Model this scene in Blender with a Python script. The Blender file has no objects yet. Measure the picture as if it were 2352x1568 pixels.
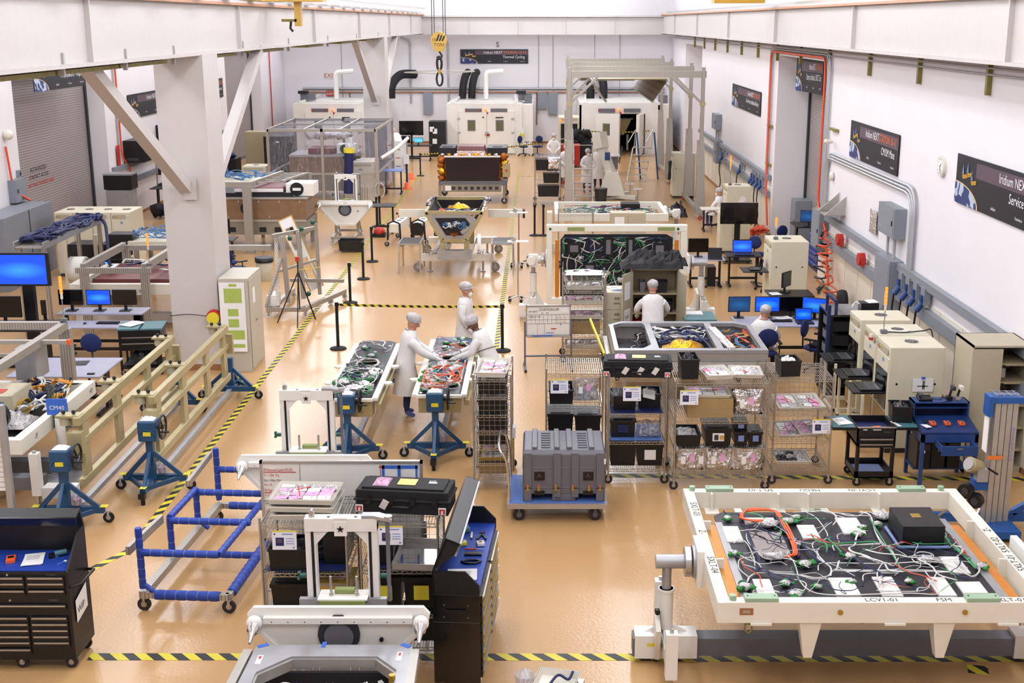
import bpy, math, random
from mathutils import Vector, Matrix, Euler, noise
R = math.radians; PI = math.pi
sc = bpy.context.scene; COL = sc.collection
# ---------------------------------------------------------------- camera, world, light, exposure
F, CX, CY, H = 2869.0, 1241.0, 784.0, 6.6
TH = math.atan(734/F); S_, C_ = math.sin(TH), math.cos(TH)
cd = bpy.data.cameras.new('camera'); cam = bpy.data.objects.new('camera', cd); COL.objects.link(cam)
cd.sensor_fit = 'HORIZONTAL'; cd.sensor_width = 36; cd.lens = F/2352*36
cd.shift_x = -(CX-1176)/2352; cd.clip_end = 300
cam.location = (0, 0, H); cam.rotation_euler = (PI/2-TH, 0, 0); sc.camera = cam
w = bpy.data.worlds.new('world'); sc.world = w; w.use_nodes = True
w.node_tree.nodes['Background'].inputs[0].default_value = (1, .96, .92, 1)
w.node_tree.nodes['Background'].inputs[1].default_value = .3
vs = sc.view_settings; vs.view_transform = 'Standard'; vs.look = 'None'; vs.gamma = 1; vs.use_curve_mapping = False
vs.exposure = 0.26
cy = sc.cycles; cy.max_bounces = 6; cy.diffuse_bounces = 3; cy.glossy_bounces = 3; cy.transmission_bounces = 3; cy.transparent_max_bounces = 10; cy.use_light_tree = True; cy.caustics_reflective = False; cy.caustics_refractive = False; cy.adaptive_threshold = .05; cy.adaptive_min_samples = 16
LX = (-10.4, -2.8, 2.6); LY = (1, 8, 15, 22, 29, 36, 43, 50, 57, 64)
for lx in LX:
    for ly in LY:
        l = bpy.data.lights.new('ceiling_lamp', 'AREA'); l.shape = 'RECTANGLE'; l.size = .8; l.size_y = 2.4
        l.energy = 85; l.color = (.88, .94, 1)
        o = bpy.data.objects.new('ceiling_lamp', l); COL.objects.link(o); o.location = (lx, ly, 10.3)
        l = bpy.data.lights.new('high_bay_lamp', 'POINT'); l.shadow_soft_size = .3; l.energy = 215; l.color = (.88, .94, 1)
        o = bpy.data.objects.new('high_bay_lamp', l); COL.objects.link(o); o.location = (lx, ly+3, 9.3)

def ray(u, v):
    x = (u-CX)/F; y = -(v-CY)/F
    return x, C_+y*S_, -S_+y*C_
def G(u, v, z=0.0):
    a, b, c = ray(u, v); t = (z-H)/c; return Vector((a*t, b*t, z))
def PY(u, v, y):
    a, b, c = ray(u, v); t = y/b; return Vector((a*t, y, H+c*t))
def PX(u, v, x):
    a, b, c = ray(u, v); t = x/a; return Vector((x, b*t, H+c*t))
# ---------------------------------------------------------------- materials
MT = {}
def _mix(nt, a, b, fac, out):
    m = nt.nodes.new('ShaderNodeMix'); m.data_type = 'RGBA'
    m.inputs[6].default_value = (*a, 1); m.inputs[7].default_value = (*b, 1)
    nt.links.new(fac, m.inputs[0]); nt.links.new(m.outputs[2], out); return m
def hexc(h):
    c = [int(h[i:i+2], 16)/255 for i in (0, 2, 4)]
    return tuple(x/12.92 if x <= .04045 else ((x+.055)/1.055)**2.4 for x in c)
def mat(name, h, rough=.5, metal=0, var=.06, scale=6, bump=0, bscale=60, emit=0, alpha=1, coat=0):
    c = hexc(h) if isinstance(h, str) else h
    m = bpy.data.materials.new(name); m.use_nodes = True; nt = m.node_tree; b = nt.nodes['Principled BSDF']
    b.inputs['Roughness'].default_value = rough; b.inputs['Metallic'].default_value = metal
    b.inputs['Base Color'].default_value = (*c, 1); b.inputs['Coat Weight'].default_value = coat
    tc = nt.nodes.new('ShaderNodeTexCoord')
    if var:
        n = nt.nodes.new('ShaderNodeTexNoise'); n.inputs['Scale'].default_value = scale
        nt.links.new(tc.outputs['Object'], n.inputs['Vector'])
        _mix(nt, tuple(x*(1-var*1.6) for x in c), tuple(min(1, x*(1+var*1.6)) for x in c), n.outputs[0], b.inputs['Base Color'])
    if bump:
        n = nt.nodes.new('ShaderNodeTexNoise'); n.inputs['Scale'].default_value = bscale
        nt.links.new(tc.outputs['Object'], n.inputs['Vector'])
        bp = nt.nodes.new('ShaderNodeBump'); bp.inputs['Strength'].default_value = bump; bp.inputs['Distance'].default_value = .03
        nt.links.new(n.outputs[0], bp.inputs['Height']); nt.links.new(bp.outputs[0], b.inputs['Normal'])
    if emit:
        b.inputs['Emission Color'].default_value = (*c, 1); b.inputs['Emission Strength'].default_value = emit
    if alpha < 1: b.inputs['Alpha'].default_value = alpha
    MT[name] = m; return m
def stripes(name, h1, h2, period, dx=1.0, dy=1.0, dz=0.0, duty=.5, rough=.5, metal=0, axis2=None):
    """bands: frac((x*dx+y*dy+z*dz)/period) < duty picks h1"""
    m = mat(name, h1, rough, metal, 0); nt = m.node_tree; b = nt.nodes['Principled BSDF']
    tc = nt.nodes.new('ShaderNodeTexCoord'); d = nt.nodes.new('ShaderNodeVectorMath'); d.operation = 'DOT_PRODUCT'
    nt.links.new(tc.outputs['Object'], d.inputs[0]); d.inputs[1].default_value = (dx/period, dy/period, dz/period)
    fr = nt.nodes.new('ShaderNodeMath'); fr.operation = 'FRACT'; nt.links.new(d.outputs['Value'], fr.inputs[0])
    lt = nt.nodes.new('ShaderNodeMath'); lt.operation = 'LESS_THAN'; nt.links.new(fr.outputs[0], lt.inputs[0]); lt.inputs[1].default_value = duty
    _mix(nt, hexc(h2), hexc(h1), lt.outputs[0], b.inputs['Base Color']); return m
def voro(name, h1, h2, scale, rough=.4, metal=0, bump=0, th=.5):
    m = mat(name, h1, rough, metal, 0); nt = m.node_tree; b = nt.nodes['Principled BSDF']
    tc = nt.nodes.new('ShaderNodeTexCoord'); v = nt.nodes.new('ShaderNodeTexVoronoi'); v.inputs['Scale'].default_value = scale
    nt.links.new(tc.outputs['Object'], v.inputs['Vector'])
    sp = nt.nodes.new('ShaderNodeSeparateColor'); nt.links.new(v.outputs['Color'], sp.inputs[0])
    cr = nt.nodes.new('ShaderNodeMath'); cr.operation = 'GREATER_THAN'; cr.inputs[1].default_value = th; nt.links.new(sp.outputs[0], cr.inputs[0])
    _mix(nt, hexc(h1), hexc(h2), cr.outputs[0], b.inputs['Base Color'])
    if bump:
        bp = nt.nodes.new('ShaderNodeBump'); bp.inputs['Strength'].default_value = bump; bp.inputs['Distance'].default_value = .05
        nt.links.new(v.outputs['Distance'], bp.inputs['Height']); nt.links.new(bp.outputs[0], b.inputs['Normal'])
    return m
def grid(name, h1, h2, px, py, pz, wdt, rough=.4, metal=0):
    """cells h1 with lines h2 (solar cells, ceiling grid)"""
    m = mat(name, h1, rough, metal, 0); nt = m.node_tree; b = nt.nodes['Principled BSDF']
    tc = nt.nodes.new('ShaderNodeTexCoord'); s = nt.nodes.new('ShaderNodeSeparateXYZ'); nt.links.new(tc.outputs['Object'], s.inputs[0])
    acc = None
    for i, p in enumerate((px, py, pz)):
        if not p: continue
        a = nt.nodes.new('ShaderNodeMath'); a.operation = 'MULTIPLY'; a.inputs[1].default_value = 1/p; nt.links.new(s.outputs[i], a.inputs[0])
        f = nt.nodes.new('ShaderNodeMath'); f.operation = 'FRACT'; nt.links.new(a.outputs[0], f.inputs[0])
        l = nt.nodes.new('ShaderNodeMath'); l.operation = 'LESS_THAN'; l.inputs[1].default_value = wdt/p; nt.links.new(f.outputs[0], l.inputs[0])
        if acc is None: acc = l
        else:
            x = nt.nodes.new('ShaderNodeMath'); x.operation = 'MAXIMUM'; nt.links.new(acc.outputs[0], x.inputs[0]); nt.links.new(l.outputs[0], x.inputs[1]); acc = x
    _mix(nt, hexc(h1), hexc(h2), acc.outputs[0], b.inputs['Base Color']); return m
mat('wall', 'ECE6E9', .6, var=.02, scale=1)
mat('walllow', 'E6DCCB', .5, var=.02)
mat('beamwhite', 'CAC3BF', .5, var=.02)
mat('brown', '9A6A44', .5); mat('railorange', 'C08862', .5)
mat('conduit', 'B2B2B6', .4, .3, .05); mat('strut', '8C8448', .45, .5, .3, 8)
mat('steel', 'B8B6B4', .3, .85, .05); mat('alu', 'B4AFA8', .42, .55, .08); mat('chrome', 'D0D0D0', .18, 1, 0)
mat('galv', 'A9A9AC', .4, .5, .12, 5); mat('panelgrey', '8A8F98', .5, .1); mat('darkgrey', '34343A', .5); mat('midgrey', '6A6A70', .5)
mat('black', '0B0B0F', .42, var=.2); mat('blackgloss', '0E0E12', .16, coat=.4, var=0); mat('blackmat', '111014', .75, var=.15)
mat('rubber', '2A2226', .6); mat('screenoff', '07070C', .12, var=0)
mat('white', 'EDE9E2', .4, var=.02); mat('creamwhite', 'E9E4D6', .42, var=.03); mat('paper', 'EFECEA', .7, var=.03); mat('plasticwhite', 'E4DDCF', .35, var=.03)
mat('cream', 'DBD4BC', .5, var=.03); mat('tan', 'B9AE95', .5, var=.03); mat('tandark', 'A59576', .5, var=.03); mat('greycab', 'BDB6A6', .5, var=.03)
mat('blue', '1D3F9E', .5, var=.12, scale=20); mat('slope', '142F62', .45, var=.1); mat('navy', '142054', .55, var=.15); mat('deskblue', '24447F', .5, var=.08); mat('standblue', '1B4A72', .4, var=.12)
mat('bluelift', '17559E', .4); mat('chairblue', '16245A', .85, var=.2); mat('boardblue', '5577BB', .6)
mat('red', 'C03028', .45); mat('orange', 'F0632C', .5); mat('copper', 'B5764E', .4, .3); mat('orangecord', 'E8552A', .5); mat('brass', 'B8943C', .35, .7); mat('yellow', 'E3D23A', .5); mat('green', '2E8B3C', .4, var=.3, scale=15)
mat('sage', '9DB79A', .5); mat('dkgreen', '1D5A4A', .4); mat('teal', '47777E', .5); mat('pink', 'E7A6CE', .7, var=.1); mat('pinkdeep', 'C773A6', .7, var=.15)
mat('label', 'E8E6EE', .6, var=0); mat('labelblue', '7C8FC0', .6); mat('olive', '8F9A58', .6); mat('kapton', 'D8862E', .35, .3, .1, 10)
mat('alodine', 'B3A77E', .38, .35, .1, 4); mat('honey', '8A6C50', .45, .25, .15, 5); mat('platform', '8C8577', .5, .2, .1)
mat('foil', 'EBE7E4', .3, 1, .1, 9, 1.0, 26); mat('goldfoil', 'E2A832', .22, 1, .2, 9, .9, 22); mat('copperfoil', 'B86A34', .3, .9, .2, 12, .9, 40)
mat('bag', 'C9C5C5', .25, .35, .3, 14, .9, 40); mat('pinkbag', 'CFA0BC', .3, .1, .35, 10, .7, 40); mat('mirror', 'DADADC', .08, 1, 0)
mat('mdark', '17151A', .55, .1, .15); mat('deck', '201E26', .4, .1, .1); mat('cardboard', 'A68A5C', .7); mat('caseyellow', 'C9A24A', .5)
mat('skin', 'C98F72', .5, var=.05); mat('skindark', '6E4630', .5); mat('coat', 'E8E4E2', .8, var=.05, scale=9, bump=.35, bscale=7); mat('hairnet', 'C9C2C2', .85, var=.34, scale=22, bump=.6, bscale=90)
mat('glove', 'E2DEDE', .7); mat('trouser', '26305C', .8); mat('bootblue', '5A68B4', .6, var=.1); mat('hair', '3A2C24', .8)
mat('lampred', 'E03020', .4, emit=.6); mat('lamporange', 'FF7A20', .4, emit=1.4); mat('wglass', '6E6A4A', .15)
mat('wire', 'DAD8D4', .5); mat('wireblue', '4A78A8', .5); mat('wiregreen', '3E9A5E', .5); mat('wirenavy', '222A55', .6); mat('wirered', 'D2553A', .5)
mat('casegrey', '68676F', .5, var=.05); mat('desktop', 'A3A2B4', .5); mat('rackwire', 'B9B4AC', .3, .8, .1); mat('solarred', '7C3A3A', .35, .2, .15, 30)
mat('trimgold', 'C79A3A', .4, .4); mat('printgrn', 'A8BC5A', .7, var=.12, scale=30); mat('led', '2A66FF', .4, emit=3)
mat('ink', '1A1A22', .7, var=0); mat('inkred', 'C23A34', .7, var=0); mat('inkorange', 'F07C30', .6, var=0); mat('inkwhite', 'F0EEF2', .6, var=0); mat('inkblue', '3A6ACB', .6, var=0)
mat('banner', '100E1A', .5, var=.1); mat('bannerband', '5A4552', .5, var=.05); voro('earth', '24366E', 'B9C2D8', 9, .5, 0, 0, .62); mat('earthrim', 'E8C48A', .5)
stripes('hazard', 'D8C832', '1E1E20', .26, 1, .9, 0, .5, .5); stripes('hazbelt', 'D9CC30', '151517', .16, 1, 0, .8, .5, .5)
stripes('slats', 'A79E9C', '6F6868', .075, 0, 0, 1, .82, .5, .2)
stripes('tslot', 'B8B2A8', '8C867E', .045, 1, 1, 0, .7, .4, .5)
grid('solar', '24151C', '120B10', .09, 0, .05, .008, .25); grid('solartop', '7A3C3C', '5A2A2E', .06, .06, 0, .008, .35)
grid('perf', 'C8BFAE', '7C7466', .12, .09, 0, .06, .4, .3); grid('patchyel', '2A2530', 'C9A93E', .12, 0, .09, .022, .5)
def clear(name, tint, fac, rough=.12, bump=.6):
    m = bpy.data.materials.new(name); m.use_nodes = True; nt = m.node_tree; nt.nodes.clear()
    out = nt.nodes.new('ShaderNodeOutputMaterial'); mx = nt.nodes.new('ShaderNodeMixShader')
    tr = nt.nodes.new('ShaderNodeBsdfTransparent'); tr.inputs[0].default_value = (*hexc(tint), 1)
    gl = nt.nodes.new('ShaderNodeBsdfPrincipled'); gl.inputs['Roughness'].default_value = rough; gl.inputs['Base Color'].default_value = (*hexc(tint), 1)
    tc = nt.nodes.new('ShaderNodeTexCoord'); n = nt.nodes.new('ShaderNodeTexNoise'); n.inputs['Scale'].default_value = 5; n.inputs['Distortion'].default_value = 1.5
    mp = nt.nodes.new('ShaderNodeMapping'); mp.inputs['Scale'].default_value = (3, 3, .8)
    nt.links.new(tc.outputs['Object'], mp.inputs[0]); nt.links.new(mp.outputs[0], n.inputs['Vector'])
    bp = nt.nodes.new('ShaderNodeBump'); bp.inputs['Strength'].default_value = bump; bp.inputs['Distance'].default_value = .2
    nt.links.new(n.outputs[0], bp.inputs['Height']); nt.links.new(bp.outputs[0], gl.inputs['Normal'])
    mr = nt.nodes.new('ShaderNodeMapRange'); mr.inputs[1].default_value = .45; mr.inputs[2].default_value = .75
    mr.inputs[3].default_value = fac*.5; mr.inputs[4].default_value = min(1, fac*2.2)
    nt.links.new(n.outputs[0], mr.inputs[0]); nt.links.new(mr.outputs[0], mx.inputs[0])
    nt.links.new(tr.outputs[0], mx.inputs[1]); nt.links.new(gl.outputs[0], mx.inputs[2]); nt.links.new(mx.outputs[0], out.inputs[0])
    MT[name] = m
clear('film', 'F6F6FA', .07); clear('clearbag', 'E6E4E8', .42, .15); clear('clearplastic', 'F0F0F2', .35, .2, .1); clear('greenwrap', '58B860', .8, .2)
def screen_mat(name, h, h2, st):
    m = bpy.data.materials.new(name); m.use_nodes = True; nt = m.node_tree; b = nt.nodes['Principled BSDF']
    b.inputs['Roughness'].default_value = .2; b.inputs['Base Color'].default_value = (0.005, .01, .03, 1)
    tc = nt.nodes.new('ShaderNodeTexCoord'); mp = nt.nodes.new('ShaderNodeMapping'); g = nt.nodes.new('ShaderNodeTexGradient'); g.gradient_type = 'SPHERICAL'
    mp.inputs['Location'].default_value = (-.9, 0, -.9); mp.inputs['Scale'].default_value = (1.8, 0, 3.2)
    mp.inputs['Location'].default_value = (-.9, 0, -1.5); nt.links.new(tc.outputs['Generated'], mp.inputs[0]); nt.links.new(mp.outputs[0], g.inputs[0])
    _mix(nt, hexc(h), hexc(h2), g.outputs['Fac'], b.inputs['Emission Color']); b.inputs['Emission Strength'].default_value = st; MT[name] = m
screen_mat('screenblue', '0650F0', '3AA0FF', 1.0); screen_mat('screencyan', '4FB8DC', '7CD0F0', 1.1); screen_mat('screendim', '0C3C6C', '1A5C94', 1.0)
# floor: glossy tan epoxy with faint mottling
m = mat('floor', 'CD9A66', .22, 0, 0); nt = m.node_tree; b = nt.nodes['Principled BSDF']; tc = nt.nodes.new('ShaderNodeTexCoord')
n1 = nt.nodes.new('ShaderNodeTexNoise'); n1.inputs['Scale'].default_value = .35; n1.inputs['Detail'].default_value = 6
nt.links.new(tc.outputs['Object'], n1.inputs['Vector']); _mix(nt, hexc('B98F5E'), hexc('C9A06E'), n1.outputs[0], b.inputs['Base Color'])
n2 = nt.nodes.new('ShaderNodeTexNoise'); n2.inputs['Scale'].default_value = 25; nt.links.new(tc.outputs['Object'], n2.inputs['Vector'])
bp = nt.nodes.new('ShaderNodeBump'); bp.inputs['Strength'].default_value = .12; bp.inputs['Distance'].default_value = .02
nt.links.new(n2.outputs[0], bp.inputs['Height']); nt.links.new(bp.outputs[0], b.inputs['Normal']); b.inputs['Roughness'].default_value = .24
# ---------------------------------------------------------------- mesh builder
class B:
    def __init__(s): s.v = []; s.f = []; s.m = []; s.sm = []; s.mats = []; s.T = Matrix.Identity(4)
    def mi(s, n):
        if n not in s.mats: s.mats.append(n)
        return s.mats.index(n)
    def add(s, vs, fs, m, smooth=False):
        k = len(s.v); T = s.T
        s.v += [T @ Vector(p) for p in vs]; i = s.mi(m)
        for f in fs: s.f.append([k+a for a in f]); s.m.append(i); s.sm.append(smooth)
        return s
    def box(s, x0, x1, y0, y1, z0, z1, m):
        return s.add([(x0,y0,z0),(x1,y0,z0),(x1,y1,z0),(x0,y1,z0),(x0,y0,z1),(x1,y0,z1),(x1,y1,z1),(x0,y1,z1)],
                     [(0,3,2,1),(4,5,6,7),(0,1,5,4),(1,2,6,5),(2,3,7,6),(3,0,4,7)], m)
    def bx(s, c, sz, m, rot=(0,0,0)):
        O = s.T; s.T = O @ Matrix.Translation(c) @ Euler(rot).to_matrix().to_4x4()
        a, b_, c_ = sz[0]/2, sz[1]/2, sz[2]/2; s.box(-a, a, -b_, b_, -c_, c_, m); s.T = O; return s
    def tbox(s, c, sz, top, h, m):
        """tapered box: base centre c, base size sz, top size, height"""
        a, b_ = sz[0]/2, sz[1]/2; d, e = top[0]/2, top[1]/2; x, y, z = c
        return s.add([(x-a,y-b_,z),(x+a,y-b_,z),(x+a,y+b_,z),(x-a,y+b_,z),(x-d,y-e,z+h),(x+d,y-e,z+h),(x+d,y+e,z+h),(x-d,y+e,z+h)],
                     [(0,3,2,1),(4,5,6,7),(0,1,5,4),(1,2,6,5),(2,3,7,6),(3,0,4,7)], m)
    def bar(s, p, q, w, h, m, up=(0,0,1)):
        p, q = Vector(p), Vector(q); d = q-p; L = d.length
        if L < 1e-5: return s
        d.normalize(); u = Vector(up)
        if abs(d.dot(u)) > .98: u = Vector((0, 1, 0))
        x = d.cross(u).normalized(); z = x.cross(d)
        vs = []
        for e in (p, q):
            for a, b_ in ((-1,-1),(1,-1),(1,1),(-1,1)): vs.append(e+x*(a*w/2)+z*(b_*h/2))
        return s.add(vs, [(0,1,2,3),(7,6,5,4),(0,4,5,1),(1,5,6,2),(2,6,7,3),(3,7,4,0)], m)
    def cyl(s, p, q, r, m, n=12, r2=None, smooth=True):
        p, q = Vector(p), Vector(q); d = (q-p).normalized(); u = Vector((0,0,1)) if abs(d.z) < .9 else Vector((1,0,0))
        x = d.cross(u).normalized(); y = x.cross(d); r2 = r if r2 is None else r2
        vs = [p+(x*math.cos(2*PI*i/n)+y*math.sin(2*PI*i/n))*r for i in range(n)]+[q+(x*math.cos(2*PI*i/n)+y*math.sin(2*PI*i/n))*r2 for i in range(n)]
        s.add(vs, [(i,(i+1)%n,n+(i+1)%n,n+i) for i in range(n)], m, smooth)
        return s.add(vs, [tuple(range(n-1,-1,-1)), tuple(range(n,2*n))], m)
    def tube(s, pts, r, m, n=6, closed=False):
        pts = [Vector(p) for p in pts]; N = len(pts); vs = []; rr = r if isinstance(r, (list, tuple)) else [r]*N
        prev = None
        for i, p in enumerate(pts):
            a = pts[i-1] if (i or closed) else p; c = pts[(i+1)%N] if (i < N-1 or closed) else p
            d = (c-a)
            d = d.normalized() if d.length > 1e-7 else Vector((0,0,1))
            if prev is None:
                u = Vector((0,0,1)) if abs(d.z) < .9 else Vector((1,0,0)); x = d.cross(u).normalized()
            else: x = (prev-d*prev.dot(d)); x = x.normalized() if x.length > 1e-6 else d.orthogonal().normalized()
            prev = x; y = d.cross(x)
            vs += [p+(x*math.cos(2*PI*k/n)+y*math.sin(2*PI*k/n))*rr[i] for k in range(n)]
        fs = []
        for i in range(N if closed else N-1):
            j = (i+1) % N
            fs += [(i*n+k, i*n+(k+1)%n, j*n+(k+1)%n, j*n+k) for k in range(n)]
        s.add(vs, fs, m, True)
        if not closed: s.add(vs, [tuple(range(n-1,-1,-1)), tuple(range((N-1)*n, N*n))], m)
        return s
    def curve(s, pts, r, m, n=5, k=6):
        return s.tube(spline(pts, k), r, m, n)
    def poly(s, pts, ext, m, m2=None):
        """flat polygon (3d points) extruded by vector"""
        pts = [Vector(p) for p in pts]; e = Vector(ext); n = len(pts)
        s.add(pts+[p+e for p in pts], [tuple(range(n-1,-1,-1)), tuple(range(n,2*n))], m)
        return s.add(pts+[p+e for p in pts], [(i,(i+1)%n,n+(i+1)%n,n+i) for i in range(n)], m2 or m)
    def plate(s, outer, holes, z0, z1, m):
        """xy polygon with convex-ish holes, by tessellation"""
        from mathutils.geometry import tessellate_polygon
        loops = [[Vector((*p, 0)) for p in l] for l in [outer]+holes]; flat = [p for l in loops for p in l]; n = len(flat)
        tr = tessellate_polygon(loops); vs = [(p.x,p.y,z0) for p in flat]+[(p.x,p.y,z1) for p in flat]
        fs = [tuple(t) for t in tr]+[(t[2]+n,t[1]+n,t[0]+n) for t in tr]; k = 0
        for l in loops:
            c = len(l); fs += [(k+i, k+(i+1)%c, n+k+(i+1)%c, n+k+i) for i in range(c)]; k += c
        return s.add(vs, fs, m)
    def lathe(s, prof, m, c=(0,0,0), n=20, sx=1, sy=1, smooth=True):
        vs = []; N = len(prof)
        for r, z in prof: vs += [(c[0]+r*math.cos(2*PI*i/n)*sx, c[1]+r*math.sin(2*PI*i/n)*sy, c[2]+z) for i in range(n)]
        fs = [(j*n+i, j*n+(i+1)%n, (j+1)*n+(i+1)%n, (j+1)*n+i) for j in range(N-1) for i in range(n)]
        s.add(vs, fs, m, smooth); return s.add(vs, [tuple(range(n-1,-1,-1)), tuple(range((N-1)*n, N*n))], m)
    def loft(s, rings, m, n=16, smooth=True):
        """rings: (cx,cy,cz,rx,ry[,rot])"""
        vs = []
        for rg in rings:
            cx, cy, cz, rx, ry = rg[:5]; a = rg[5] if len(rg) > 5 else 0
            for i in range(n):
                x, y = rx*math.cos(2*PI*i/n), ry*math.sin(2*PI*i/n)
                vs.append((cx+x*math.cos(a)-y*math.sin(a), cy+x*math.sin(a)+y*math.cos(a), cz))
        N = len(rings); s.add(vs, [(j*n+i, j*n+(i+1)%n, (j+1)*n+(i+1)%n, (j+1)*n+i) for j in range(N-1) for i in range(n)], m, smooth)
        return s.add(vs, [tuple(range(n-1,-1,-1)), tuple(range((N-1)*n, N*n))], m)
    def sph(s, c, r, m, sc_=(1,1,1), n=12, k=8, crump=0, seed=0):
        vs = []; c = Vector(c)
        for j in range(k+1):
            a = PI*j/k
            for i in range(n):
                p = Vector((math.sin(a)*math.cos(2*PI*i/n), math.sin(a)*math.sin(2*PI*i/n), math.cos(a)))
                f = 1+crump*noise.noise(p*2.3+Vector((seed*7.1, seed*3.3, seed))) if crump else 1
                vs.append(c+Vector((p.x*sc_[0], p.y*sc_[1], p.z*sc_[2]))*r*f)
        return s.add(vs, [(j*n+i, (j+1)*n+i, (j+1)*n+(i+1)%n, j*n+(i+1)%n) for j in range(k) for i in range(n)], m, True)
    def lump(s, x0, x1, y0, y1, z0, h, m, seed=0, n=14, amp=.35, pw=.5):
        """crumpled heap over a rectangle (bags, foil, cloth)"""
        vs = []; k = n
        for j in range(k+1):
            for i in range(n+1):
                a, b_ = i/n, j/k; e = (max(0, 16*a*(1-a)*b_*(1-b_)))**pw
                x = x0+(x1-x0)*a; y = y0+(y1-y0)*b_
                q = noise.noise(Vector((a*4.5+seed*3.7, b_*4.5-seed*1.3, seed)))+.5*noise.noise(Vector((a*11+seed, b_*11, seed*2)))
                vs.append((x+q*.04*(x1-x0)*(0 if e == 0 else 1), y, z0+h*e*(1+amp*2*q)))
        N = n+1; s.add(vs, [(j*N+i, j*N+i+1, (j+1)*N+i+1, (j+1)*N+i) for j in range(k) for i in range(n)], m, False)
        return s.box(x0, x1, y0, y1, z0-.001, z0+.001, m)
    def pillow(s, c, w, h, d, m, seed=0, n=10, amp=.25):
        """crumpled pouch, standing in the xz plane"""
        for sg in (-1, 1):
            vs = []
            for j in range(n+1):
                for i in range(n+1):
                    a, b_ = i/n, j/n; e = (16*a*(1-a)*b_*(1-b_))**.45
                    q = noise.noise(Vector((a*5+seed*3.1, b_*5, seed+sg)))+.6*noise.noise(Vector((a*12, b_*12, seed*1.7)))
                    sk = 1-.12*(1-abs(2*b_-1))
                    vs.append((c[0]+(a-.5)*w*sk, c[1]+sg*d*e*(1+amp*2*q)*.5, c[2]+b_*h+.03*q*e))
            N = n+1; s.add(vs, [(j*N+i, j*N+i+1, (j+1)*N+i+1, (j+1)*N+i) if sg < 0 else (j*N+i, (j+1)*N+i, (j+1)*N+i+1, j*N+i+1) for j in range(n) for i in range(n)], m, False)
        return s
    def text(s, t, o, ux, uy, size, m, depth=.002, align='LEFT', sx=1.0):
        cu = bpy.data.curves.new('t', 'FONT'); cu.body = t; cu.size = size; cu.align_x = align; cu.resolution_u = 2
        ob = bpy.data.objects.new('t', cu); me = bpy.data.meshes.new_from_object(ob)
        ux = Vector(ux).normalized(); uy = Vector(uy).normalized(); nz = ux.cross(uy); o = Vector(o)
        vs = [o+ux*(p.co.x*sx)+uy*p.co.y+nz*depth for p in me.vertices]
        s.add(vs, [tuple(p.vertices) for p in me.polygons], m)
        bpy.data.objects.remove(ob); bpy.data.curves.remove(cu); bpy.data.meshes.remove(me); return s
    def mesh(s, name):
        me = bpy.data.meshes.new(name); me.from_pydata(s.v, [], s.f)
        for n in s.mats: me.materials.append(MT[n])
        me.polygons.foreach_set('material_index', s.m); me.polygons.foreach_set('use_smooth', s.sm); me.update(); return me
def spline(pts, k=6):
    P = [Vector(p) for p in pts]; o = []
    for i in range(len(P)-1):
        a = P[i-1] if i else P[i]; b_ = P[i]; c = P[i+1]; d = P[i+2] if i+2 < len(P) else c
        for j in range(k):
            t = j/k; o.append(.5*((2*b_)+(c-a)*t+(2*a-5*b_+4*c-d)*t*t+(3*b_-a-3*c+d)*t**3))
    return o+[P[-1]]
def link(name, me, parent=None):
    o = bpy.data.objects.new(name, me); COL.objects.link(o)
    if parent: o.parent = parent
    return o
def thing(name, label, cat, loc=(0,0,0), rz=0, group=None):
    o = link(name, None); o.location = loc; o.rotation_euler = (0, 0, rz); o.empty_display_size = .1; return tag(o, label, cat, group)
def tag(o, label, cat=None, group=None, kind=None):
    if label: o['label'] = label
    if cat: o['category'] = cat
    if group: o['group'] = group
    if kind: o['kind'] = kind
    return o
def part(t, name, b, label=None, bev=0, kind=None):
    if name in EACH and t is not None:
        q = islands(b)
        if 1 < len(q) <= 24:
            for k in q: o = part1(t, name, k, label, bev, kind)
            return o
    return part1(t, name, b, label, bev, kind)
EACH = {'leg', 'post', 'bolt', 'side_rail', 'guide_rail', 'guide_pin', 'stiffener', 'side_wall', 'clamp_pad', 'sticker', 'tag', 'lock', 'slot', 'edge_rail', 'insert', 'brass_fitting', 'lid_rib', 'support_leg', 'green_pad', 'taped_sheet', 'handle_post', 'mounting_bracket', 'brace', 'control_button', 'side_slots', 'base_beam', 'frame_rail', 'wheel', 'rail_bracket', 'cable_tray', 'end_block', 'pedestal', 'notice', 'warning_lamp', 'hinge', 'light_box', 'white_part', 'roof_rail', 'floor_beam', 'gear_box_cover', 'end_bearing', 'warning_sticker', 'latch'}
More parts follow.
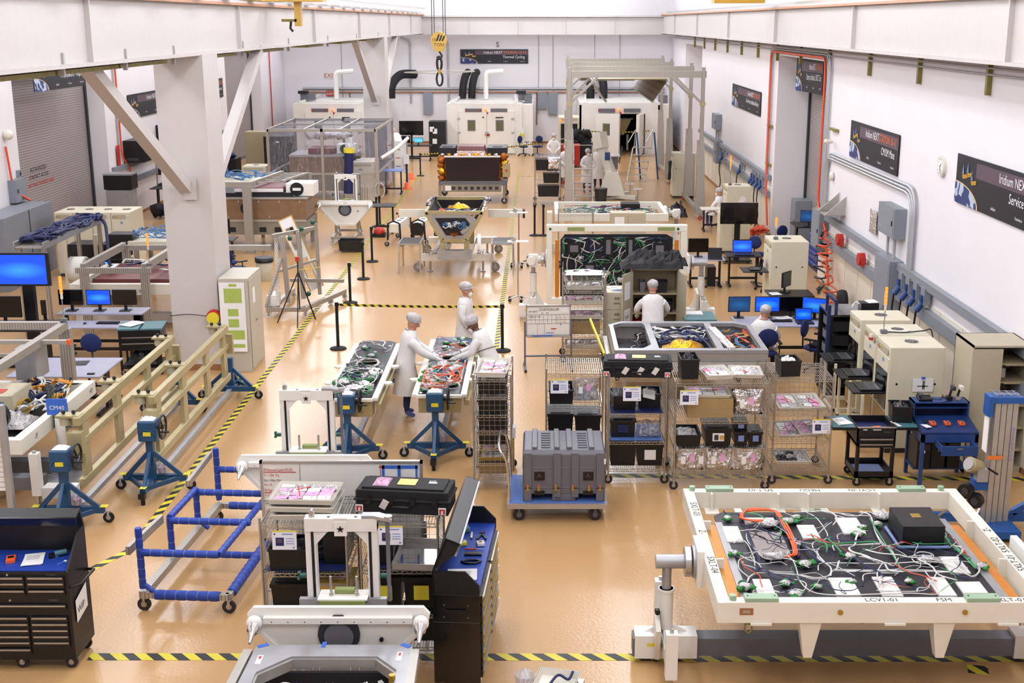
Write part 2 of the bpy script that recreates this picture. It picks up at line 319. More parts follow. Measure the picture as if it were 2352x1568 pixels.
def islands(b):
    """split a builder into pieces that do not touch (bounding boxes apart)"""
    par = list(range(len(b.v)))
    def fd(i):
        while par[i] != i: par[i] = par[par[i]]; i = par[i]
        return i
    for f in b.f:
        for a in f[1:]: par[fd(a)] = fd(f[0])
    cl = {}
    for i, f in enumerate(b.f): cl.setdefault(fd(f[0]), []).append(i)
    bb = []
    for fs in cl.values():
        P = [b.v[a] for i in fs for a in b.f[i]]; bb.append([[min(p[k] for p in P)-.004 for k in range(3)], [max(p[k] for p in P)+.004 for k in range(3)], list(fs)])
    ch = True
    while ch:
        ch = False
        for i in range(len(bb)):
            for j in range(i+1, len(bb)):
                A, C = bb[i], bb[j]
                if all(A[0][k] <= C[1][k] and C[0][k] <= A[1][k] for k in range(3)):
                    A[0] = [min(A[0][k], C[0][k]) for k in range(3)]; A[1] = [max(A[1][k], C[1][k]) for k in range(3)]; A[2] += C[2]; bb.pop(j); ch = True; break
            if ch: break
    out = []
    for _, _, fs in bb:
        n = B(); mp = {}
        for i in sorted(fs):
            f = b.f[i]
            for a in f:
                if a not in mp: mp[a] = len(n.v); n.v.append(b.v[a])
            n.f.append([mp[a] for a in f]); n.m.append(n.mi(b.mats[b.m[i]])); n.sm.append(b.sm[i])
        out.append(n)
    return out
def part1(t, name, b, label=None, bev=0, kind=None):
    o = link(name, b.mesh(name), t)
    if label: o['label'] = label
    if kind: o['kind'] = kind
    if bev: md = o.modifiers.new('b', 'BEVEL'); md.width = bev; md.segments = 2; md.limit_method = 'ANGLE'
    return o
def single(name, label, cat, b, loc=(0,0,0), rz=0, group=None, bev=0, kind=None, rot=None):
    o = part(None, name, b, None, bev); o.location = loc; o.rotation_euler = rot or (0, 0, rz); return tag(o, label, cat, group, kind)
def struct(name, b, label=None):
    o = part(None, name, b); o['kind'] = 'structure'
    if label: o['label'] = label
    return o
def dup(root, loc, rz=None, label=None, group=None):
    def cp(o, p):
        c = o.copy(); COL.objects.link(c); c.parent = p
        for k in list(o.children): cp(k, c)
        return c
    r = cp(root, None); r.location = loc
    if rz is not None: r.rotation_euler = (0, 0, rz)
    if label: r['label'] = label
    if group: r['group'] = group
    return r
def caster(t, x, y, r=.06, top=.16, m='rubber', hub='steel', name='caster', a=0):
    b = B(); ca, sa = math.cos(a), math.sin(a)
    b.cyl((x-sa*.016, y+ca*.016, r), (x+sa*.016, y-ca*.016, r), r, m, 14); b.cyl((x-sa*.02, y+ca*.02, r), (x+sa*.02, y-ca*.02, r), r*.45, hub, 8)
    b.bar((x-sa*.026, y+ca*.026, r), (x-sa*.02, y+ca*.02, top), .03, .004, hub); b.bar((x+sa*.026, y-ca*.026, r), (x+sa*.02, y-ca*.02, top), .03, .004, hub)
    b.cyl((x, y, top-.02), (x, y, top), .03, hub, 8); return part(t, name, b)
# ================================================================ the building
b = B(); b.add([(-16,-5,0),(9.5,-5,0),(9.5,71,0),(-16,71,0)], [(0,1,2,3)], 'floor'); struct('floor', b)
b = B(); b.box(-16, 9.5, -5, 71, 10.5, 10.7, 'wall'); struct('ceiling', b)
WR, WL, WB = 7.27, -14.2, 70.8
b = B()   # right wall with two deep door recesses
DR = [(32.2, 39.0, 5.62, 8.4), (57.5, 64.0, 5.55, 8.1)]
segs = [(-5, 32.2), (39.0, 57.5), (64.0, 71)]
for a, c in segs: b.box(WR, 8.5, a, c, 0, 10.5, 'wall')
for a, c, h, d in DR: b.box(WR, 8.5, a, c, h, 10.5, 'wall')
b.box(8.5, 8.8, -5, 71, 0, 10.5, 'wall'); struct('wall_right', b)
b = B(); segs = [(-5, 34.2), (41.3, 57.5), (64.8, 71)]
for a, c in segs: b.box(-14.9, WL, a, c, 0, 10.5, 'wall')
for a, c in ((34.2, 41.3), (57.5, 64.8)): b.box(-14.9, WL, a, c, 5.6, 10.5, 'wall')
b.box(-15.2, -14.9, -5, 71, 0, 10.5, 'wall'); struct('wall_left', b)
b = B(); b.box(-16, 9.5, WB, WB+.3, 0, 10.5, 'wall'); struct('wall_back', b)
b = B(); b.box(-16, 9.5, -5.3, -5, 0, 10.5, 'wall'); struct('wall_front', b)
for i, (x, a, c, h) in enumerate([(-14.85, 34.2, 41.3, 5.6), (-14.85, 57.5, 64.8, 5.6), (8.35, 32.2, 39.0, 5.62)]):
    s = 1 if x < 0 else -1
    b = B(); b.box(min(x, x+.05*s), max(x, x+.05*s), a+.12, c-.12, .12, h, 'slats'); t = struct('door_%d' % (i+1), b, 'grey roll-up slatted door')
    g = B()
    for y in (a+.06, c-.06): g.box(min(x, x+.12*s), max(x, x+.12*s), y-.06, y+.06, 0, h, 'darkgrey')
    part(t, 'door_rail', g); g = B(); g.box(min(x, x+.09*s), max(x, x+.09*s), a+.12, c-.12, 0, .12, 'midgrey'); part(t, 'bottom_bar', g)
    if i == 0:
        g = B(); p = (x+.053, 36.3, 2.35)
        g.text('AUTHORIZED', p, (0,1,0), (0,0,1), .2, 'ink'); g.text('CONTACT ACCESS', (x+.053, 36.2, 2.15), (0,1,0), (0,0,1), .17, 'ink'); g.text('NO UNAUTHORIZED AREA', (x+.053, 36.1, 1.93), (0,1,0), (0,0,1), .16, 'inkred')
        part(t, 'lettering', g, 'stencilled notice on the door')
# baseboards
b = B()
for a, c in ((10, 32.2), (39.0, 57.5), (64, 70.8)): b.box(WR-.015, WR, a, c, 0, .1, 'brown')
struct('baseboard_right', b)
b = B(); b.box(WL, WL+.015, 41.3, 57.5, 0, .1, 'brown'); struct('baseboard_left', b)
b = B(); b.box(WL, WR, WB-.015, WB, 0, .1, 'brown'); struct('baseboard_back', b)
b = B(); b.box(WR-.02, WR, 10, 32.0, .1, 1.5, 'walllow'); b.box(WR-.02, WR, 39.2, 57.3, .1, 1.5, 'walllow')
for y in [10+i*1.2 for i in range(18)]+[39.6+i*1.2 for i in range(15)]: b.box(WR-.03, WR-.018, y, y+.04, .1, 1.5, 'cream')
struct('trim_1', b, 'cream wainscot panels low on the right wall')
# columns with V braces
def column(y, i):
    b = B(); b.box(-7.13, -6.22, y, y+1.1, 0, 6.02, 'beamwhite'); b.box(-7.15, -6.2, y-.02, y+1.12, 0, .12, 'brown')
    t = struct('column_%d' % i, b, 'white boxed steel column carrying the crane beam')
    g = B(); g.bar((-6.68, y, 3.55), (-6.75, y-4.6, 6.0), .22, .2, 'beamwhite'); g.bar((-6.6, y-.06, 3.35), (-6.6, y-.06, 3.75), .25, .03, 'beamwhite'); part(t, 'brace', g)
    g = B(); g.bar((-6.42, y+1.1, 3.55), (-6.42, y+5.6, 6.0), .22, .2, 'beamwhite'); part(t, 'brace', g)
column(23.55, 1); column(51.2, 2)
# crane runway beams
def runway(x0, x1, i, face):
    b = B(); b.box(x0, x1, 6, 69.5, 6.0, 6.05, 'beamwhite'); b.box(x0, x1, 6, 69.5, 6.98, 7.03, 'beamwhite')
    xm = (x0+x1)/2; xw = x1-.16 if face > 0 else x0+.16; b.box(xw-.05, xw+.05, 6, 69.5, 6.05, 6.98, 'beamwhite')
    for y in range(9, 70, 9): b.box(x0+.03, x1-.03, y-.01, y+.02, 6.05, 6.98, 'beamwhite')
    b.box(xm-.04, xm+.04, 6, 69.5, 7.03, 7.12, 'steel')
    t = struct('beam_%d' % i, b, 'white steel crane runway beam'); xf = x1 if face > 0 else x0
    g = B(); g.box(xf-.05*face, xf+.02*face, 6, 69.5, 6.93, 6.98, 'railorange'); part(t, 'conductor_rail', g)
    return t
tb = runway(-7.1, -6.25, 1, 1)
g = B()
for k, y in enumerate([12, 14.6, 17.2, 19.8, 25, 30, 36, 42, 48]): g.box(-7.0, -6.5, y, y+2.5, 5.9, 5.96, 'strut'); g.box(-6.4, -6.34, y+2.4, y+2.46, 5.88, 6.2, 'galv')
part(tb, 'cable_tray', g)
g = B()
for y in [10+i*2.2 for i in range(26)]: g.box(-6.25, -6.0, y, y+.6, 7.05, 7.09, 'beamwhite')
g.box(-6.25, -6.15, 8, 69, 7.25, 7.33, 'beamwhite'); part(tb, 'rail_bracket', g)
tb = runway(6.5, 7.2, 2, -1)
b = B(); b.box(WL, WR, 69.3, 69.6, 5.95, 6.9, 'beamwhite'); b.box(WL, WR, 69.1, 69.7, 6.85, 6.93, 'beamwhite'); b.box(WL, WR, 69.1, 69.7, 5.93, 5.98, 'beamwhite')
for x in [WL+2.6*i for i in range(8)]: b.cyl((x, 69.05, 5.9), (x, 69.05, 6.9), .015, 'conduit', 6)
struct('beam_3', b, 'white header beam across the back wall')
# floor tape
def tape(label, p, q, w=.11):
    p, q = Vector(p[:2]), Vector(q[:2]); d = q-p; b = B(); b.box(0, d.length, -w/2, w/2, .0005, .003, 'hazard')
    o = single('floor_tape', label, 'floor tape', b, (p.x, p.y, 0), math.atan2(d.y, d.x)); return o
def g2(u, v): return G(u, v)
pA = G(300, 1262); tape('long striped floor tape left of the aisle', pA, (G(957, 412).x, 57))
tape('short striped floor tape bending to the black tool chest', G(200, 1312), pA)
tape('striped floor tape along the right of the aisle', G(1139, 808), (G(1191, 405).x, 56.4)); tape('striped floor tape crossing behind the gantry start', G(1191, 405), G(1290, 403), .08)
tape('striped floor tape across the foreground, left part', G(205, 1508), G(1500, 1509), .15); tape('striped floor tape across the foreground, right part', G(1500, 1511), G(2352, 1511), .15)
tape('striped floor tape under the wire shelving', G(1390, 1092), G(2352, 1100), .15)
tape('short striped tape scrap near the right frame', G(2222, 1535), G(2270, 1540), .18)
# ================================================================ reusable kinds
rng = random.Random(7)
def rack(label, x0, x1, y0, y1, h, lv, name='wire_shelf', cat='shelf', mesh=(), z0=.14, group=None, step=.03):
    t = thing(name, label, cat, (x0, y0, 0), 0, group); W, D = x1-x0, y1-y0
    for x in (0, W):
        for y in (0, D):
            b = B(); b.cyl((x, y, z0), (x, y, h+.06), .0125, 'rackwire', 8); b.cyl((x, y, h+.06), (x, y, h+.075), .015, 'rackwire', 8)
            part(t, 'post', b); caster(t, x, y, .065, z0)
    for z in lv:
        b = B(); r = .0035
        for zz in (z, z-.035):
            for p, q in (((0,0),(W,0)), ((W,0),(W,D)), ((W,D),(0,D)), ((0,D),(0,0))): b.bar((*p, zz), (*q, zz), .008, .008, 'rackwire')
        n = int(D/step)
        k = int(W/step)
        for i in range(1, k): b.bar((W*i/k, 0, z+.004), (W*i/k, D, z+.004), .005, .005, 'rackwire')
        for i in range(1, 4): b.bar((0, D*i/4, z-.004), (W, D*i/4, z-.004), .007, .007, 'rackwire')
        k = int(W/.05)
        for i in range(k):
            a, c = (z, z-.035) if i % 2 else (z-.035, z)
            for yy in (0, D): b.bar((W*i/k, yy, a), (W*(i+1)/k, yy, c), .005, .005, 'rackwire')
        k = int(D/.05)
        for i in range(k):
            a, c = (z, z-.035) if i % 2 else (z-.035, z)
            for xx in (0, W): b.bar((xx, D*i/k, a), (xx, D*(i+1)/k, c), .005, .005, 'rackwire')
        part(t, 'wire_shelf_deck', b)
    zt = h
    for sd in mesh:
        b = B(); zb = z0+.02
        L = D if sd in 'LR' else W; f = (lambda a, z: ((0 if sd == 'L' else W), a, z)) if sd in 'LR' else (lambda a, z: (a, (0 if sd == 'F' else D), z))
        k = int(L/.075); m_ = int((zt-zb)/.075)
        for i in range(k+1): b.bar(f(L*i/k, zb), f(L*i/k, zt), .004, .004, 'rackwire')
        for j in range(m_+1): b.bar(f(0, zb+(zt-zb)*j/m_), f(L, zb+(zt-zb)*j/m_), .004, .004, 'rackwire')
        part(t, 'mesh_side', b)
    return t
def tote(label, loc, w, d, h, rz=0, fill=None, name='black_bin', group=None, m='black', lid=False, tagm=None):
    b = B(); wt = .012; tw, td = w*.93, d*.93
    if lid: b.tbox((0,0,0), (tw,td), (w,d), h*.86, m); b.box(-w/2-.012, w/2+.012, -d/2-.012, d/2+.012, h*.86, h, m); b.box(-w/2+.04, w/2-.04, -d/2+.04, d/2-.04, h, h+.008, m)
    else:
        O = [(-1,-1),(1,-1),(1,1),(-1,1)]; vs = []
        for sx, sy, z in ((tw/2, td/2, 0), (w/2, d/2, h), (w/2-wt, d/2-wt, h), (tw/2-wt, td/2-wt, wt)): vs += [(a*sx, c*sy, z) for a, c in O]
        fs = [(3,2,1,0)]+[(r*4+i, r*4+(i+1)%4, r*4+4+(i+1)%4, r*4+4+i) for r in range(3) for i in range(4)]+[(12,13,14,15)]
        b.add(vs, fs, m)
        for s in (-1, 1): b.box(-w/2-.008, w/2+.008, s*d/2-.008, s*d/2+.008, h-.02, h, m); b.box(s*w/2-.008, s*w/2+.008, -d/2, d/2, h-.02, h, m)
    t = thing(name, label, 'bin', loc, rz, group); part(t, 'bin_body', b)
    if fill: g = B(); g.lump(-w/2+.03, w/2-.03, -d/2+.03, d/2-.03, h*.7, h*.35, fill, rng.randrange(99)); part(t, 'contents', g, None, 0, 'stuff')
    if tagm: g = B(); g.box(-w*.22, w*.22, -d/2-.014, -d/2-.01, h*.3, h*.75, tagm); part(t, 'label_card', g)
    return t
def tray(label, loc, w, d, h=.06, rz=0, fill='pinks', name='parts_tray', group=None, m='plasticwhite', tilt=0):
    b = B(); wt = .01; O = [(-1,-1),(1,-1),(1,1),(-1,1)]; vs = []
    for sx, sy, z in ((w/2-.02, d/2-.02, 0), (w/2, d/2, h), (w/2-wt, d/2-wt, h), (w/2-.02-wt, d/2-.02-wt, wt)): vs += [(a*sx, c*sy, z) for a, c in O]
    b.add(vs, [(3,2,1,0)]+[(r*4+i, r*4+(i+1)%4, r*4+4+(i+1)%4, r*4+4+i) for r in range(3) for i in range(4)]+[(12,13,14,15)], m)
    for s in (-1, 1): b.box(-w/2-.008, w/2+.008, s*d/2-.006, s*d/2+.006, h-.012, h, m); b.box(s*w/2-.006, s*w/2+.006, -d/2, d/2, h-.012, h, m)
    t = thing(name, label, 'tray', loc, rz, group); t.rotation_euler = (tilt, 0, rz); part(t, 'tray_body', b); r_ = random.Random(int(loc[0]*1000+loc[1]*77))
    if fill:
        g = B(); nx, ny = max(2, int(w/.16)), max(2, int(d/.13))
        for i in range(nx):
            for j in range(ny):
                x = -w/2+.04+(w-.08)*(i+.5)/nx; y = -d/2+.04+(d-.08)*(j+.5)/ny; a = r_.uniform(-.2, .2)
                mm = {'pinks': ['pink', 'paper', 'bag', 'paper', 'pink'], 'bags': ['clearbag', 'pinkbag', 'pinkbag', 'paper'], 'dark': ['deck', 'blackmat', 'bag'], 'foil': ['foil', 'bag', 'foil', 'paper']}[fill][r_.randrange(3 if fill == 'dark' else 4)]
                if mm in ('pink', 'paper'): g.bx((x, y, h*.75+.004*r_.random()), ((w-.1)/nx*.95, (d-.1)/ny*.9, .004), mm, (r_.uniform(-.08,.08), r_.uniform(-.08,.08), a)); (r_.random() < .6) and g.bx((x+.02, y, h*.75+.008), (.03, .006, .001), 'ink', (0,0,a+1.2))
                else: g.lump(x-(w-.06)/nx*.52, x+(w-.06)/nx*.52, y-(d-.06)/ny*.5, y+(d-.06)/ny*.5, h*.5, .035, mm, r_.randrange(99), 8)
        for k in range(2): g.cyl((r_.uniform(-w/3, w/3), r_.uniform(-d/3, d/3), h*.8), (r_.uniform(-w/3, w/3), r_.uniform(-d/3, d/3), h*.82), .008, 'red', 6)
        part(t, 'contents', g, 'bagged parts with tags', 0, 'stuff')
    return t
def placard(label, loc, w=.25, h=.19, rz=0, tilt=-.1, group=None):
    b = B(); b.box(-w/2, w/2, 0, .006, 0, h, 'label'); b.box(-w*.36, -w*.02, -.002, 0, h*.22, h*.68, 'navy'); b.box(-w*.3, -w*.1, -.003, -.001, h*.4, h*.6, 'bannerband')
    for k in range(3): b.box(w*.06, w*.4, -.002, 0, h*(.6-.14*k), h*(.64-.14*k), 'labelblue')
    b.box(-w*.1, w*.35, -.002, 0, h*.84, h*.9, 'labelblue'); b.cyl((-w*.4, -.001, h*.87), (-w*.4, 0, h*.87), h*.05, 'navy', 8); b.cyl((w*.38, -.001, h*.12), (w*.38, 0, h*.12), h*.05, 'midgrey', 8)
    b.box(-w/2, w/2, -.003, .007, h, h+.012, 'yellow')
    o = single('shelf_placard', label, 'sign', b, loc, rz, group); o.rotation_euler = (tilt, 0, rz); return o
def bagthing(label, loc, w, h, d, m='foil', cat='bag', rz=0, group=None, tags=2, name='foil_bag'):
    b = B(); b.pillow((0,0,0), w, h, d, m, rng.randrange(999)); t = thing(name, label, cat, loc, rz, group); part(t, 'pouch', b)
    if tags:
        g = B()
        for k in range(tags): g.bx((-w*.2+k*w*.28, -d*.62, h*(.55+.1*(k % 2))), (w*.15, .003, h*.28), ['paper', 'pink', 'paper'][k % 3], (-.1, 0, rng.uniform(-.2, .2)))
        part(t, 'tag', g)
    return t
def longcase(label, loc, w=1.05, d=.42, h=.3, rz=0, n=3):
    t = thing('hard_case', label, 'case', loc, rz); b = B()
    b.box(-w/2, w/2, -d/2, d/2, 0, h*.48, 'blackmat'); b.box(-w/2, w/2, -d/2, d/2, h*.5, h*.85, 'blackmat'); b.box(-w/2-.02, w/2+.02, -d/2-.02, d/2+.02, h*.46, h*.55, 'blackmat'); b.box(-w/2+.05, w/2-.05, -d/2+.04, d/2-.04, h*.85, h*.92, 'blackmat')
    cs = part(t, 'case_shell', b, None, .02)
    g = B()
    for x in (-.36, -.12, .12, .36): g.box(x*w-.03, x*w+.03, -d/2-.035, -d/2-.015, h*.38, h*.64, 'black')
    part(cs, 'latch', g); g = B(); g.tube([(-.09,-d/2-.02,h*.35), (-.08,-d/2-.06,h*.34), (.08,-d/2-.06,h*.34), (.09,-d/2-.02,h*.35)], .012, 'black'); part(cs, 'handle', g)
    g = B(); g.lump(-w*.34, -w*.17, -d*.3, d*.25, h*.92, .03, 'pinkbag', 3); g.box(-w*.08, w*.12, -d*.2, d*.22, h*.93, h*.94, 'brass'); g.box(w*.25, w*.34, -d*.02, d*.08, h*.93, h*.935, 'inkwhite'); g.text('peli', (w*.25, d*.1, h*.936), (1,0,0), (0,1,0), .05, 'inkwhite')
    for x in (-.46, .44): g.box(x*w-.04, x*w+.04, -d/2-.024, -d/2-.02, .02, h*.33, 'paper'); g.box(x*w-.03, x*w+.03, -d/2-.027, -d/2-.023, .03, h*.28, 'red'); g.bx((x*w, -d/2-.028, h*.16), (.02, .003, .04), 'paper')
    part(t, 'sticker', g)
    for k in range(n): g = B(); g.bx((-.18*w+k*.22*w, -d/2-.06, h*.42), (.07, .004, .12), 'paper', (.3, .5, .1)); part(t, 'hang_tag', g)
    return t
def tilt_dolly(label, loc, rz=0, alu=False):
    t = thing('tilt_dolly', label, 'dolly', loc, rz)
    b = B(); pts = [(-.86,0,1.2),(-.8,0,1.27),(.8,0,1.27),(.86,0,1.2),(.84,0,1.08),(.3,0,.5),(-.3,0,.5),(-.84,0,1.08)]; b.poly(pts, (0,.05,0), 'white')
    b.box(-.7, .7, -.06, 0, 1.13, 1.19, 'white')
    for x in [-.62+.155*i for i in range(9)]: b.cyl((x, -.063, 1.15), (x, -.059, 1.15), .006, 'darkgrey', 6)
    b.bar((-.8,-.02,1.1), (-.28,-.02,.52), .04, .05, 'white', (0,1,0)); b.bar((.8,-.02,1.1), (.28,-.02,.52), .04, .05, 'white', (0,1,0)); b.box(-.3, .3, -.04, 0, .5, .56, 'white')
    b.cyl((0,-.02,1.0), (0,0,1.0), .2, 'darkgrey', 18); b.cyl((0,-.03,.98), (0,-.018,.98), .14, 'midgrey', 18); b.cyl((.4,-.03,.95),(.4,0,.95),.02,'black',8); part(t, 'truss_plate', b)
    for x in (-.78, .78): g = B(); g.sph((x,-.06,1.14), .078, 'white', (1,.8,1)); g.lathe([(.06,0),(.055,.03),(.03,.05),(.025,.1),(.012,.17)], 'chrome', (0,0,0), 12); g.v[-120:] = [Vector((x+p.x, -.12-p.z, 1.12+p.y-.4*p.z)) for p in g.v[-120:]]; part(t, 'end_bearing', g)
    g = B(); y = .38     # U frame
    g.box(-.345, -.245, y-.05, y+.05, 1.2, 1.98, 'white'); g.box(.245, .345, y-.05, y+.05, 1.2, 1.98, 'white'); g.box(-.345, .345, y-.06, y+.06, 1.9, 2.03, 'white')
    for s in (-1, 1): g.poly([(s*.245,y-.04,1.9),(s*.245,y-.04,1.76),(s*.12,y-.04,1.9)] if s < 0 else [(s*.12,y-.04,1.9),(s*.245,y-.04,1.76),(s*.245,y-.04,1.9)], (0,.08,0), 'white'); g.box(s*.265-.013+s*.01, s*.265+.013+s*.01, y-.056, y-.05, 1.2, 1.9, 'black')
    g.box(-.06, .06, y-.075, y-.06, 1.86, 2.0, 'white'); g.box(-.06, .06, y-.07, y+.03, 2.03, 2.04, 'white'); g.cyl((0,y-.08,1.93),(0,y-.075,1.93),.02,'black',6)
    for a in range(5): g.bar((0,y-.08,1.93), (.032*math.cos(a*1.257+1.57), y-.08, 1.93+.032*math.sin(a*1.257+1.57)), .008, .008, 'black')
    g.cyl((-.28,y,2.03),(-.28,y,2.08),.03,'steel',10); g.sph((-.28,y,2.09),.022,'chrome')
    for x in (-.12, .14): g.cyl((x,y-.01,2.03),(x,y-.01,2.034),.016,'darkgrey',8)
    part(t, 'u_frame', g)
    g = B(); g.poly([(-.42,y-.1,1.22),(-.25,y-.1,1.22),(-.2,y-.1,1.15),(.2,y-.1,1.15),(.25,y-.1,1.22),(.42,y-.1,1.22),(.42,y-.1,1.04),(-.42,y-.1,1.04)], (0,.06,0), 'galv')
    for x in (-.3,-.26,-.12,0,.04,.16,.28,.32): g.cyl((x,y-.103,1.08),(x,y-.1,1.08),.006,'darkgrey',6)
    part(t, 'grey_plate', g)
    g = B(); g.box(-.24, .24, y-.14, y+.08, 1.22, 1.235, 'white'); g.box(-.22, .22, y-.15, y+.06, 1.18, 1.22, 'olive'); g.box(-.09, .1, y-.02, y+.05, 1.236, 1.28, 'olive'); part(t, 'saddle', g)
    for x in (-.12, .13): g = B(); g.cyl((x,y-.04,1.235),(x,y-.04,1.43),.013,'steel',8); g.cyl((x,y-.04,1.235),(x,y-.04,1.25),.022,'steel',8); part(t, 'guide_pin', g)
    g = B(); g.poly([(.2,y-.06,2.03),(.32,y-.06,2.03),(.5,y-.16,2.03),(.49,y-.06,2.03),(.36,y+.04,2.03),(.2,y+.04,2.03)], (0,0,.03), 'galv'); g.cyl((.46,y-.09,2.06),(.46,y-.09,2.075),.04,'steel',12); g.cyl((.45,y-.09,1.2),(.45,y-.09,2.03),.02,'midgrey',8); part(t, 'swing_arm', g)
    for s in (-1, 1):
        g = B(); g.cyl((s*.36,y,1.42),(s*.42,y,1.42),.025,'dkgreen',10)
        for a in range(4): g.bar((s*.43,y,1.42), (s*.43, y+.05*math.cos(a*1.57+.5), 1.42+.05*math.sin(a*1.57+.5)), .02, .02, 'dkgreen')
        part(t, 'green_knob', g)
    g = B()
    for s in (-1, 1): g.bar((s*.34,.3,.2),(s*.34,.3,1.15),.08,.08,'tslot'); g.bar((s*.34,-.5,.2),(s*.34,1.0,.2),.08,.08,'tslot'); g.bar((s*.34,.3,1.0),(s*.34,.9,.22),.04,.04,'tslot'); g.bar((s*.34,.05,.6),(s*.34,.34,.6),.06,.06,'tslot')
    g.bar((-.34,1.0,.2),(.34,1.0,.2),.08,.08,'tslot'); g.bar((-.34,.3,.6),(.34,.3,.6),.06,.06,'tslot'); g.bar((-.34,-.5,.2),(.34,-.5,.2),.08,.08,'tslot'); part(t, 'base_frame', g)
    for x in (-.34, .34):
        for yy in (-.45, .95): caster(t, x, yy, .06, .16, 'plasticwhite', 'galv')
    return t
def harness(b, x0, x1, y0, y1, z, n, mats, seed=0, r=.008, amp=.25, lift=.03):
    q = random.Random(seed)
    for i in range(n):
        m_ = mats[q.randrange(len(mats))]; x, y = q.uniform(x0, x1), q.uniform(y0, y1); pts = []; a = q.uniform(0, 6.28)
        for k in range(q.randrange(4, 8)):
            pts.append((min(x1, max(x0, x)), min(y1, max(y0, y)), z+lift*(.3+.7*q.random()))); a += q.uniform(-1, 1); s = amp*q.uniform(.4, 1); x += s*math.cos(a); y += s*math.sin(a)
        rr = r*q.uniform(.7, 1.2)
        for j in range(q.choice((1, 1, 2, 3))): b.curve([(p[0]+j*rr*2.1, p[1]+j*rr*1.6, p[2]) for p in pts], rr, m_, 5, 5)
def greenbag(b, x, y, z, s, seed, m2='bag'):
    q = random.Random(seed); b.sph((x, y, z+s*.3), s*.6, m2, (1,.8,.5), 9, 6, .5, seed)
    for k in range(9):
        a = q.uniform(0, 6.28); d = s*q.uniform(.1, .8); b.sph((x+d*math.cos(a), y+d*math.sin(a), z+s*.25), s*q.uniform(.2, .42), 'green' if k % 3 else 'greenwrap', (1,.45,.6), 7, 5, .9, seed+k)
def stanchion(label, loc, group='belt barrier posts along the aisle', h=1.0):
    t = thing('stanchion', label, 'stanchion', loc, 0, group); b = B(); b.lathe([(.17,0),(.175,.015),(.16,.03),(.06,.045),(.03,.06)], 'blackmat', n=24); part(t, 'base', b)
    b = B(); b.cyl((0,0,.05),(0,0,h-.08),.033,'blackmat',14); part(t, 'post', b); b = B(); b.cyl((0,0,h-.09),(0,0,h-.01),.04,'black',14); b.cyl((0,0,h-.01),(0,0,h),.032,'blackgloss',14); b.box(.02,.05,-.02,.02,h-.09,h-.03,'black'); part(t, 'belt_head', b); return t
def monitor(label, loc, w=.55, h=.33, rz=0, scr='screenoff', stand=True, name='monitor', group=None, z0=.12, tilt=0):
    """local: screen faces -y"""
    t = thing(name, label, 'monitor', loc, rz, group); b = B(); b.box(-w/2, w/2, 0, .04, z0, z0+h, 'black'); b.box(-w*.3, w*.3, .04, .07, z0+h*.2, z0+h*.8, 'black'); h_ = part(t, 'housing', b, None, .006)
    g = B(); g.box(-w/2+.015, w/2-.015, -.003, 0, z0+.02, z0+h-.015, scr); part(h_, 'screen', g, None if scr == 'screenoff' else 'lit blue screen')
    if stand: g = B(); g.box(-.03,.03,.04,.07,0.01,z0+h*.5,'black'); g.box(-w*.22,w*.22,-.06,.12,0,.015,'black'); part(t, 'stand', g)
    return t
def laptop(label, loc, rz=0, scr='screenblue', w=.36, d=.25, group=None, open_=1.75):
    t = thing('laptop', label, 'laptop', loc, rz, group); b = B(); b.box(-w/2, w/2, -d/2, d/2, 0, .022, 'black'); kb = part(t, 'keyboard_base', b, None, .004)
    g = B(); g.box(-w/2+.02, w/2-.02, -d*.05, d*.42, .022, .025, 'midgrey'); 
    for k in range(5): g.box(-w/2+.03, w/2-.03, -d*.02+k*d*.08, d*.03+k*d*.08, .025, .027, 'black')
    part(kb, 'keys', g); g = B(); g.T = Matrix.Translation((0, d/2, .02)) @ Matrix.Rotation(-(open_-PI/2), 4, 'X'); g.box(-w/2, w/2, 0, .015, 0, d*.95, 'black'); sl = part(t, 'screen_lid', g); g2 = B(); g2.T = g.T; g2.box(-w/2+.015, w/2-.015, -.002, 0, .02, d*.95-.015, scr); part(sl, 'screen', g2)
    return t
def keyboard(label, loc, rz=0, w=.44, name='keyboard', cat='keyboard'):
    b = B(); b.box(-w/2, w/2, -.075, .075, 0, .018, 'black')
    for k in range(5): b.box(-w/2+.01, w/2-.01, -.065+k*.027, -.043+k*.027, .018, .024, 'blackmat')
    return single(name, label, cat, b, loc, rz)
def mouse(label, loc, rz=0, m='black'):
    b = B(); b.sph((0,0,.012), .03, m, (1,1.6,.6), 10, 6); return single('computer_mouse', label, 'mouse', b, loc, rz)
def paper(label, loc, w=.22, d=.28, rz=0, n=1, name='paper_sheet', m='paper'):
    b = B()
    for k in range(n): b.bx((.004*k, -.003*k, .002+.004*k), (w, d, .003), m, (0, 0, .04*k))
    for k in range(4): b.box(-w*.35, w*.3, d*(.25-.1*k), d*(.27-.1*k), .004*n, .004*n+.001, 'midgrey')
    return single(name, label, 'paper', b, loc, rz)
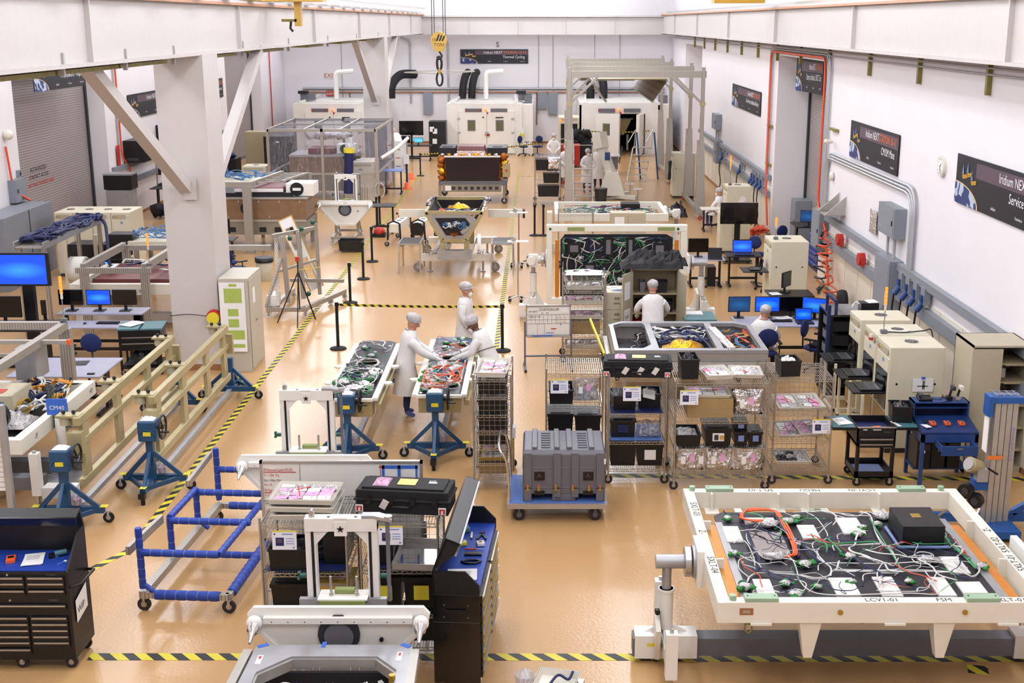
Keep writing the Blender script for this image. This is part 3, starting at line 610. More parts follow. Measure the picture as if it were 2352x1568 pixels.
def office_chair(label, loc, rz=0, m='chairblue', group='blue swivel chairs', h=.5, arms=False, ring=False, name='swivel_chair', base='black'):
    """faces -y"""
    t = thing(name, label, 'chair', loc, rz, group); b = B()
    for k in range(5):
        a = k*2*PI/5+.3; b.bar((0,0,.12),(.3*math.cos(a),.3*math.sin(a),.07),.035,.03,base); b.cyl((.3*math.cos(a)-.02,.3*math.sin(a),.03),(.3*math.cos(a)+.02,.3*math.sin(a),.03),.03,'black',8)
    b.cyl((0,0,.08),(0,0,h-.03),.025,base,8); part(t, 'base', b)
    if ring: g = B(); g.tube([(.2*math.cos(a*.524),.2*math.sin(a*.524),.26) for a in range(12)], .01, 'chrome', 6, True); part(t, 'foot_ring', g)
    g = B(); g.lathe([(.18,-.04),(.23,-.02),(.24,.015),(.2,.04),(.05,.045)], m, (0,0,h), 16, 1, .95); part(t, 'seat', g)
    g = B(); g.sph((0,.24,h+.36), .2, m, (1,.22,.9), 12, 8); part(t, 'backrest', g); g = B(); g.tube([(0,.1,h-.03),(0,.26,h+.0),(0,.27,h+.3)], .018, base, 6); part(t, 'back_stem', g)
    if arms:
        for s in (-1, 1): g = B(); g.tube([(s*.12,0,h-.03),(s*.27,0,h-.02),(s*.27,.02,h+.2)], .015, base); g.box(s*.27-.03, s*.27+.03, -.13, .13, h+.2, h+.23, 'black'); part(t, 'armrest', g)
    return t
def chiller(label, loc, w=.62, d=.85, h=1.72, rz=0, group=None, fan=True, lap=None, face=-1):
    """cream instrument cabinet; front on local -y"""
    t = thing('instrument_cabinet', label, 'cabinet', loc, rz, group); b = B(); b.box(0, w, 0, d, .08, h, 'cream'); b.box(.02, w-.02, .02, d-.02, 0, .08, 'darkgrey'); part(t, 'body', b, None, .008)
    g = B(); g.box(.03, w-.03, -.01, 0, .12, h-.2, 'cream'); g.box(.05, w-.1, -.012, -.009, h-.16, h-.06, 'tan'); fp = part(t, 'front_panel', g)
    g = B(); g.cyl((w*.3,-.02,h-.11),(w*.3,-.01,h-.11),.018,'yellow',10); g.cyl((w*.3,-.035,h-.11),(w*.3,-.02,h-.11),.013,'red',10); g.cyl((w*.15,-.02,h-.11),(w*.15,-.01,h-.11),.012,'green',8); g.box(w*.5,w*.62,-.014,-.012,h-.3,h-.24,'labelblue'); part(fp, 'control_button', g)
    g = B()
    for x in (.08*w, .93*w): g.cyl((x,0,h-.12+.0),(x,-.005,h-.12),.008,'black',8)
    for y in (.15, .85):
        for s in (0, w): g.cyl((s-(.004 if s == 0 else -.0), y*d, h*.66), (s+(.004 if s else 0), y*d, h*.66), .018, 'black', 10)
    part(t, 'lock', g)
    if fan:
        g = B(); g.cyl((w/2,d*.5,h),(w/2,d*.5,h+.012),.11,'steel',18); g.cyl((w/2,d*.5,h+.012),(w/2,d*.5,h+.014),.1,'darkgrey',18)
        for k in range(8): g.bar((w/2,d*.5,h+.018),(w/2+.1*math.cos(k*PI/4),d*.5+.1*math.sin(k*PI/4),h+.018),.012,.004,'steel')
        g.tube([(w/2+.07*math.cos(a*.524),d*.5+.07*math.sin(a*.524),h+.018) for a in range(12)], .004, 'steel', 4, True); part(t, 'fan_grille', g)
    return t
def andon(label, loc, h=.5):
    t = thing('signal_light', label, 'signal light', loc, 0, 'orange stack lights on poles'); b = B(); b.box(-.05,.05,-.04,.04,0,.05,'midgrey'); b.cyl((0,0,.05),(0,0,h*.55),.009,'steel',8); part(t, 'pole', b)
    g = B(); g.cyl((0,0,h*.5),(0,0,h*.62),.02,'plasticwhite',10)
    part(t, 'collar', g); g = B(); g.cyl((0,0,h*.62),(0,0,h),.024,'lamporange',10)
    for k in range(4): g.cyl((0,0,h*(.62+.09*k)),(0,0,h*(.63+.09*k)),.026,'plasticwhite',10)
    part(t, 'lamp', g); return t
def person(label, loc, rz=0, lean=0, sit=False, s=1.0, arms=(((-.26,-.06,1.15),(-.24,-.22,.95)),((.26,-.06,1.15),(.24,-.22,.95))), skin='skin', mask=True, hem=.42, head=(0,0), band=False, legs=True):
    """faces local -y; arms = (elbow, hand) for right/left in upright body space before leaning"""
    t = thing('person', label, 'person', loc, rz); t.scale = (s, s, s); hp = .5 if sit else .92
    Rm = Matrix.Translation((0,0,hp)) @ Matrix.Rotation(lean, 4, 'X') @ Matrix.Translation((0,0,-.92))
    U = lambda p: Rm @ Vector(p)
    sh = [(-.18,0,1.37),(.18,0,1.37)]; V = [U((0,0,.92)),U((0,0,1.15)),U((0,0,1.38)),U((0,-.01,1.5)),U((0,-.03,1.56)),U((0,-.03,1.63))]; E = [(0,1),(1,2),(2,3),(3,4),(4,5)]; RD = [.14,.13,.11,.055,.075,.07]
    for k in (0, 1):
        e, h = arms[k]; i = len(V); V += [U(sh[k]), U(e), U(h)]; E += [(2,i),(i,i+1),(i+1,i+2)]; RD += [.045,.04,.03]
    for sx in (-1, 1):
        i = len(V); 
        if sit: V += [Vector((sx*.1,0,hp)), Vector((sx*.13,-.42,hp)), Vector((sx*.13,-.42,.08)), Vector((sx*.13,-.56,.05))]
        else: V += [Vector((sx*.1,0,.86)), Vector((sx*.11,-.02,.48)), Vector((sx*.12,.02,.09)), Vector((sx*.13,-.13,.04))]
        E += [(0,i),(i,i+1),(i+1,i+2),(i+2,i+3)]; RD += [.095,.06,.045,.035]
    me = bpy.data.meshes.new('body'); me.from_pydata([tuple(v) for v in V], E, []); o = bpy.data.objects.new('body', me); COL.objects.link(o)
    md = o.modifiers.new('s', 'SKIN'); md.use_smooth_shade = True
    for i, r_ in enumerate(RD): me.skin_vertices[0].data[i].radius = (r_, r_); me.skin_vertices[0].data[i].use_root = (i == 0)
    o.modifiers.new('u', 'SUBSURF').levels = 1
    ev = o.evaluated_get(bpy.context.evaluated_depsgraph_get()); m2 = bpy.data.meshes.new_from_object(ev); bpy.data.objects.remove(o)
    b = B()
    b.add([v.co for v in m2.vertices], [tuple(p.vertices) for p in m2.polygons], skin, True)
    for i, p in enumerate(m2.polygons):
        c = p.center
        if c.z < (.9 if not sit else hp+.05) and abs(c.x) < .24: b.m[i] = b.mi('trouser' if c.z > .13 else 'bootblue')
    b.T = Rm @ Matrix.Translation((0,-.03,1.6)) @ Matrix.Rotation(head[0], 4, 'X') @ Matrix.Rotation(head[1], 4, 'Z'); HM = b.T.copy()
    b.sph((0,0,.02), .1, skin, (.8,.95,1.18), 14, 10); b.sph((0,-.05,-.07), .05, skin, (1,.8,.8), 10, 6); b.tube([(0,-.09,.04),(0,-.115,0),(0,-.1,-.01)], [.008,.016,.01], skin)
    for sx in (-1, 1): b.sph((sx*.08,.01,.0), .022, skin, (.4,.8,1.3), 8, 6); b.sph((sx*.032,-.083,.025), .012, 'paper', (1,.6,.7), 8, 5); b.sph((sx*.032,-.09,.025), .006, 'ink', (1,.6,1), 6, 4)
    b.sph((0,-.09,-.05), .018, 'pinkdeep' if skin == 'skin' else 'brown', (1.2,.4,.35), 8, 4); part(t, 'body', b)
    b = B(); b.T = HM; b.sph((0,.03,.085), .118, 'hairnet', (.95,1.1,.82), 16, 10, .16, int(abs(loc[0])*10)); b.tube([(.098*math.cos(a*.524),.01+.115*math.sin(a*.524),.06+.02*math.cos(a*.524+1.5)) for a in range(12)], .012, 'hairnet', 6, True); part(t, 'hair_net', b)
    if mask: b = B(); b.T = HM; b.sph((0,-.075,-.045), .062, 'paper', (1,.75,.95), 10, 7); b.tube([(-.06,-.06,-.02),(-.085,0,.0)], .003, 'paper', 4); b.tube([(.06,-.06,-.02),(.085,0,.0)], .003, 'paper', 4); part(t, 'face_mask', b)
    # coat
    b = B(); n = 18; rg = [(0,0,1.5,.075,.075),(0,0,1.47,.14,.1),(0,0,1.43,.2,.12),(0,0,1.36,.225,.14),(0,0,1.22,.215,.145),(0,0,1.02,.215,.15),(0,0,.92,.225,.16)]
    vs = []
    for cx, cy, cz, rx, ry in rg: vs += [U((cx+rx*math.cos(2*PI*i/n), cy+ry*math.sin(2*PI*i/n), cz)) for i in range(n)]
    low = [(.55,.26,.25,-.14),(.42,.24,.28,-.2)] if sit else [(.8,.235,.175,0),(.62,.255,.2,0),(hem,.275,.225,.01)]
    for z, rx, ry, cy in low: vs += [Vector((rx*math.cos(2*PI*i/n)*(1+.05*math.sin(i*2.1)), cy+ry*math.sin(2*PI*i/n)*(1+.06*math.cos(i*2.7)), z)) for i in range(n)]
    N = len(vs)//n; b.add(vs, [(j*n+i,(j+1)*n+i,(j+1)*n+(i+1)%n,j*n+(i+1)%n) for j in range(N-1) for i in range(n)]+[tuple(range(n))], 'coat', True)
    for k in (0, 1):
        e, h = Vector(arms[k][0]), Vector(arms[k][1]); s0 = Vector(sh[k]); q = h+(e-h)*.18
        b.tube([U(p) for p in spline([s0*.97, s0+(e-s0)*.5, e, q], 4)], [.085,.088,.085,.08,.077,.074,.07,.068,.066,.064,.06,.056,.05], 'coat', 10)
    part(t, 'lab_coat', b)
    b = B(); b.tube([U((.085*math.cos(a*.524), .08*math.sin(a*.524)-.0, 1.495-.025*(math.sin(a*.524) < 0))) for a in range(12)], .008, 'ink', 5, True)
    if band: b.tube([U((.235*math.cos(a*.524), .165*math.sin(a*.524), 1.12+.05*math.cos(a*.524))) for a in range(12)], .006, 'ink', 5, True)
    part(t, 'dark_trim', b)
    for k in (0, 1):
        e, h = U(arms[k][0]), U(arms[k][1]); d = (h-e).normalized(); b = B(); sd = d.orthogonal().normalized(); up = d.cross(sd)
        if abs(sd.z) > abs(up.z): sd, up = up, sd
        b.tube([h-d*.05, h, h+d*.05, h+d*.09], [.034,.036,.042,.034], 'glove', 8)
        for f, (o_, l_) in enumerate(((-.03,.06),(-.01,.075),(.01,.07),(.03,.055))): a_ = h+d*.085+sd*o_; b.tube([a_, a_+d*l_*.5-Vector((0,0,.006)), a_+d*l_*.85-Vector((0,0,.022))], [.0105,.0095,.0075], 'glove', 6)
        b.tube([h+d*.02+sd*.035, h+d*.05+sd*.06, h+d*.085+sd*.055], [.012,.011,.008], 'glove', 6); part(t, 'glove', b)
    return t
def tripod_stand(label, loc, rz=0, group='blue wheeled hand crank stands', h=1.02, gear=True):
    t = thing('crank_stand', label, 'stand', loc, rz, group); g = B(); g.box(-.05,.05,-.05,.05,.14,h-.22,'standblue'); part(t, 'post', g)
    g = B(); ends = [(-.46,.12),(.46,.12),(0,-.48)]
    for x, y in ends: g.bar((0,.12 if y > 0 else 0,.19),(x,y,.19),.08,.09,'standblue'); g.bar((0,0,h-.38),(x*.85,y*.85,.22),.045,.06,'standblue')
    for i in range(3): a, c = ends[i], ends[(i+1) % 3]; i and g.bar((a[0]*.8,a[1]*.8,.19),(c[0]*.8,c[1]*.8,.19),.04,.06,'standblue')
    part(t, 'leg_frame', g)
    for x, y in ends[:2]: g = B(); g.box(x-.05,x+.05,y-.05,y+.05,.236,.24,'yellow'); part(t, 'warning_sticker', g); caster(t, x+(.05 if x > 0 else -.05), y, .075, .17, 'blackmat', 'galv')
    g = B(); g.box(-.045,.045,-.56,-.47,.1,.18,'black'); g.box(-.045,.045,-.5,-.4,.236,.24,'yellow'); g.cyl((0,-.5,0),(0,-.5,.14),.03,'black',10); part(t, 'front_foot', g)
    if gear:
        g = B(); g.box(-.13,.13,-.12,.12,h-.22,h+.08,'standblue'); gb = part(t, 'gear_box', g, None, .02); g = B(); g.tube([(.1*math.cos(a*.4),-.125,h-.12+.08*math.sin(a*.4)) for a in range(9)], .008, 'standblue'); g.box(-.05,.06,-.126,-.12,h-.13,h-.07,'yellow'); g.lump(-.1,.1,-.08,.08,h+.085,.04,'paper',3,8); part(gb, 'gear_box_cover', g)
        g = B(); g.tube([(.2,.17*math.cos(a*.393),h-.03+.17*math.sin(a*.393)) for a in range(16)], .016, 'black', 6, True)
        for k in range(3): g.bar((.2,0,h-.03),(.2,.17*math.cos(k*2.1),h-.03+.17*math.sin(k*2.1)),.02,.02,'black')
        g.cyl((.12,0,h-.03),(.22,0,h-.03),.03,'black',8); g.cyl((.2,-.14,h-.06),(.33,-.14,h-.06),.014,'black',8); part(gb, 'hand_wheel', g)
        g = B(); g.lathe([(.06,0),(.08,.15),(.075,.15),(.055,.01)], 'clearplastic', (.1,.12,.26), 14); g.cyl((.1,.12,.27),(.1,.12,.34),.055,'pinkbag',10); part(t, 'hanging_cup', g)
    return t
# ================================================================ foreground
# black tool chest at the left edge
t = thing('tool_chest', 'black rolling tool chest with lid up and WIP sheet at the left edge', 'tool chest', (-4.86, 11.85, 0))
b = B(); b.box(-1.45, 0, 0, .56, .13, .93, 'black'); b.box(-1.45, 0, 0, .56, .93, 1.12, 'black'); b.box(-1.45, 0, -.004, 0, .925, .935, 'darkgrey'); part(t, 'body', b, None, .008)
b = B(); b.poly([(-.02,0,1.12),(-.02,.1,1.2),(-.02,.4,1.42),(-.02,.56,1.42),(-.02,.56,1.12)], (.02,0,0), 'black'); b.box(-1.45,-.02,.54,.56,1.12,1.42,'black'); b.box(-1.43,-.02,.02,.54,1.121,1.13,'blue'); part(t, 'tray_well', b)
b = B(); b.T = Matrix.Translation((0,.56,1.42)) @ Matrix.Rotation(R(18), 4, 'X'); b.box(-1.45,0,-.03,0,0,.2,'black'); b.box(-1.45,0,-.16,0,.2,.22,'black'); b.box(-1.45,0,-.17,-.15,.12,.22,'blackgloss'); part(t, 'lid', b)
def drow(z, x0, x1):
    d = part(t, 'drawer', B().box(x0, x1, -.02, 0, z-.035, z+.03, 'black')); part(d, 'drawer_handle', B().box(x0+.01, x1-.01, -.034, -.02, z+.006, z+.022, 'steel'))
for z in (1.05, .985, .905, .6, .53, .46, .39, .32): drow(z, -.42, -.04); drow(z, -.9, -.45)
drow(.74, -.9, -.04); drow(.24, -.9, -.45)
b = B()
for z in (1.085, .8): b.text('HUSKY', (-.22,-.006,z), (1,0,0), (0,0,1), .035, 'midgrey'); b.cyl((-.62,-.012,z+.01),(-.62,0,z+.01),.012,'steel',10)
part(t, 'badge', b)
b = B(); b.tube([(.0,.05,.93),(.09,.08,.95),(.1,.45,.95),(0,.5,.93)], .017, 'black'); part(t, 'push_handle', b)
b = B(); b.add([(.012,.1,.5),(.012,.42,.55),(.012,.42,.82),(.012,.1,.75)], [(0,1,2,3)], 'paper'); b.text('WIP', (.013,.14,.58), (0,1,.05), (0,-.05,1), .11, 'ink', .001); part(t, 'wip_sheet', b, 'white sheet lettered WIP')
for p in ((-.08,.08), (-.6,.08), (-.08,.5)): caster(t, *p, .065, .13)
paper('white papers lying on the blue tray of the left tool chest', (-5.32, 12.13, 1.135), .2, .3, .2, 3)
b = B(); b.cyl((0,0,.04),(0,.12,.04),.03,'teal',10); b.box(-.02,.02,.0,.03,-.0,.05,'teal'); b.cyl((0,.12,.04),(0,.17,.04),.01,'black',8); b.box(-.02,.02,-.06,0,.0,.05,'black'); single('cordless_drill', 'teal and black cordless drill beside papers in the left tool chest', 'drill', b, (-5.12, 12.2, 1.13), -1)
b = B(); b.box(-.012,.012,0,.09,0,.008,'inkblue'); b.box(-.015,.015,.09,.12,0,.01,'paper'); single('marker_pen', 'blue and white pen near the corner of the left tool chest tray', 'pen', b, (-5.02, 12.0, 1.131), -.5)
b = B(); b.bx((0,0,.015),(.09,.15,.03),'orange'); b.bx((0,.02,.032),(.06,.05,.004),'black'); single('test_meter', 'orange hand meter at the left image edge in the tool chest', 'meter', b, (-5.55, 12.12, 1.131), .3)
# blue foam wrapped frame cart
t = thing('frame_cart', 'rolling aluminium frame cart wrapped in bright blue foam', 'cart', (-4.58, 13.25, 0), R(-4))
b = B(); L, W = 2.75, 1.0
b.bar((0,-.03,.2),(0,L,.2),.09,.09,'tslot'); b.bar((0,0,.2),(W,0,.2),.07,.07,'tslot'); b.bar((W,0,.2),(W,L,.2),.07,.07,'tslot'); b.bar((0,L,.2),(W,L,.2),.07,.07,'tslot'); b.bar((0,1.15,.2),(W,1.15,.2),.05,.05,'tslot'); part(t, 'base_frame', b)
def foam(p, q, r=.045, label=None):
    p, q = Vector(p), Vector(q); b = B(); n = max(2, int((q-p).length/.12)); d = (q-p)/n
    pts = []; rs = []
    for i in range(n*4+1):
        pts.append(p+d*(i/4)); rs.append(r*(.93 if i % 4 == 0 else 1.03))
    b.tube(pts, rs, 'blue', 8)
    for i in range(1, n): b.cyl(p+d*i-d*.02, p+d*i+d*.02, r*.96, 'labelblue', 8)
    part(t, 'foam_bar', b, label)
Z1, Z2 = .2, .72
foam((.14,0,Z1),(W-.1,0,Z1),.06); foam((W,.1,Z1),(W,L-.05,Z1),.06); foam((.14,1.15,Z1),(W-.05,1.15,Z1)); foam((.14,L,Z1),(W-.05,L,Z1),.055)
for y in (0, .95, 1.9, L): foam((0,y,.28),(0,y,1.02 if y in (0, L) else .76),.042)
foam((0,0,Z2),(W-.08,0,Z2)); foam((0,.95,Z2),(W,.95,Z2)); foam((0,1.9,Z2),(W,1.9,Z2)); foam((0,L,Z2),(W,L,Z2)); foam((W-.08,0,Z2),(W-.04,1.9,Z2),.04); foam((0,.95,.76),(0,1.9,.76),.042)
for y in (0, 1.9): foam((.02,y,.32),(.14,y,.22),.03); 
b = B(); b.bar((-.1,-.1,.78),(-.06,.85,.78),.05,.1,'tslot'); part(t, 'side_rail', b); b = B(); b.bar((-.08,1.85,.85),(-.06,2.7,.95),.05,.08,'tslot'); part(t, 'side_rail', b)
for x in (0, W):
    for y in (0, L-.1): caster(t, x, y, .08, .17)
# whiteboard on a stand behind the wire shelves
t = thing('whiteboard', 'wide whiteboard with red handwriting at left and blue taped sheets at right, foreground', 'whiteboard', (-3.08, 13.02, 0))
b = B(); b.box(0,1.76,0,.03,1.0,1.88,'white'); part(t, 'board', b); b = B()
for x0, x1, z0, z1 in ((-.02,1.78,1.88,1.91),(-.02,1.78,.97,1.0),(-.02,.01,.97,1.91),(1.75,1.78,.97,1.91)): b.box(x0,x1,-.01,.04,z0,z1,'alu')
b.box(.42,.424,-.003,0,1.0,1.88,'ink'); b.box(0,.42,-.003,0,1.44,1.444,'ink'); part(t, 'border', b)
b = B(); hw = [('SM Removal Guide HOURS',1.79,'inkred',.052),('T= = 120hr  Drg',1.73,'inkred',.045),('3cm = >30cm  Flight',1.67,'ink',.042),('Max = 10',1.62,'inkred',.04),('SM Removal CORE HOUR',1.55,'inkred',.052),('T= 350mm  Dr',1.49,'inkred',.045),('3cm',1.4,'ink',.045),('Max 3hr',1.3,'inkred',.045)]
for s, z, m_, sz in hw: b.text(s, (.02,-.004,z), (1,0,0), (0,0,1), sz, m_, .0, 'LEFT', .55)
b.box(.02,.38,-.004,-.001,1.775,1.783,'inkred'); b.box(.02,.38,-.004,-.001,1.535,1.543,'inkred'); b.box(1.31,1.316,-.004,-.001,1.6,1.85,'inkred'); b.add([(1.295,-.003,1.83),(1.331,-.003,1.83),(1.313,-.003,1.87)], [(0,1,2)], 'inkred'); part(t, 'handwriting', b)
b = B()
for x in (1.42, 1.63): b.box(x-.08,x+.08,-.005,-.001,1.45,1.83,'paper'); b.box(x-.07,x+.07,-.008,-.004,1.62,1.64,'inkblue'); b.box(x-.07,x+.07,-.008,-.004,1.5,1.52,'inkblue')
for x0,x1,z0,z1 in ((1.33,1.73,1.82,1.86),(1.33,1.36,1.4,1.86),(1.505,1.535,1.4,1.86),(1.7,1.72,1.4,1.86)): b.box(x0,x1,-.007,-.003,z0,z1,'inkblue')
part(t, 'taped_sheet', b, 'two sheets held by blue tape')
b = B()
for x in (-.03, 1.79): b.bar((x,.015,.08),(x,.015,1.2),.035,.035,'galv'); b.bar((x,-.3,.08),(x,.33,.08),.035,.03,'galv')
b.bar((-.03,.015,.35),(1.79,.015,.35),.03,.03,'galv'); part(t, 'stand', b)
for x in (-.03, 1.79):
    for y in (-.28, .31): caster(t, x, y, .03, .08)
# tilt dollies with U frames
tilt_dolly('white tilt dolly with U shaped fixture nearest the camera, before the wire shelves', (-1.9, 10.75, 0))
tilt_dolly('white tilt dolly with U shaped fixture behind the wide whiteboard', (-3.0, 15.0, 0))
# wire shelves in front
rack('chrome wire shelf loaded with white trays, left of the pair in the foreground', -2.88, -2.0, 11.95, 12.75, 1.6, (1.6, 1.06, .58, .2), mesh='LRB')
rack('foreground chrome wire shelf with a black hard case on top', -1.86, -1.06, 11.98, 12.78, 1.6, (1.6, 1.08, .58, .2), mesh='LRB')
for k, (x, y, rz) in enumerate(((-2.44,12.3,.02),(-2.46,12.33,-.06),(-2.47,12.37,-.04))):
    tray(['white tray at the bottom of the stack on the left foreground shelf','white tray in the middle of the stack on the left foreground shelf','topmost white tray with pink tags on the left foreground shelf'][k], (x, y, 1.61+.07*k), .68, .52, .065, rz, 'pinks' if k == 2 else None, group='white trays stacked on the foreground shelf')
longcase('black hard case with pink bag and gold label on the right foreground shelf', (-1.42, 12.42, 1.61), .98, .42, .3, -.12, 1)
placard('white picture card hanging at the front of the left foreground shelf', (-2.63, 11.92, 1.34)); placard('white picture card hanging at the front of the right foreground shelf', (-1.54, 11.95, 1.38))
tote('black open bin under the card on the left foreground shelf, second tier', (-2.62, 12.2, 1.065), .4, .4, .24, fill='deck')
bagthing('dark antistatic bag drooping beside the bin on the left foreground shelf', (-2.33, 12.25, 1.07), .24, .32, .1, 'deck', name='antistatic_bag', tags=0)
tote('black bin at the right of the second tier, left foreground shelf', (-2.15, 12.4, 1.065), .26, .5, .36)
tote('black bin on the lower tier of the left foreground shelf', (-2.6, 12.3, .585), .46, .45, .3, lid=True)
b = B(); b.box(-.22,.22,-.2,.2,0,.3,'caseyellow')
for z in (.02,.15,.28): b.box(-.225,.225,-.205,.205,z-.012,z+.012,'alu')
b.box(-.04,.12,-.1,.05,.3,.303,'paper'); b.box(-.03,.11,-.09,.0,.303,.305,'red'); b.box(-.05,.05,-.215,-.2,.18,.22,'alu'); single('aluminium_case', 'yellow case with metal edges low on the left foreground shelf', 'case', b, (-2.2, 12.3, .585))
t = thing('metal_tray', 'shiny empty metal tray on the second tier of the right foreground shelf', 'tray', (-1.27, 12.3, 1.09), -.08); b = B(); b.box(-.24,.24,-.33,.33,0,.008,'mirror'); part(t, 'tray_floor', b); b = B()
for x0,x1,y0,y1 in ((-.25,.25,-.34,-.33),(-.25,.25,.33,.34),(-.25,-.24,-.34,.34),(.24,.25,-.34,.34)): b.box(x0,x1,y0,y1,0,.07,'alu')
part(t, 'rim', b)
tote('black bin behind the card on the right foreground shelf', (-1.66, 12.3, 1.09), .26, .45, .24)
tote('black lidded bin at left of the lower tier, right foreground shelf', (-1.63, 12.3, .6), .33, .45, .36, lid=True, tagm='yellow'); tote('black lidded bin at right of the lower tier, right foreground shelf', (-1.25, 12.3, .6), .36, .45, .36, lid=True, tagm='yellow')
tote('black bin on the bottom tier of the right foreground shelf', (-1.3, 12.3, .21), .4, .4, .28)
b = B(); b.box(-2.85,-2.03,12,12.7,1.063,1.068,'navy'); single('blue_shelf_mat', 'dark blue mat on the second tier of the left foreground shelf', 'mat', b)
b = B(); b.box(-1.8,-1.06,12.02,12.74,1.085,1.09,'navy'); single('blue_shelf_mat', 'dark blue mat on the second tier of the right foreground shelf', 'mat', b)
b = B(); b.box(-2.85,-2.03,12,12.7,.578,.585,'navy'); single('blue_shelf_mat', 'dark blue mat on the lower tier of the left foreground shelf', 'mat', b)
# open black chest seen from its end
t = thing('tool_chest', 'tall black tool chest with open lid, blue tray and drawers facing right, centre foreground', 'tool chest', (-.58, 11.35, 0), R(-3.4)); L = 1.75
t.location.x = -.6; b = B(); b.box(-.47,0,0,L,.13,1.1,'blackgloss'); b.box(-.47,0,-.004,L+.004,.8,.806,'darkgrey'); part(t, 'body', b, None, .008)
b = B()
for y in (0, L-.02): b.poly([(0,y,1.1),(0,y,1.2),(-.14,y,1.35),(-.47,y,1.35),(-.47,y,1.1)], (0,.02,0), 'black')
b.box(-.47,-.45,0,L,1.1,1.35,'black'); b.box(-.45,-.01,.02,L-.02,1.1,1.15,'blue'); part(t, 'tray_well', b)
b = B(); b.T = Matrix.Translation((-.47,0,1.35)) @ Matrix.Rotation(R(22), 4, 'Y'); b.box(0,.02,0,L,0,.36,'black'); b.box(0,.14,0,L,.36,.38,'black')
for y in (0, L-.015): b.poly([(0,y,0),(.16,y,.28),(.16,y,.38),(0,y,.38)], (0,.015,0), 'black')
b.box(.145,.165,0,L,.24,.38,'galv'); b.box(.166,.172,L*.45,L*.52,.3,.34,'pinkdeep'); part(t, 'lid', b)
for k in range(9):
    z = 1.03-.1*k
    for y0, y1 in ((.04,L*.5-.02),(L*.5+.02,L-.04)): d = part(t, 'drawer', B().box(0,.02,y0,y1,z-.045,z+.045,'black')); part(d, 'drawer_handle', B().box(.02,.036,y0+.02,y1-.02,z+.015,z+.035,'brass' if k % 2 else 'steel'))
b = B(); b.bar((-.34,-.02,.93),(-.14,-.02,.93),.02,.03,'black')
for x, z in ((-.36,.99),(-.12,.99),(-.36,.86),(-.12,.86)): b.cyl((x,-.006,z),(x,0,z),.006,'steel',6)
part(t, 'side_handle', b)
for p in ((-.08,.1),(-.4,.1),(-.08,L-.1),(-.4,L-.1)): caster(t, *p, .065, .13)
def inchest(x, y): c, s = math.cos(R(-3.4)), math.sin(R(-3.4)); return (-.58+x*c-y*s, 11.35+x*s+y*c, 1.152)
paper('white sheet at the near end of the open chest tray', inchest(-.24,.36), .3, .26, 0, 2)
for (lab, x, y, m_) in (('yellow tape measure in the open chest tray', -.32, 1.12, 'yellow'), ('white and amber tape measure right of the yellow one', -.13, 1.12, 'paper')):
    b = B(); b.box(-.04,.04,-.04,.04,0,.035,m_); b.cyl((0,0,.035),(0,0,.038),.025,'paper' if m_ == 'yellow' else 'caseyellow',10); b.cyl((0,0,.038),(0,0,.04),.01,'ink',8); single('tape_measure', lab, 'tape measure', b, inchest(x, y), .2, 'tape measures in the open chest', .005)
b = B(); b.box(-.09,.09,-.035,.035,0,.02,'black'); b.box(-.07,.07,-.02,.02,.02,.022,'darkgrey'); o1 = single('small_black_box', 'small black box behind the wire cutters in the open chest tray', 'box', b, inchest(-.18, .86)); o1.location.z = 1.152
b = B(); b.tube([(-.1,0,.01),(-.05,.04,.01),(.05,.04,.01),(.1,0,.01),(.05,-.04,.01),(-.05,-.04,.01)], .012, 'black', 6, True); single('safety_glasses', 'black safety glasses between the white sheet and the small black box', 'glasses', b, inchest(-.18, .66))
b = B(); b.bar((-.06,0,.01),(.06,0,.01),.012,.012,'red'); b.cyl((.06,0,.01),(.14,0,.01),.004,'chrome',6); single('screwdriver', 'small red handled screwdriver in the open chest tray', 'screwdriver', b, inchest(-.22, .98))
b = B(); b.bar((-.05,-.1,.01),(.02,.1,.01),.02,.012,'black'); b.bar((.05,-.1,.01),(-.02,.1,.01),.02,.012,'black'); b.box(-.12,-.1,-.08,.08,0,.02,'steel'); single('pliers', 'black handled pliers at the far end of the open chest tray', 'pliers', b, inchest(-.14, 1.35))
b = B(); b.box(-.06,.06,-.09,.09,0,.06,'teal'); single('soldering_pouch', 'teal pouch at the far left of the open chest tray', 'pouch', b, inchest(-.36, 1.5), .3, bev=.015)
# grey panel frame at the bottom edge
t = thing('satellite_module', 'grey panel frame full of cable bundles at the bottom edge, red arrow stickers', 'satellite module', (-1.9, 10.5, 0))
b = B(); zt = 1.02; b.plate([(-.78,-2.4),(.78,-2.4),(.72,0),(-.72,0)], [[(-.62,-2.2),(-.62,-.5),(-.36,-.22),(.42,-.22),(.62,-.46),(.62,-2.2)]], zt-.02, zt, 'galv'); b.plate([(-.7,-2.3),(.7,-2.3),(.66,-.02),(-.66,-.02)], [[(-.6,-2.2),(-.6,-.52),(-.34,-.24),(.4,-.24),(.6,-.48),(.6,-2.2)]], zt-.12, zt-.02, 'alu'); part(t, 'panel_frame', b)
b = B(); b.box(-.68,.68,-2.3,-.1,.35,.38,'mdark'); b.box(-.68,.68,-.3,-.26,.38,.9,'mdark'); b.poly([(-.5,-.3,.4),(.5,-.3,.4),(.35,-1.2,.4),(-.35,-1.2,.4)], (0,0,.02), 'mdark'); part(t, 'floor_plate', b)
b = B(); b.plate([(-.34,-1.7),(.34,-1.7),(.4,-1.3),(.34,-.55),(.26,-.48),(-.26,-.48),(-.34,-.55),(-.4,-1.3)], [], .5, .52, 'galv'); b.bar((-.2,-.5,.53),(-.1,-1.6,.53),.02,.03,'alu'); b.bar((.2,-.5,.53),(.12,-1.6,.53),.02,.03,'alu'); part(t, 'inner_plate', b)
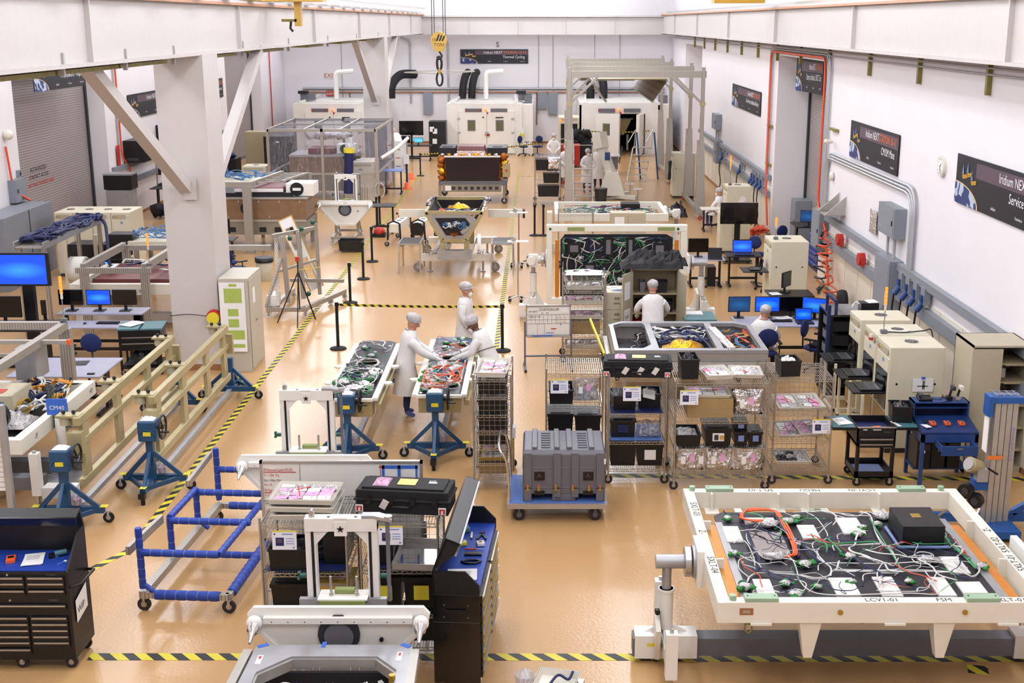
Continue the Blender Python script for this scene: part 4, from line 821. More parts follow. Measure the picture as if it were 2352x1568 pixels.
for x, y in ((-.5,-.75),(.5,-.7)): b = B(); b.sph((x,y,.75),.17,'bag',(1,1.2,.8),12,8,.5,int(x*9)); b.cyl((x,y,.85),(x,y,.9),.08,'steel',12); harness(b, x-.2, x+.2, y-.3, y+.3, .78, 16, ['wirenavy','wirenavy','wire','deck'], int(x*10), .008, .14, .1); part(t, 'cable_bundle', b, None, 0, 'stuff')
b = B(); harness(b, -.55, .55, -2, -1, .8, 40, ['wirenavy','mdark','wire','deck'], 3, .009, .2, .14); part(t, 'cable_bundle', b, None, 0, 'stuff')
for x in (-.16, -.1, .18, .26): b = B(); b.tube([(x,-.24,.92),(x-.03,-.3,.75),(x+.02,-.45,.62),(x+.1,-.42,.66),(x+.12,-.3,.8)], .006, 'chrome'); part(t, 'wire_loop', b)
b = B(); b.cyl((.6,-.62,.9),(.6,-.62,1.06),.03,'brass',10); b.cyl((.6,-.78,.9),(.6,-.78,1.04),.035,'brass',10); part(t, 'brass_fitting', b)
b = B()
for x, y in ((-.64,-.22),(.62,-.16)): b.box(x-.025,x+.025,y-.14,y+.02,zt,zt+.002,'paper'); b.box(x-.01,x+.01,y-.05,y-.02,zt+.002,zt+.003,'red'); b.add([(x-.02,y-.02,zt+.003),(x+.02,y-.02,zt+.003),(x,y+.01,zt+.003)], [(0,1,2)], 'red')
b.bx((-.1,-.0,zt+.002),(.04,.1,.004),'inkblue'); b.bx((-.66,-.02,zt+.002),(.1,.05,.004),'inkblue',(0,0,.5)); b.bx((.66,-.02,zt+.002),(.1,.05,.004),'inkblue',(0,0,-.6)); part(t, 'sticker', b)
b = B(); b.bar((.8,-2.4,.98),(.75,-.1,.98),.08,.1,'alu'); b.bar((-.83,-2.4,.98),(-.78,-.1,.98),.08,.1,'alu'); part(t, 'side_rail', b)
b = B()
for x in (-.7,.7):
    for y in (-2.2,-.15): b.bar((x,y,.1),(x,y,.96),.08,.08,'alu')
    b.bar((x,-2.2,.14),(x,-.15,.14),.08,.08,'alu')
part(t, 'support_leg', b)
for x in (-.7,.7):
    for y in (-2.1,-.25): caster(t, x, y, .05, .1)
# bucket and tray cut by the bottom edge
c = G(1205, 1600); t = thing('plastic_bucket', 'translucent bucket with pink contents cut by the bottom edge', 'bucket', c); b = B(); b.lathe([(.07,0),(.1,.24),(.105,.26),(.1,.26),(.068,.01)], 'clearplastic', n=18); part(t, 'bucket_body', b); b = B(); b.lathe([(.06,.01),(.075,.12)], 'pink', n=14); part(t, 'contents', b)
tray('white tray with dark blue straps cut by the bottom edge', (c.x+.32, c.y+.03, .12), .42, .35, .08, -.25, None)
b = B(); b.curve([(-.1,-.1,.03),(.0,.05,.07),(.1,0,.05),(.15,.1,.08)], .015, 'navy'); single('strap_bundle', 'dark blue strap coil lying in the tray at the bottom edge', 'strap', b, (c.x+.34, c.y+.03, .13))
b = B(); b.box(-.25,.25,-.2,.2,0,.1,'steel'); single('low_step', 'low metal step carrying the white tray at the bottom edge', 'step', b, (c.x+.32, c.y+.03, .01), -.25)
# ================================================================ big white rotation frame with electronics panel
def zp(a, b, z=1.17): return G(1640+a/3.303, 1100+b/3.303, z)
def rot_stand(t, x, y, z, side, s=1.0, motor=False):
    """tripod like column with foot brackets; axis towards the frame (side=+1 frame is at +x)"""
    g = B(); g.cyl((x,y,z-.32),(x,y,z-.04),.05,'galv',14); g.cyl((x,y,z-.75),(x,y,z-.3),.075,'white',16); g.cyl((x,y,z-.33),(x,y,z-.3),.085,'white',16); part(t, 'lift_column', g)
    g = B(); g.cyl((x-side*.12,y,z),(x+side*.2,y,z),.075,'galv',16); g.cyl((x+side*.18,y,z),(x+side*.24,y,z),.16,'steel',20); g.cyl((x+side*.26,y,z),(x+side*.29,y,z),.17,'galv',20); g.box(min(x+side*.29,x+side*.36),max(x+side*.29,x+side*.36),y-.22,y+.22,z-.2,z+.2,'white'); part(t, 'bearing_flange', g)
    g = B(); g.poly([(x-.03,y-.06,z-.75),(x-.03,y+.06,z-.75),(x-.03,y+.42,.2),(x-.03,y-.42,.2)], (.03,0,0), 'white'); g.poly([(x-.08,y-.01,z-.72),(x+.08,y-.01,z-.72),(x+.26,y-.01,.3),(x-.26,y-.01,.3)], (0,.03,0), 'white'); part(t, 'gusset_web', g)
    g = B(); g.box(x-.33,x+.33,y-.12,y+.12,.06,.32,'white'); g.box(x-.2,x,y-.122,y-.12,.2,.24,'yellow'); part(t, 'foot_sleeve', g)
    for yy in (-.62, .62):
        g = B(); g.box(x-.06,x+.06,y+yy-.06,y+yy+.06,.12,.62,'white'); g.cyl((x,y+yy,.62),(x,y+yy,.66),.02,'steel',8); g.bar((x,y,.24),(x,y+yy,.24),.09,.14,'white'); g.cyl((x,y+yy,.01),(x,y+yy,.12),.02,'steel',8); g.cyl((x,y+yy,0),(x,y+yy,.02),.06,'galv',12); part(t, 'outrigger', g)
    if motor:
        g = B(); g.box(x-.1,x+.1,y-.1,y+.1,z-.16,z+.12,'white'); g.cyl((x-.05,y-.12,z),(x-.05,y-.2,z),.1,'white',16); g.cyl((x,y,z),(x+side*.3,y,z),.09,'creamwhite',14); part(t, 'gear_motor', g)
        g = B(); g.cyl((x-side*.12,y-.02,z-.02),(x-side*.15,y-.02,z-.02),.11,'black',16); g.bar((x-side*.15,y-.02,z-.02),(x-side*.22,y-.1,z-.02),.02,.02,'black'); part(t, 'hand_wheel', g)
    else: g = B(); g.cyl((x-side*.1,y-.14,z-.52),(x-side*.1,y-.08,z-.52),.03,'black',8); g.bx((x-.1,y-.1,z-.8),(.05,.3,.4),'plasticwhite',(.3,0,0)); part(t, 'lock_knob', g)
t = thing('rotation_frame', 'large white tilting frame on stands at lower right, facing up, lettered 5XLT', 'frame', (0, 0, 0))
X0, X1, Y0, Y1, ZT = 1.69, 4.92, 10.9, 13.9, 1.25
def frame_rails(t, X0, X1, Y0, Y1, ZT, wd=.12, hh=.22, label=True):
    for nm, a in (('front', (X0,X1,Y0,Y0+wd)), ('rear', (X0,X1,Y1-wd,Y1)), ('left', (X0,X0+wd,Y0+wd,Y1-wd)), ('right', (X1-wd,X1,Y0+wd,Y1-wd))):
        g = B(); g.box(*a, ZT-hh, ZT, 'creamwhite'); part(t, 'frame_rail', g, None, .008)
frame_rails(t, X0, X1, Y0, Y1, ZT)
g = B()
for x in (X0+.32, X0+1.1, X0+1.45, X1-.95): g.box(x-.012,x+.012,Y1-.2,Y1-.12,ZT-.2,ZT-.0,'creamwhite'); g.box(x-.08,x+.08,Y1-.3,Y1-.12,ZT-.215,ZT-.2,'creamwhite')
for x in (X0+.42, X1-.45, X0+1.7): g.box(x-.1,x+.1,Y0-.0,Y0-.02,ZT-.235,ZT-.215,'creamwhite')
for x in (X0+.9, X1-1.05): g.tbox((x,Y0+.12,ZT-.62),(.08,.1),(.22,.2),.42,'creamwhite')
for y in (Y0+1.0, Y0+2.0): g.box(X1-.2,X1-.12,y-.012,y+.012,ZT-.2,ZT,'creamwhite'); g.box(X0+.12,X0+.2,y-.012,y+.012,ZT-.2,ZT,'creamwhite')
part(t, 'stiffener', g)
for x, y in ((X0+.42,Y1-.06),(X1-.55,Y1-.06),(X0+.42,Y0+.06),(X1-.7,Y0+.06)): g = B(); g.box(x-.16,x+.16,y-.06,y+.06,ZT,ZT+.04,'sage'); [g.cyl((x+s*.13,y,ZT+.04),(x+s*.13,y,ZT+.043),.01,'darkgrey',8) for s in (-1,1)]; part(t, 'green_pad', g, 'pale green pad', .006)
for x, y in ((X0+.1,Y1-.06),(X1-.2,Y1-.06),(X0+.15,Y0+.06)): g = B(); g.cyl((x,y,ZT),(x,y,ZT+.05),.035,'sage',14); part(t, 'green_knob', g)
g = B(); U, V, zt = (1,0,0), (0,1,0), ZT+.001
for s, x in (('LCV1-01',3.1),('FSM',3.78),('5XLT-01',4.32)): g.text(s, (x,Y0+.02,zt), U, V, .1, 'ink', .001, 'LEFT', .9)
for s, x in (('5FLT-02',2.75),('MEGU',3.3),('LCV1-02',3.95)): g.text(s, (x,Y1-.03,zt), (-1,0,0), (0,-1,0), .1, 'ink', .001, 'LEFT', .9)
for s, y in (('5XLT-03',Y1-.45),('Z-',Y1-1.25),('5XLT-04',Y0+1.05)): g.text(s, (X0+.03,y,zt), (0,-1,0), (1,0,0), .11, 'ink', .001)
for s, y in (('Z-',Y1-1.3),('5XLT-02',Y1-1.85),('5XLT-01',Y1-2.3)): g.text(s, (X1-.03,y,zt), (0,1,0), (-1,0,0), .11, 'ink', .001)
g.text('-Y', (3.42,Y0-.001,ZT-.08), (-1,0,0), (0,0,-1), .11, 'ink', -.003); g.text('2B', (3.1,Y0-.001,ZT-.19), (-1,0,0), (0,0,-1), .05, 'ink', -.003); g.text('2A', (3.4,Y0-.001,ZT-.19), (-1,0,0), (0,0,-1), .05, 'ink', -.003)
part(t, 'lettering', g)
g = B(); g.box(1.9,2.03,Y0-.004,Y0,ZT-.13,ZT-.06,'brown'); g.box(1.93,2.0,Y0-.006,Y0-.003,ZT-.11,ZT-.08,'steel'); part(t, 'data_plate', g)
for x in (2.86, 4.05): g = B(); g.cyl((x,Y0-.015,ZT-.1),(x,Y0,ZT-.1),.025,'brass',12); part(t, 'bolt', g)
for x in (2.0, 4.85): g = B(); g.tube([(x-.03,Y0+.05,ZT-.24),(x-.035,Y0+.05,ZT-.31),(x,Y0+.05,ZT-.35),(x+.035,Y0+.05,ZT-.31),(x+.03,Y0+.05,ZT-.24)], .01, 'strut'); g.cyl((x-.045,Y0+.05,ZT-.245),(x+.045,Y0+.05,ZT-.245),.012,'strut',8); part(t, 'shackle', g)
yc = 12.12; rot_stand(t, 1.33, yc, 1.12, 1); rot_stand(t, 5.35, yc, 1.12, -1, motor=True)
g = B(); g.box(.98,5.75,yc-.1,yc+.1,.08,.28,'midgrey'); part(t, 'floor_beam', g)
# electronics panel (lies in the frame)
t = thing('electronics_module', 'dark panel crowded with white and orange cables and green wrapped connectors, lower right', 'satellite module', (0,0,0))
PX0, PX1, PY0, PY1, zz = 1.98, 4.55, 11.12, 13.4, 1.15
g = B(); g.plate([(PX0+.1,PY0),(PX1-.05,PY0),(PX1,PY0+.1),(PX1,PY1-.1),(PX1-.1,PY1),(PX0+.1,PY1),(PX0,PY1-.1),(PX0,PY0+.1)], [], zz-.02, zz, 'deck'); g.box(PX0-.02,PX0+.06,PY0,PY1-.3,zz-.025,zz+.004,'galv'); g.box(PX1-.06,PX1+.03,PY0,PY1-.2,zz-.025,zz+.004,'galv'); part(t, 'deck', g)
for x0, x1 in ((PX0-.13,PX0-.02),(PX1+.03,PX1+.14)): g = B(); g.box(x0,x1,PY0,PY1-.35,zz-.03,zz-.01,'kapton'); g.box(x0-.005,x0+.01,PY0,PY1-.35,zz-.03,zz,'trimgold'); part(t, 'copper_edge_panel', g, 'orange edge panel')
for a in [((60,355),(180,355),(240,470)),((265,400),(500,390),(560,590)),((220,290),(450,290),(470,330)),((625,345),(755,345),(820,445)),((915,290),(1080,290),(1110,410)),((290,755),(420,755),(470,875)),((865,745),(1040,740),(1095,880)),((1195,738),(1345,735),(1425,883)),((1610,740),(1740,735),(1830,880)),((1830,775),(2010,770),(2080,860)),((1705,585),(1850,583),(1940,710))]:
    p, q, r_ = zp(*a[0]), zp(*a[1]), zp(*a[2]); g = B(); g.box(p.x,q.x,r_.y,p.y,zz,zz+.018,'white' if a[0][0] not in (265,) else 'mirror'); part(t, 'white_cover_plate', g)
p = zp(1425,505); g = B(); g.box(p.x,p.x+.45,p.y,p.y+.55,zz,zz+.24,'black'); g.box(p.x+.17,p.x+.27,p.y+.25,p.y+.36,zz+.24,zz+.243,'brass')
part(t, 'black_equipment_box', g); g = B(); g.tube([(p.x-.04,p.y+.5,zz+.02),(p.x-.04,p.y-.04,zz+.02),(p.x+.49,p.y-.04,zz+.02)], .02, 'labelblue', 6); part(t, 'blue_trim', g)
def cab(nm, pts, r, m_, z=zz+.03, n=1, lab=None):
    g = B()
    for j in range(n): g.curve([(lambda q: (q.x+j*r*1.9, q.y+j*r*1.3, z+.012*math.sin(i*1.7+j)))(zp(*a)) for i, a in enumerate(pts)], r, m_, 6, 5)
    return part(t, nm, g, lab)
cab('orange_cable', [(350,345),(230,330),(190,300),(230,262),(330,255),(450,265),(500,330),(550,420),(590,520),(600,590),(540,605)], .011, 'orange', zz+.05, 3, 'thick orange cable loop')
W_ = [[(1260,500),(1000,515),(850,515),(780,540),(800,620),(880,680),(870,730),(760,760),(620,740),(350,720),(270,740),(250,790)], [(1100,260),(1180,290),(1220,400),(1270,490),(1340,560),(1380,640),(1370,690),(900,700)], [(1940,745),(1700,650),(1300,650),(900,640),(800,660),(790,710)], [(700,265),(780,320),(860,430),(830,470),(750,500),(760,560),(850,650)], [(1710,420),(1800,500),(1880,560),(1960,650),(2010,700),(1960,750),(1850,710),(1500,700),(1000,715)], [(600,260),(800,265),(1000,270),(1090,280),(1160,260),(1250,290)], [(250,370),(250,480),(330,560),(400,610),(560,620),(720,690)], [(150,500),(190,480),(250,500),(300,600),(310,700)], [(310,600),(200,620),(190,680),(260,740)], [(1500,600),(1560,570),(1660,580),(1640,640),(1540,650),(1500,620)], [(640,770),(700,850),(800,880),(1000,885),(1200,890),(1500,885),(1680,880),(1690,830),(1600,720)], [(1100,600),(1180,630),(1260,650)], [(560,760),(690,800),(680,850),(600,860)], [(1130,780),(1140,740),(1250,720),(1400,715)], [(500,560),(600,640),(640,760)]]
for k, pts in enumerate(W_): cab('white_cable', pts, .006, 'wire', zz+.03+.004*(k % 4), 2 if k in (0,1,4) else 1)
cab('green_cable', [(1640,350),(1720,430),(1800,520),(1900,600),(1980,700)], .008, 'wiregreen', zz+.05, 2); cab('green_cable', [(1240,495),(1100,505),(900,512),(800,530)], .008, 'wiregreen', zz+.05); cab('green_cable', [(1180,320),(1260,460),(1380,640),(1440,720)], .007, 'wiregreen', zz+.055)
for k, pts in enumerate([[(240,370),(260,480),(330,600),(330,700)], [(460,270),(520,400),(620,460),(640,600)], [(640,470),(700,560),(800,640)], [(1640,420),(1780,480),(1830,560)]]): cab('navy_cable', pts, .008, 'wirenavy', zz+.04, 2)
g = B(); harness(g, PX0+.1, PX1-.1, PY0+.1, PY1-.1, zz+.02, 90, ['wire','wirenavy','wire','wire','wirered','wiregreen','wirenavy'], 11, .0036, .2, .06); part(t, 'thin_wiring', g, None, 0, 'stuff')
for k, (a, c_) in enumerate([(105,300),(620,300),(560,330),(640,500),(150,570),(230,830),(1130,370),(1090,430),(1030,600),(1050,780),(540,800),(690,655),(790,820),(2030,670),(620,890),(1480,780),(1240,350)]):
    q = zp(a, c_); g = B(); greenbag(g, q.x, q.y, zz+.01, .075+.02*(k % 3), k); part(t, 'green_wrapped_connector', g)
for k, (a, c_) in enumerate([(420,350),(460,600),(1280,290),(1620,620)]): q = zp(a, c_); g = B(); g.sph((q.x,q.y,zz+.04), .08, 'bag', (1.4,.9,.5), 12, 8, .7, k); part(t, 'silver_wrapped_connector', g)
g = B()
for x in (PX0+.3, PX0+1.3, PX1-.4):
    for y in (PY0-.12, PY1): g.box(x-.04,x+.04,y,y+.12,zz-.02,zz+.0,'creamwhite')
part(t, 'mounting_bracket', g)
# ================================================================ racks row
ra = rack('wire shelf half hidden behind the grey transport case', .09, .92, 17.64, 18.5, 1.6, (1.6, 1.1, .62, .2), mesh='B')
rack('wire shelf with the long black hard case on top, right of the grey case', 1.0, 1.83, 17.36, 18.2, 1.6, (1.6, 1.06, .64, .22), mesh='LR')
rack('wide wire shelf with foil bags along its bottom tier', 1.94, 3.27, 17.11, 18.15, 1.6, (1.6, 1.04, .62, .2), mesh='LR')
rack('mesh sided wire shelf at the right end of the row beside the black tool cart', 3.41, 4.24, 17.34, 18.22, 1.6, (1.6, 1.08, .66, .24), mesh='LRB')
longcase('long black hard case with three hanging tags on the shelf row', (1.42, 17.6, 1.61), .98, .42, .28, -.06, 3)
for lab, x, y, z in (('picture card at the front of the shelf half hidden by the grey case', .28, 17.63, 1.3), ('picture card below the long black hard case', 1.33, 17.35, 1.27), ('picture card hanging off the left end of the wide shelf with foil bags', 2.13, 17.1, 1.29), ('picture card hanging on the mesh sided shelf beside the tool cart', 4.1, 17.33, .78)): placard(lab, (x, y, z), .26, .2)
tote('black open bin under the card on the shelf half hidden by the grey case', (.31, 17.95, 1.11), .36, .5, .22, fill='deck')
bagthing('clear bag with pink slip beside the bin, shelf half hidden by the grey case', (.68, 17.9, 1.11), .4, .36, .2, 'clearbag', tags=2, name='clear_bag')
b = B(); b.box(-.13,.13,-.1,.1,0,.06,'clearplastic'); b.box(-.12,.12,-.09,.09,.01,.05,'paper'); single('clear_plastic_box', 'clear flat box holding white parts on top of the clear bag, left shelf', 'box', b, (.68, 18.2, 1.12), 0, None, 0, None, (1.2,0,0))
tote('left of two black bins on the lower tier behind the grey case', (.3, 18.0, .63), .38, .5, .32, lid=True); tote('right of two black bins on the lower tier behind the grey case', (.71, 18.0, .63), .38, .5, .3, lid=True, tagm=None)
for k, (x, y, rz, f) in enumerate(((1.22,17.75,.1,None),(1.62,17.85,-.05,'deck'))): tote(['black bin with clear film draped over it below the long hard case','black bin with leaning papers below the long hard case'][k], (x, y, 1.07), .34, .42, .22, rz, f)
bagthing('clear film draped over a bin below the long hard case', (1.25, 17.62, 1.1), .4, .3, .05, 'clearbag', tags=0, name='clear_film', cat='film')
paper('tilted booklet with picture sticking out below the long hard case', (1.6, 17.6, 1.3), .2, .14, .3).rotation_euler = (1.0, .3, .3)
b = B(); b.box(1.03,1.8,17.4,18.15,1.068,1.072,'navy'); single('blue_shelf_mat', 'dark blue mat on the tier below the long hard case', 'mat', b); b = B(); b.box(1.03,1.8,17.4,18.15,.648,.652,'boardblue'); single('blue_shelf_mat', 'light blue mat on the middle tier of the hard case shelf', 'mat', b)
tote('black lidded bin with blue window on the middle tier of the hard case shelf', (1.22, 17.75, .655), .36, .45, .27, lid=True, tagm='navy'); bagthing('clear bag with folded stand on the middle tier of the hard case shelf', (1.6, 17.6, .655), .38, .24, .3, 'clearbag', tags=0, name='clear_bag')
tote('black lidded bin, left on the bottom tier of the hard case shelf', (1.22, 17.7, .235), .38, .5, .34, lid=True); tote('black lidded bin with white tag, right on the bottom tier of the hard case shelf', (1.62, 17.7, .235), .38, .5, .34, lid=True, tagm='paper')
# wide shelf
tote('tall black bin on top of the wide shelf at its left end', (2.15, 17.5, 1.61), .26, .42, .3, rz=.03, fill='deck'); tray('white tray heaped with bagged parts on top of the wide shelf', (2.55, 17.55, 1.61), .42, .55, .07, .15, 'pinks')
t_ = tray('grey tray of silver bags on top of the wide shelf at its right', (3.0, 17.6, 1.61), .46, .5, .06, -.06, 'foil')
b = B(); b.box(-.33,.33,-.25,.25,0,.28,'cardboard'); b.box(-.335,.335,-.255,-.25,.13,.135,'tandark'); single('cardboard_box', 'brown cardboard box on the upper tier of the wide shelf', 'box', b, (2.46, 17.5, 1.05), 0, None, .004)
tray('white tray lying on the brown cardboard box', (2.44, 17.5, 1.335), .62, .46, .05, 0, 'pinks')
bagthing('crinkled silver bag with blue lettering on the upper tier of the wide shelf', (3.0, 17.35, 1.07), .46, .38, .26, 'foil'); b = B(); b.text('MDA', (0,0,0), (1,0,-.1), (0,0,1), .08, 'navy', .002, 'CENTER'); single('bag_marking', 'blue lettering on the silver bag', 'lettering', b, (3.02, 17.2, 1.38))
tote('black bin holding clear bags, left on the middle tier of the wide shelf', (2.15, 17.45, .63), .36, .5, .17, fill='bag'); tote('black bin with yellow warning label on the middle tier of the wide shelf', (2.58, 17.45, .63), .38, .5, .27, lid=True, tagm='paper')
b = B(); b.cyl((.0,-.003,0),(0,0,0),.035,'caseyellow',14); b.box(-.11,-.05,-.003,0,-.04,.04,'darkgrey'); single('warning_label', 'round yellow warning symbol on the black bin of the wide shelf', 'label', b, (2.63, 17.18, .77))
for k, x in enumerate((2.92, 3.13)):
    tote(['left small black bin with blue window on the wide shelf middle tier','right small black bin with blue window on the wide shelf middle tier'][k], (x, 17.45, .63), .19, .4, .2, lid=True, tagm='labelblue')
    k == 0 and tote('small black bin with blue front stacked on the left small bin of the wide shelf', (x, 17.5, .835), .19, .4, .13, lid=True, tagm='labelblue')
for k, x in enumerate((2.17, 2.61, 3.05)): bagthing(['silver bag with pink tag, left of three on the bottom tier of the wide shelf','silver bag with printed label, middle of three on the bottom tier of the wide shelf','silver bag, right of three on the bottom tier of the wide shelf'][k], (x, 17.35, .21), .46, .4, .3, 'foil', tags=3 if k == 0 else 2, group='silver bags on the bottom tier of the wide shelf')
# mesh shelf
tote('black bin with foil inside on top of the mesh sided shelf', (3.62, 17.6, 1.61), .3, .34, .24, rz=.08, fill='foil')
for k, (x, y, z, rz, f) in enumerate(((3.66,17.75,1.1,.05,'pinks'),(3.98,17.72,1.12,.12,'pinks'),(3.68,17.75,.68,.03,'bags'),(3.98,17.75,.7,.14,'bags'),(3.75,17.7,.26,.0,'dark'))):
    tray(['left white tray with paper cards, upper tier of the mesh shelf','right white tray with pink slips, upper tier of the mesh shelf','left tray of pink bags, middle tier of the mesh shelf','right tray of pink bags, middle tier of the mesh shelf','tray of dark cables on the bottom tier of the mesh shelf'][k], (x, y, z), .34 if k < 4 else .5, .5, .055, rz, f, tilt=.12 if k < 4 else 0)
# platform cart with grey transport case
t = thing('platform_cart', 'flat platform cart with light blue deck under the grey transport case', 'cart', (-.45, 15.85, 0)); g = B(); g.box(0,1.36,0,1.15,.2,.27,'alu'); part(t, 'deck_frame', g); g = B(); g.box(.03,1.33,.03,1.12,.27,.276,'boardblue'); part(t, 'deck_mat', g)
g = B(); g.tube(spline([(.03,.1,.25),(.0,.12,.8),(-.1,.15,1.0),(-.12,.55,1.04),(-.1,.95,1.0),(.0,1.0,.8),(.03,1.05,.25)], 5), .018, 'chrome', 8); part(t, 'push_handle', g)
for x in (.16, 1.2):
    for y in (.1, 1.0): caster(t, x, y, .085, .2, 'rubber', 'midgrey')
t = thing('transport_case', 'large grey ribbed transport case with brass latches on the platform cart', 'case', (-.24, 15.95, .278)); w_, d_ = 1.12, .92
g = B(); g.box(0,w_,0,d_,.2,.66,'casegrey'); g.tbox((w_/2,d_/2,.66),(w_,d_),(w_-.05,d_-.1),.06,'casegrey'); g.box(-.005,w_+.005,-.005,d_+.005,.47,.485,'casegrey')
for x in (.02, .42, .66, 1.0): g.box(x,x+.1,-.03,0,.2,.7,'casegrey')
ld = part(t, 'lid', g, None, .015)
g = B()
for x in (.13, .43, .6, .9): g.box(x,x+.07,.05,d_-.08,.72,.76,'casegrey')
for x in (.25, .75):
    for k in range(7): g.box(x,x+.13,.12+k*.1,.155+k*.1,.72,.735,'casegrey')
part(ld, 'lid_rib', g, None, .008)
g = B(); g.box(0,w_,0,d_,.1,.2,'casegrey')
for x0, x1 in ((0,.12),(.4,.72),(1.0,w_)): g.box(x0,x1,0,d_,0,.1,'casegrey')
g.box(-.008,w_+.008,-.008,d_+.008,.185,.205,'casegrey')
for x in (.02, .42, .66, 1.0): g.box(x,x+.1,-.03,0,.0 if x in (.02,1.0) else .06,.18,'casegrey')
bs = part(t, 'base', g, None, .012)
for x in (.16, .82): g = B(); g.box(x,x+.14,-.012,.0,.3,.42,'black'); g.box(x+.03,x+.11,-.03,-.012,.35,.37,'darkgrey'); g.box(x+.055,x+.075,-.034,-.03,.385,.395,'orange'); part(t, 'recessed_handle', g); g = B(); g.box(x,x+.14,-.012,0,.09,.15,'black'); part(t, 'lower_recess', g)
for x in (.07,.22,.45,.68,.9,1.05): g = B(); g.box(x-.012,x+.012,-.05,-.03,.17,.23,'brass'); g.box(x-.018,x+.018,-.045,-.03,.16,.19,'brass'); g.cyl((x,-.045,.23),(x,-.045,.25),.012,'orange',8); part(bs, 'latch', g)
g = B(); g.bx((w_-.05,.02,.64),(.08,.004,.05),'paper',(.6,0,.5)); g.bx((w_-.02,-.01,.57),(.06,.003,.08),'paper',(0,0,.4)); part(t, 'tag', g)
# tall mesh trolley left of the case
rack('tall wire basket trolley left of the grey transport case with a white tray on top', -.96, -.42, 17.05, 18.05, 1.68, (1.68,1.42,1.15,.9,.66,.42,.2), mesh='FLRB')
tray('white tray with pink papers on top of the tall wire basket trolley', (-.68, 17.5, 1.69), .44, .8, .08, -.06, 'pinks')
for k, z in enumerate((1.43, 1.16, .91, .67)): tote('black bin inside the tall wire basket trolley, %s level' % ('first', 'second', 'third', 'fourth')[k], (-.69, 17.5, z), .42, .7, .18, fill=('bag', 'bag', 'deck', 'pinkbag')[k])
tray('tan tray with pink papers low in the tall wire basket trolley', (-.69, 17.5, .43), .42, .7, .05, 0, 'pinks', m='caseyellow'); b = B(); b.box(-.2,.2,-.3,.3,0,.16,'cardboard'); single('cardboard_box', 'tan carton at the bottom of the tall wire basket trolley', 'box', b, (-.69, 17.5, .21))
b = B(); b.box(-.02,.02,-.1,.1,0,.16,'paper'); b.box(-.025,.0,-.12,.12,-.5,-.02,'caseyellow'); single('clip_board', 'yellow panel with white sheet clipped to the side of the tall wire trolley', 'panel', b, (-.38, 17.3, .75))
# tool cart, blue desk, material lift
t = thing('tool_cart', 'open black tool cart with teal side wings and two drawers', 'tool cart', (4.6, 17.22, 0)); g = B(); W_, D_ = .56, .62
g.box(0,W_,0,D_,.62,.66,'black'); g.box(0,W_,0,.02,.62,.9,'black'); g.box(0,W_,D_-.02,D_,.62,.9,'black'); g.box(0,.02,0,D_,.62,.9,'black'); g.box(W_-.02,W_,0,D_,.62,.9,'black'); g.box(.02,W_-.02,.02,D_-.02,.78,.8,'navy'); g.box(0,W_,-.01,.02,.9,.915,'steel'); part(t, 'cabinet', g)
for z in (.72, .64): g = B(); d = part(t, 'drawer', g.box(.03,W_-.03,-.015,0,z-.035,z+.035,'black')); part(d, 'drawer_handle', B().box(.04,W_-.04,-.03,-.015,z+.005,z+.022,'steel'))
g = B(); g.text('SENIX', (.38,-.012,.83), (1,0,0), (0,0,1), .035, 'midgrey'); g.box(.08,.14,-.012,0,.87,.88,'paper'); g.box(.22,.34,-.012,0,.87,.88,'paper'); part(t, 'badge', g)
for x0, x1 in ((-.36,-.01),(W_+.01,W_+.33)): g = B(); g.box(x0,x1,.02,D_-.02,.86,.9,'black'); g.box(x0+.01,x1-.01,.03,D_-.03,.9,.904,'teal'); part(t, 'side_wing', g)
g = B()
for x in (0,W_-.05):
    for y in (0,D_-.05): g.box(x,x+.05,y,y+.05,.13,.62,'black')
part(t, 'leg', g); g = B(); g.box(0,W_,0,D_,.13,.15,'black'); g.box(.07,W_-.07,.08,D_-.08,.15,.155,'labelblue')
for a in ((0,W_,0,.02),(0,W_,D_-.02,D_),(0,.02,0,D_),(W_-.02,W_,0,D_)): g.box(*a,.13,.23,'black')
part(t, 'lower_tray', g)
for x in (.04,W_-.04):
    for y in (.04,D_-.04): caster(t, x, y, .06, .13, 'black')
paper('stack of white papers on the left wing of the black tool cart', (4.42, 17.5, .906), .2, .3, .2, 4); tote('tall black bin on the right wing of the black tool cart', (5.32, 17.62, .906), .3, .36, .24, rz=-.1, fill='deck')
b = B(); b.bx((0,0,.02),(.12,.1,.04),'orange'); single('orange_meter', 'orange meter inside the black tool cart', 'meter', b, (4.95, 17.45, .802), .2)
paper('white strip paper beside the black bin on the tool cart wing', (5.2, 17.4, .906), .05, .24, .3)
t = thing('shop_desk', 'blue steel shop desk with sloped top and open drawer', 'desk', (5.5, 17.1, 0)); g = B(); W_, D_ = .82, .75
g.add([(0,0,.84),(W_,0,.84),(W_,D_-.25,.94),(0,D_-.25,.94),(0,0,.87),(W_,0,.87),(W_,D_-.25,.97),(0,D_-.25,.97)], [(0,3,2,1),(4,5,6,7),(0,1,5,4),(1,2,6,5),(2,3,7,6),(3,0,4,7)], 'slope'); g.box(0,W_,D_-.25,D_,.84,.92,'deskblue'); part(t, 'sloped_top', g)
g = B(); g.box(0,W_,D_-.27,D_,1.16,1.18,'deskblue'); g.box(0,W_,D_-.25,D_,1.08,1.09,'deskblue'); g.box(0,.02,D_-.27,D_,.92,1.18,'deskblue'); g.box(W_-.02,W_,D_-.27,D_,.92,1.18,'deskblue'); g.box(0,W_,D_-.01,D_,.92,1.18,'navy'); part(t, 'riser_shelf', g)
g = B()
for x in (0,W_-.05):
    for y in (0,D_-.05): g.box(x,x+.05,y,y+.05,0,.84,'deskblue')
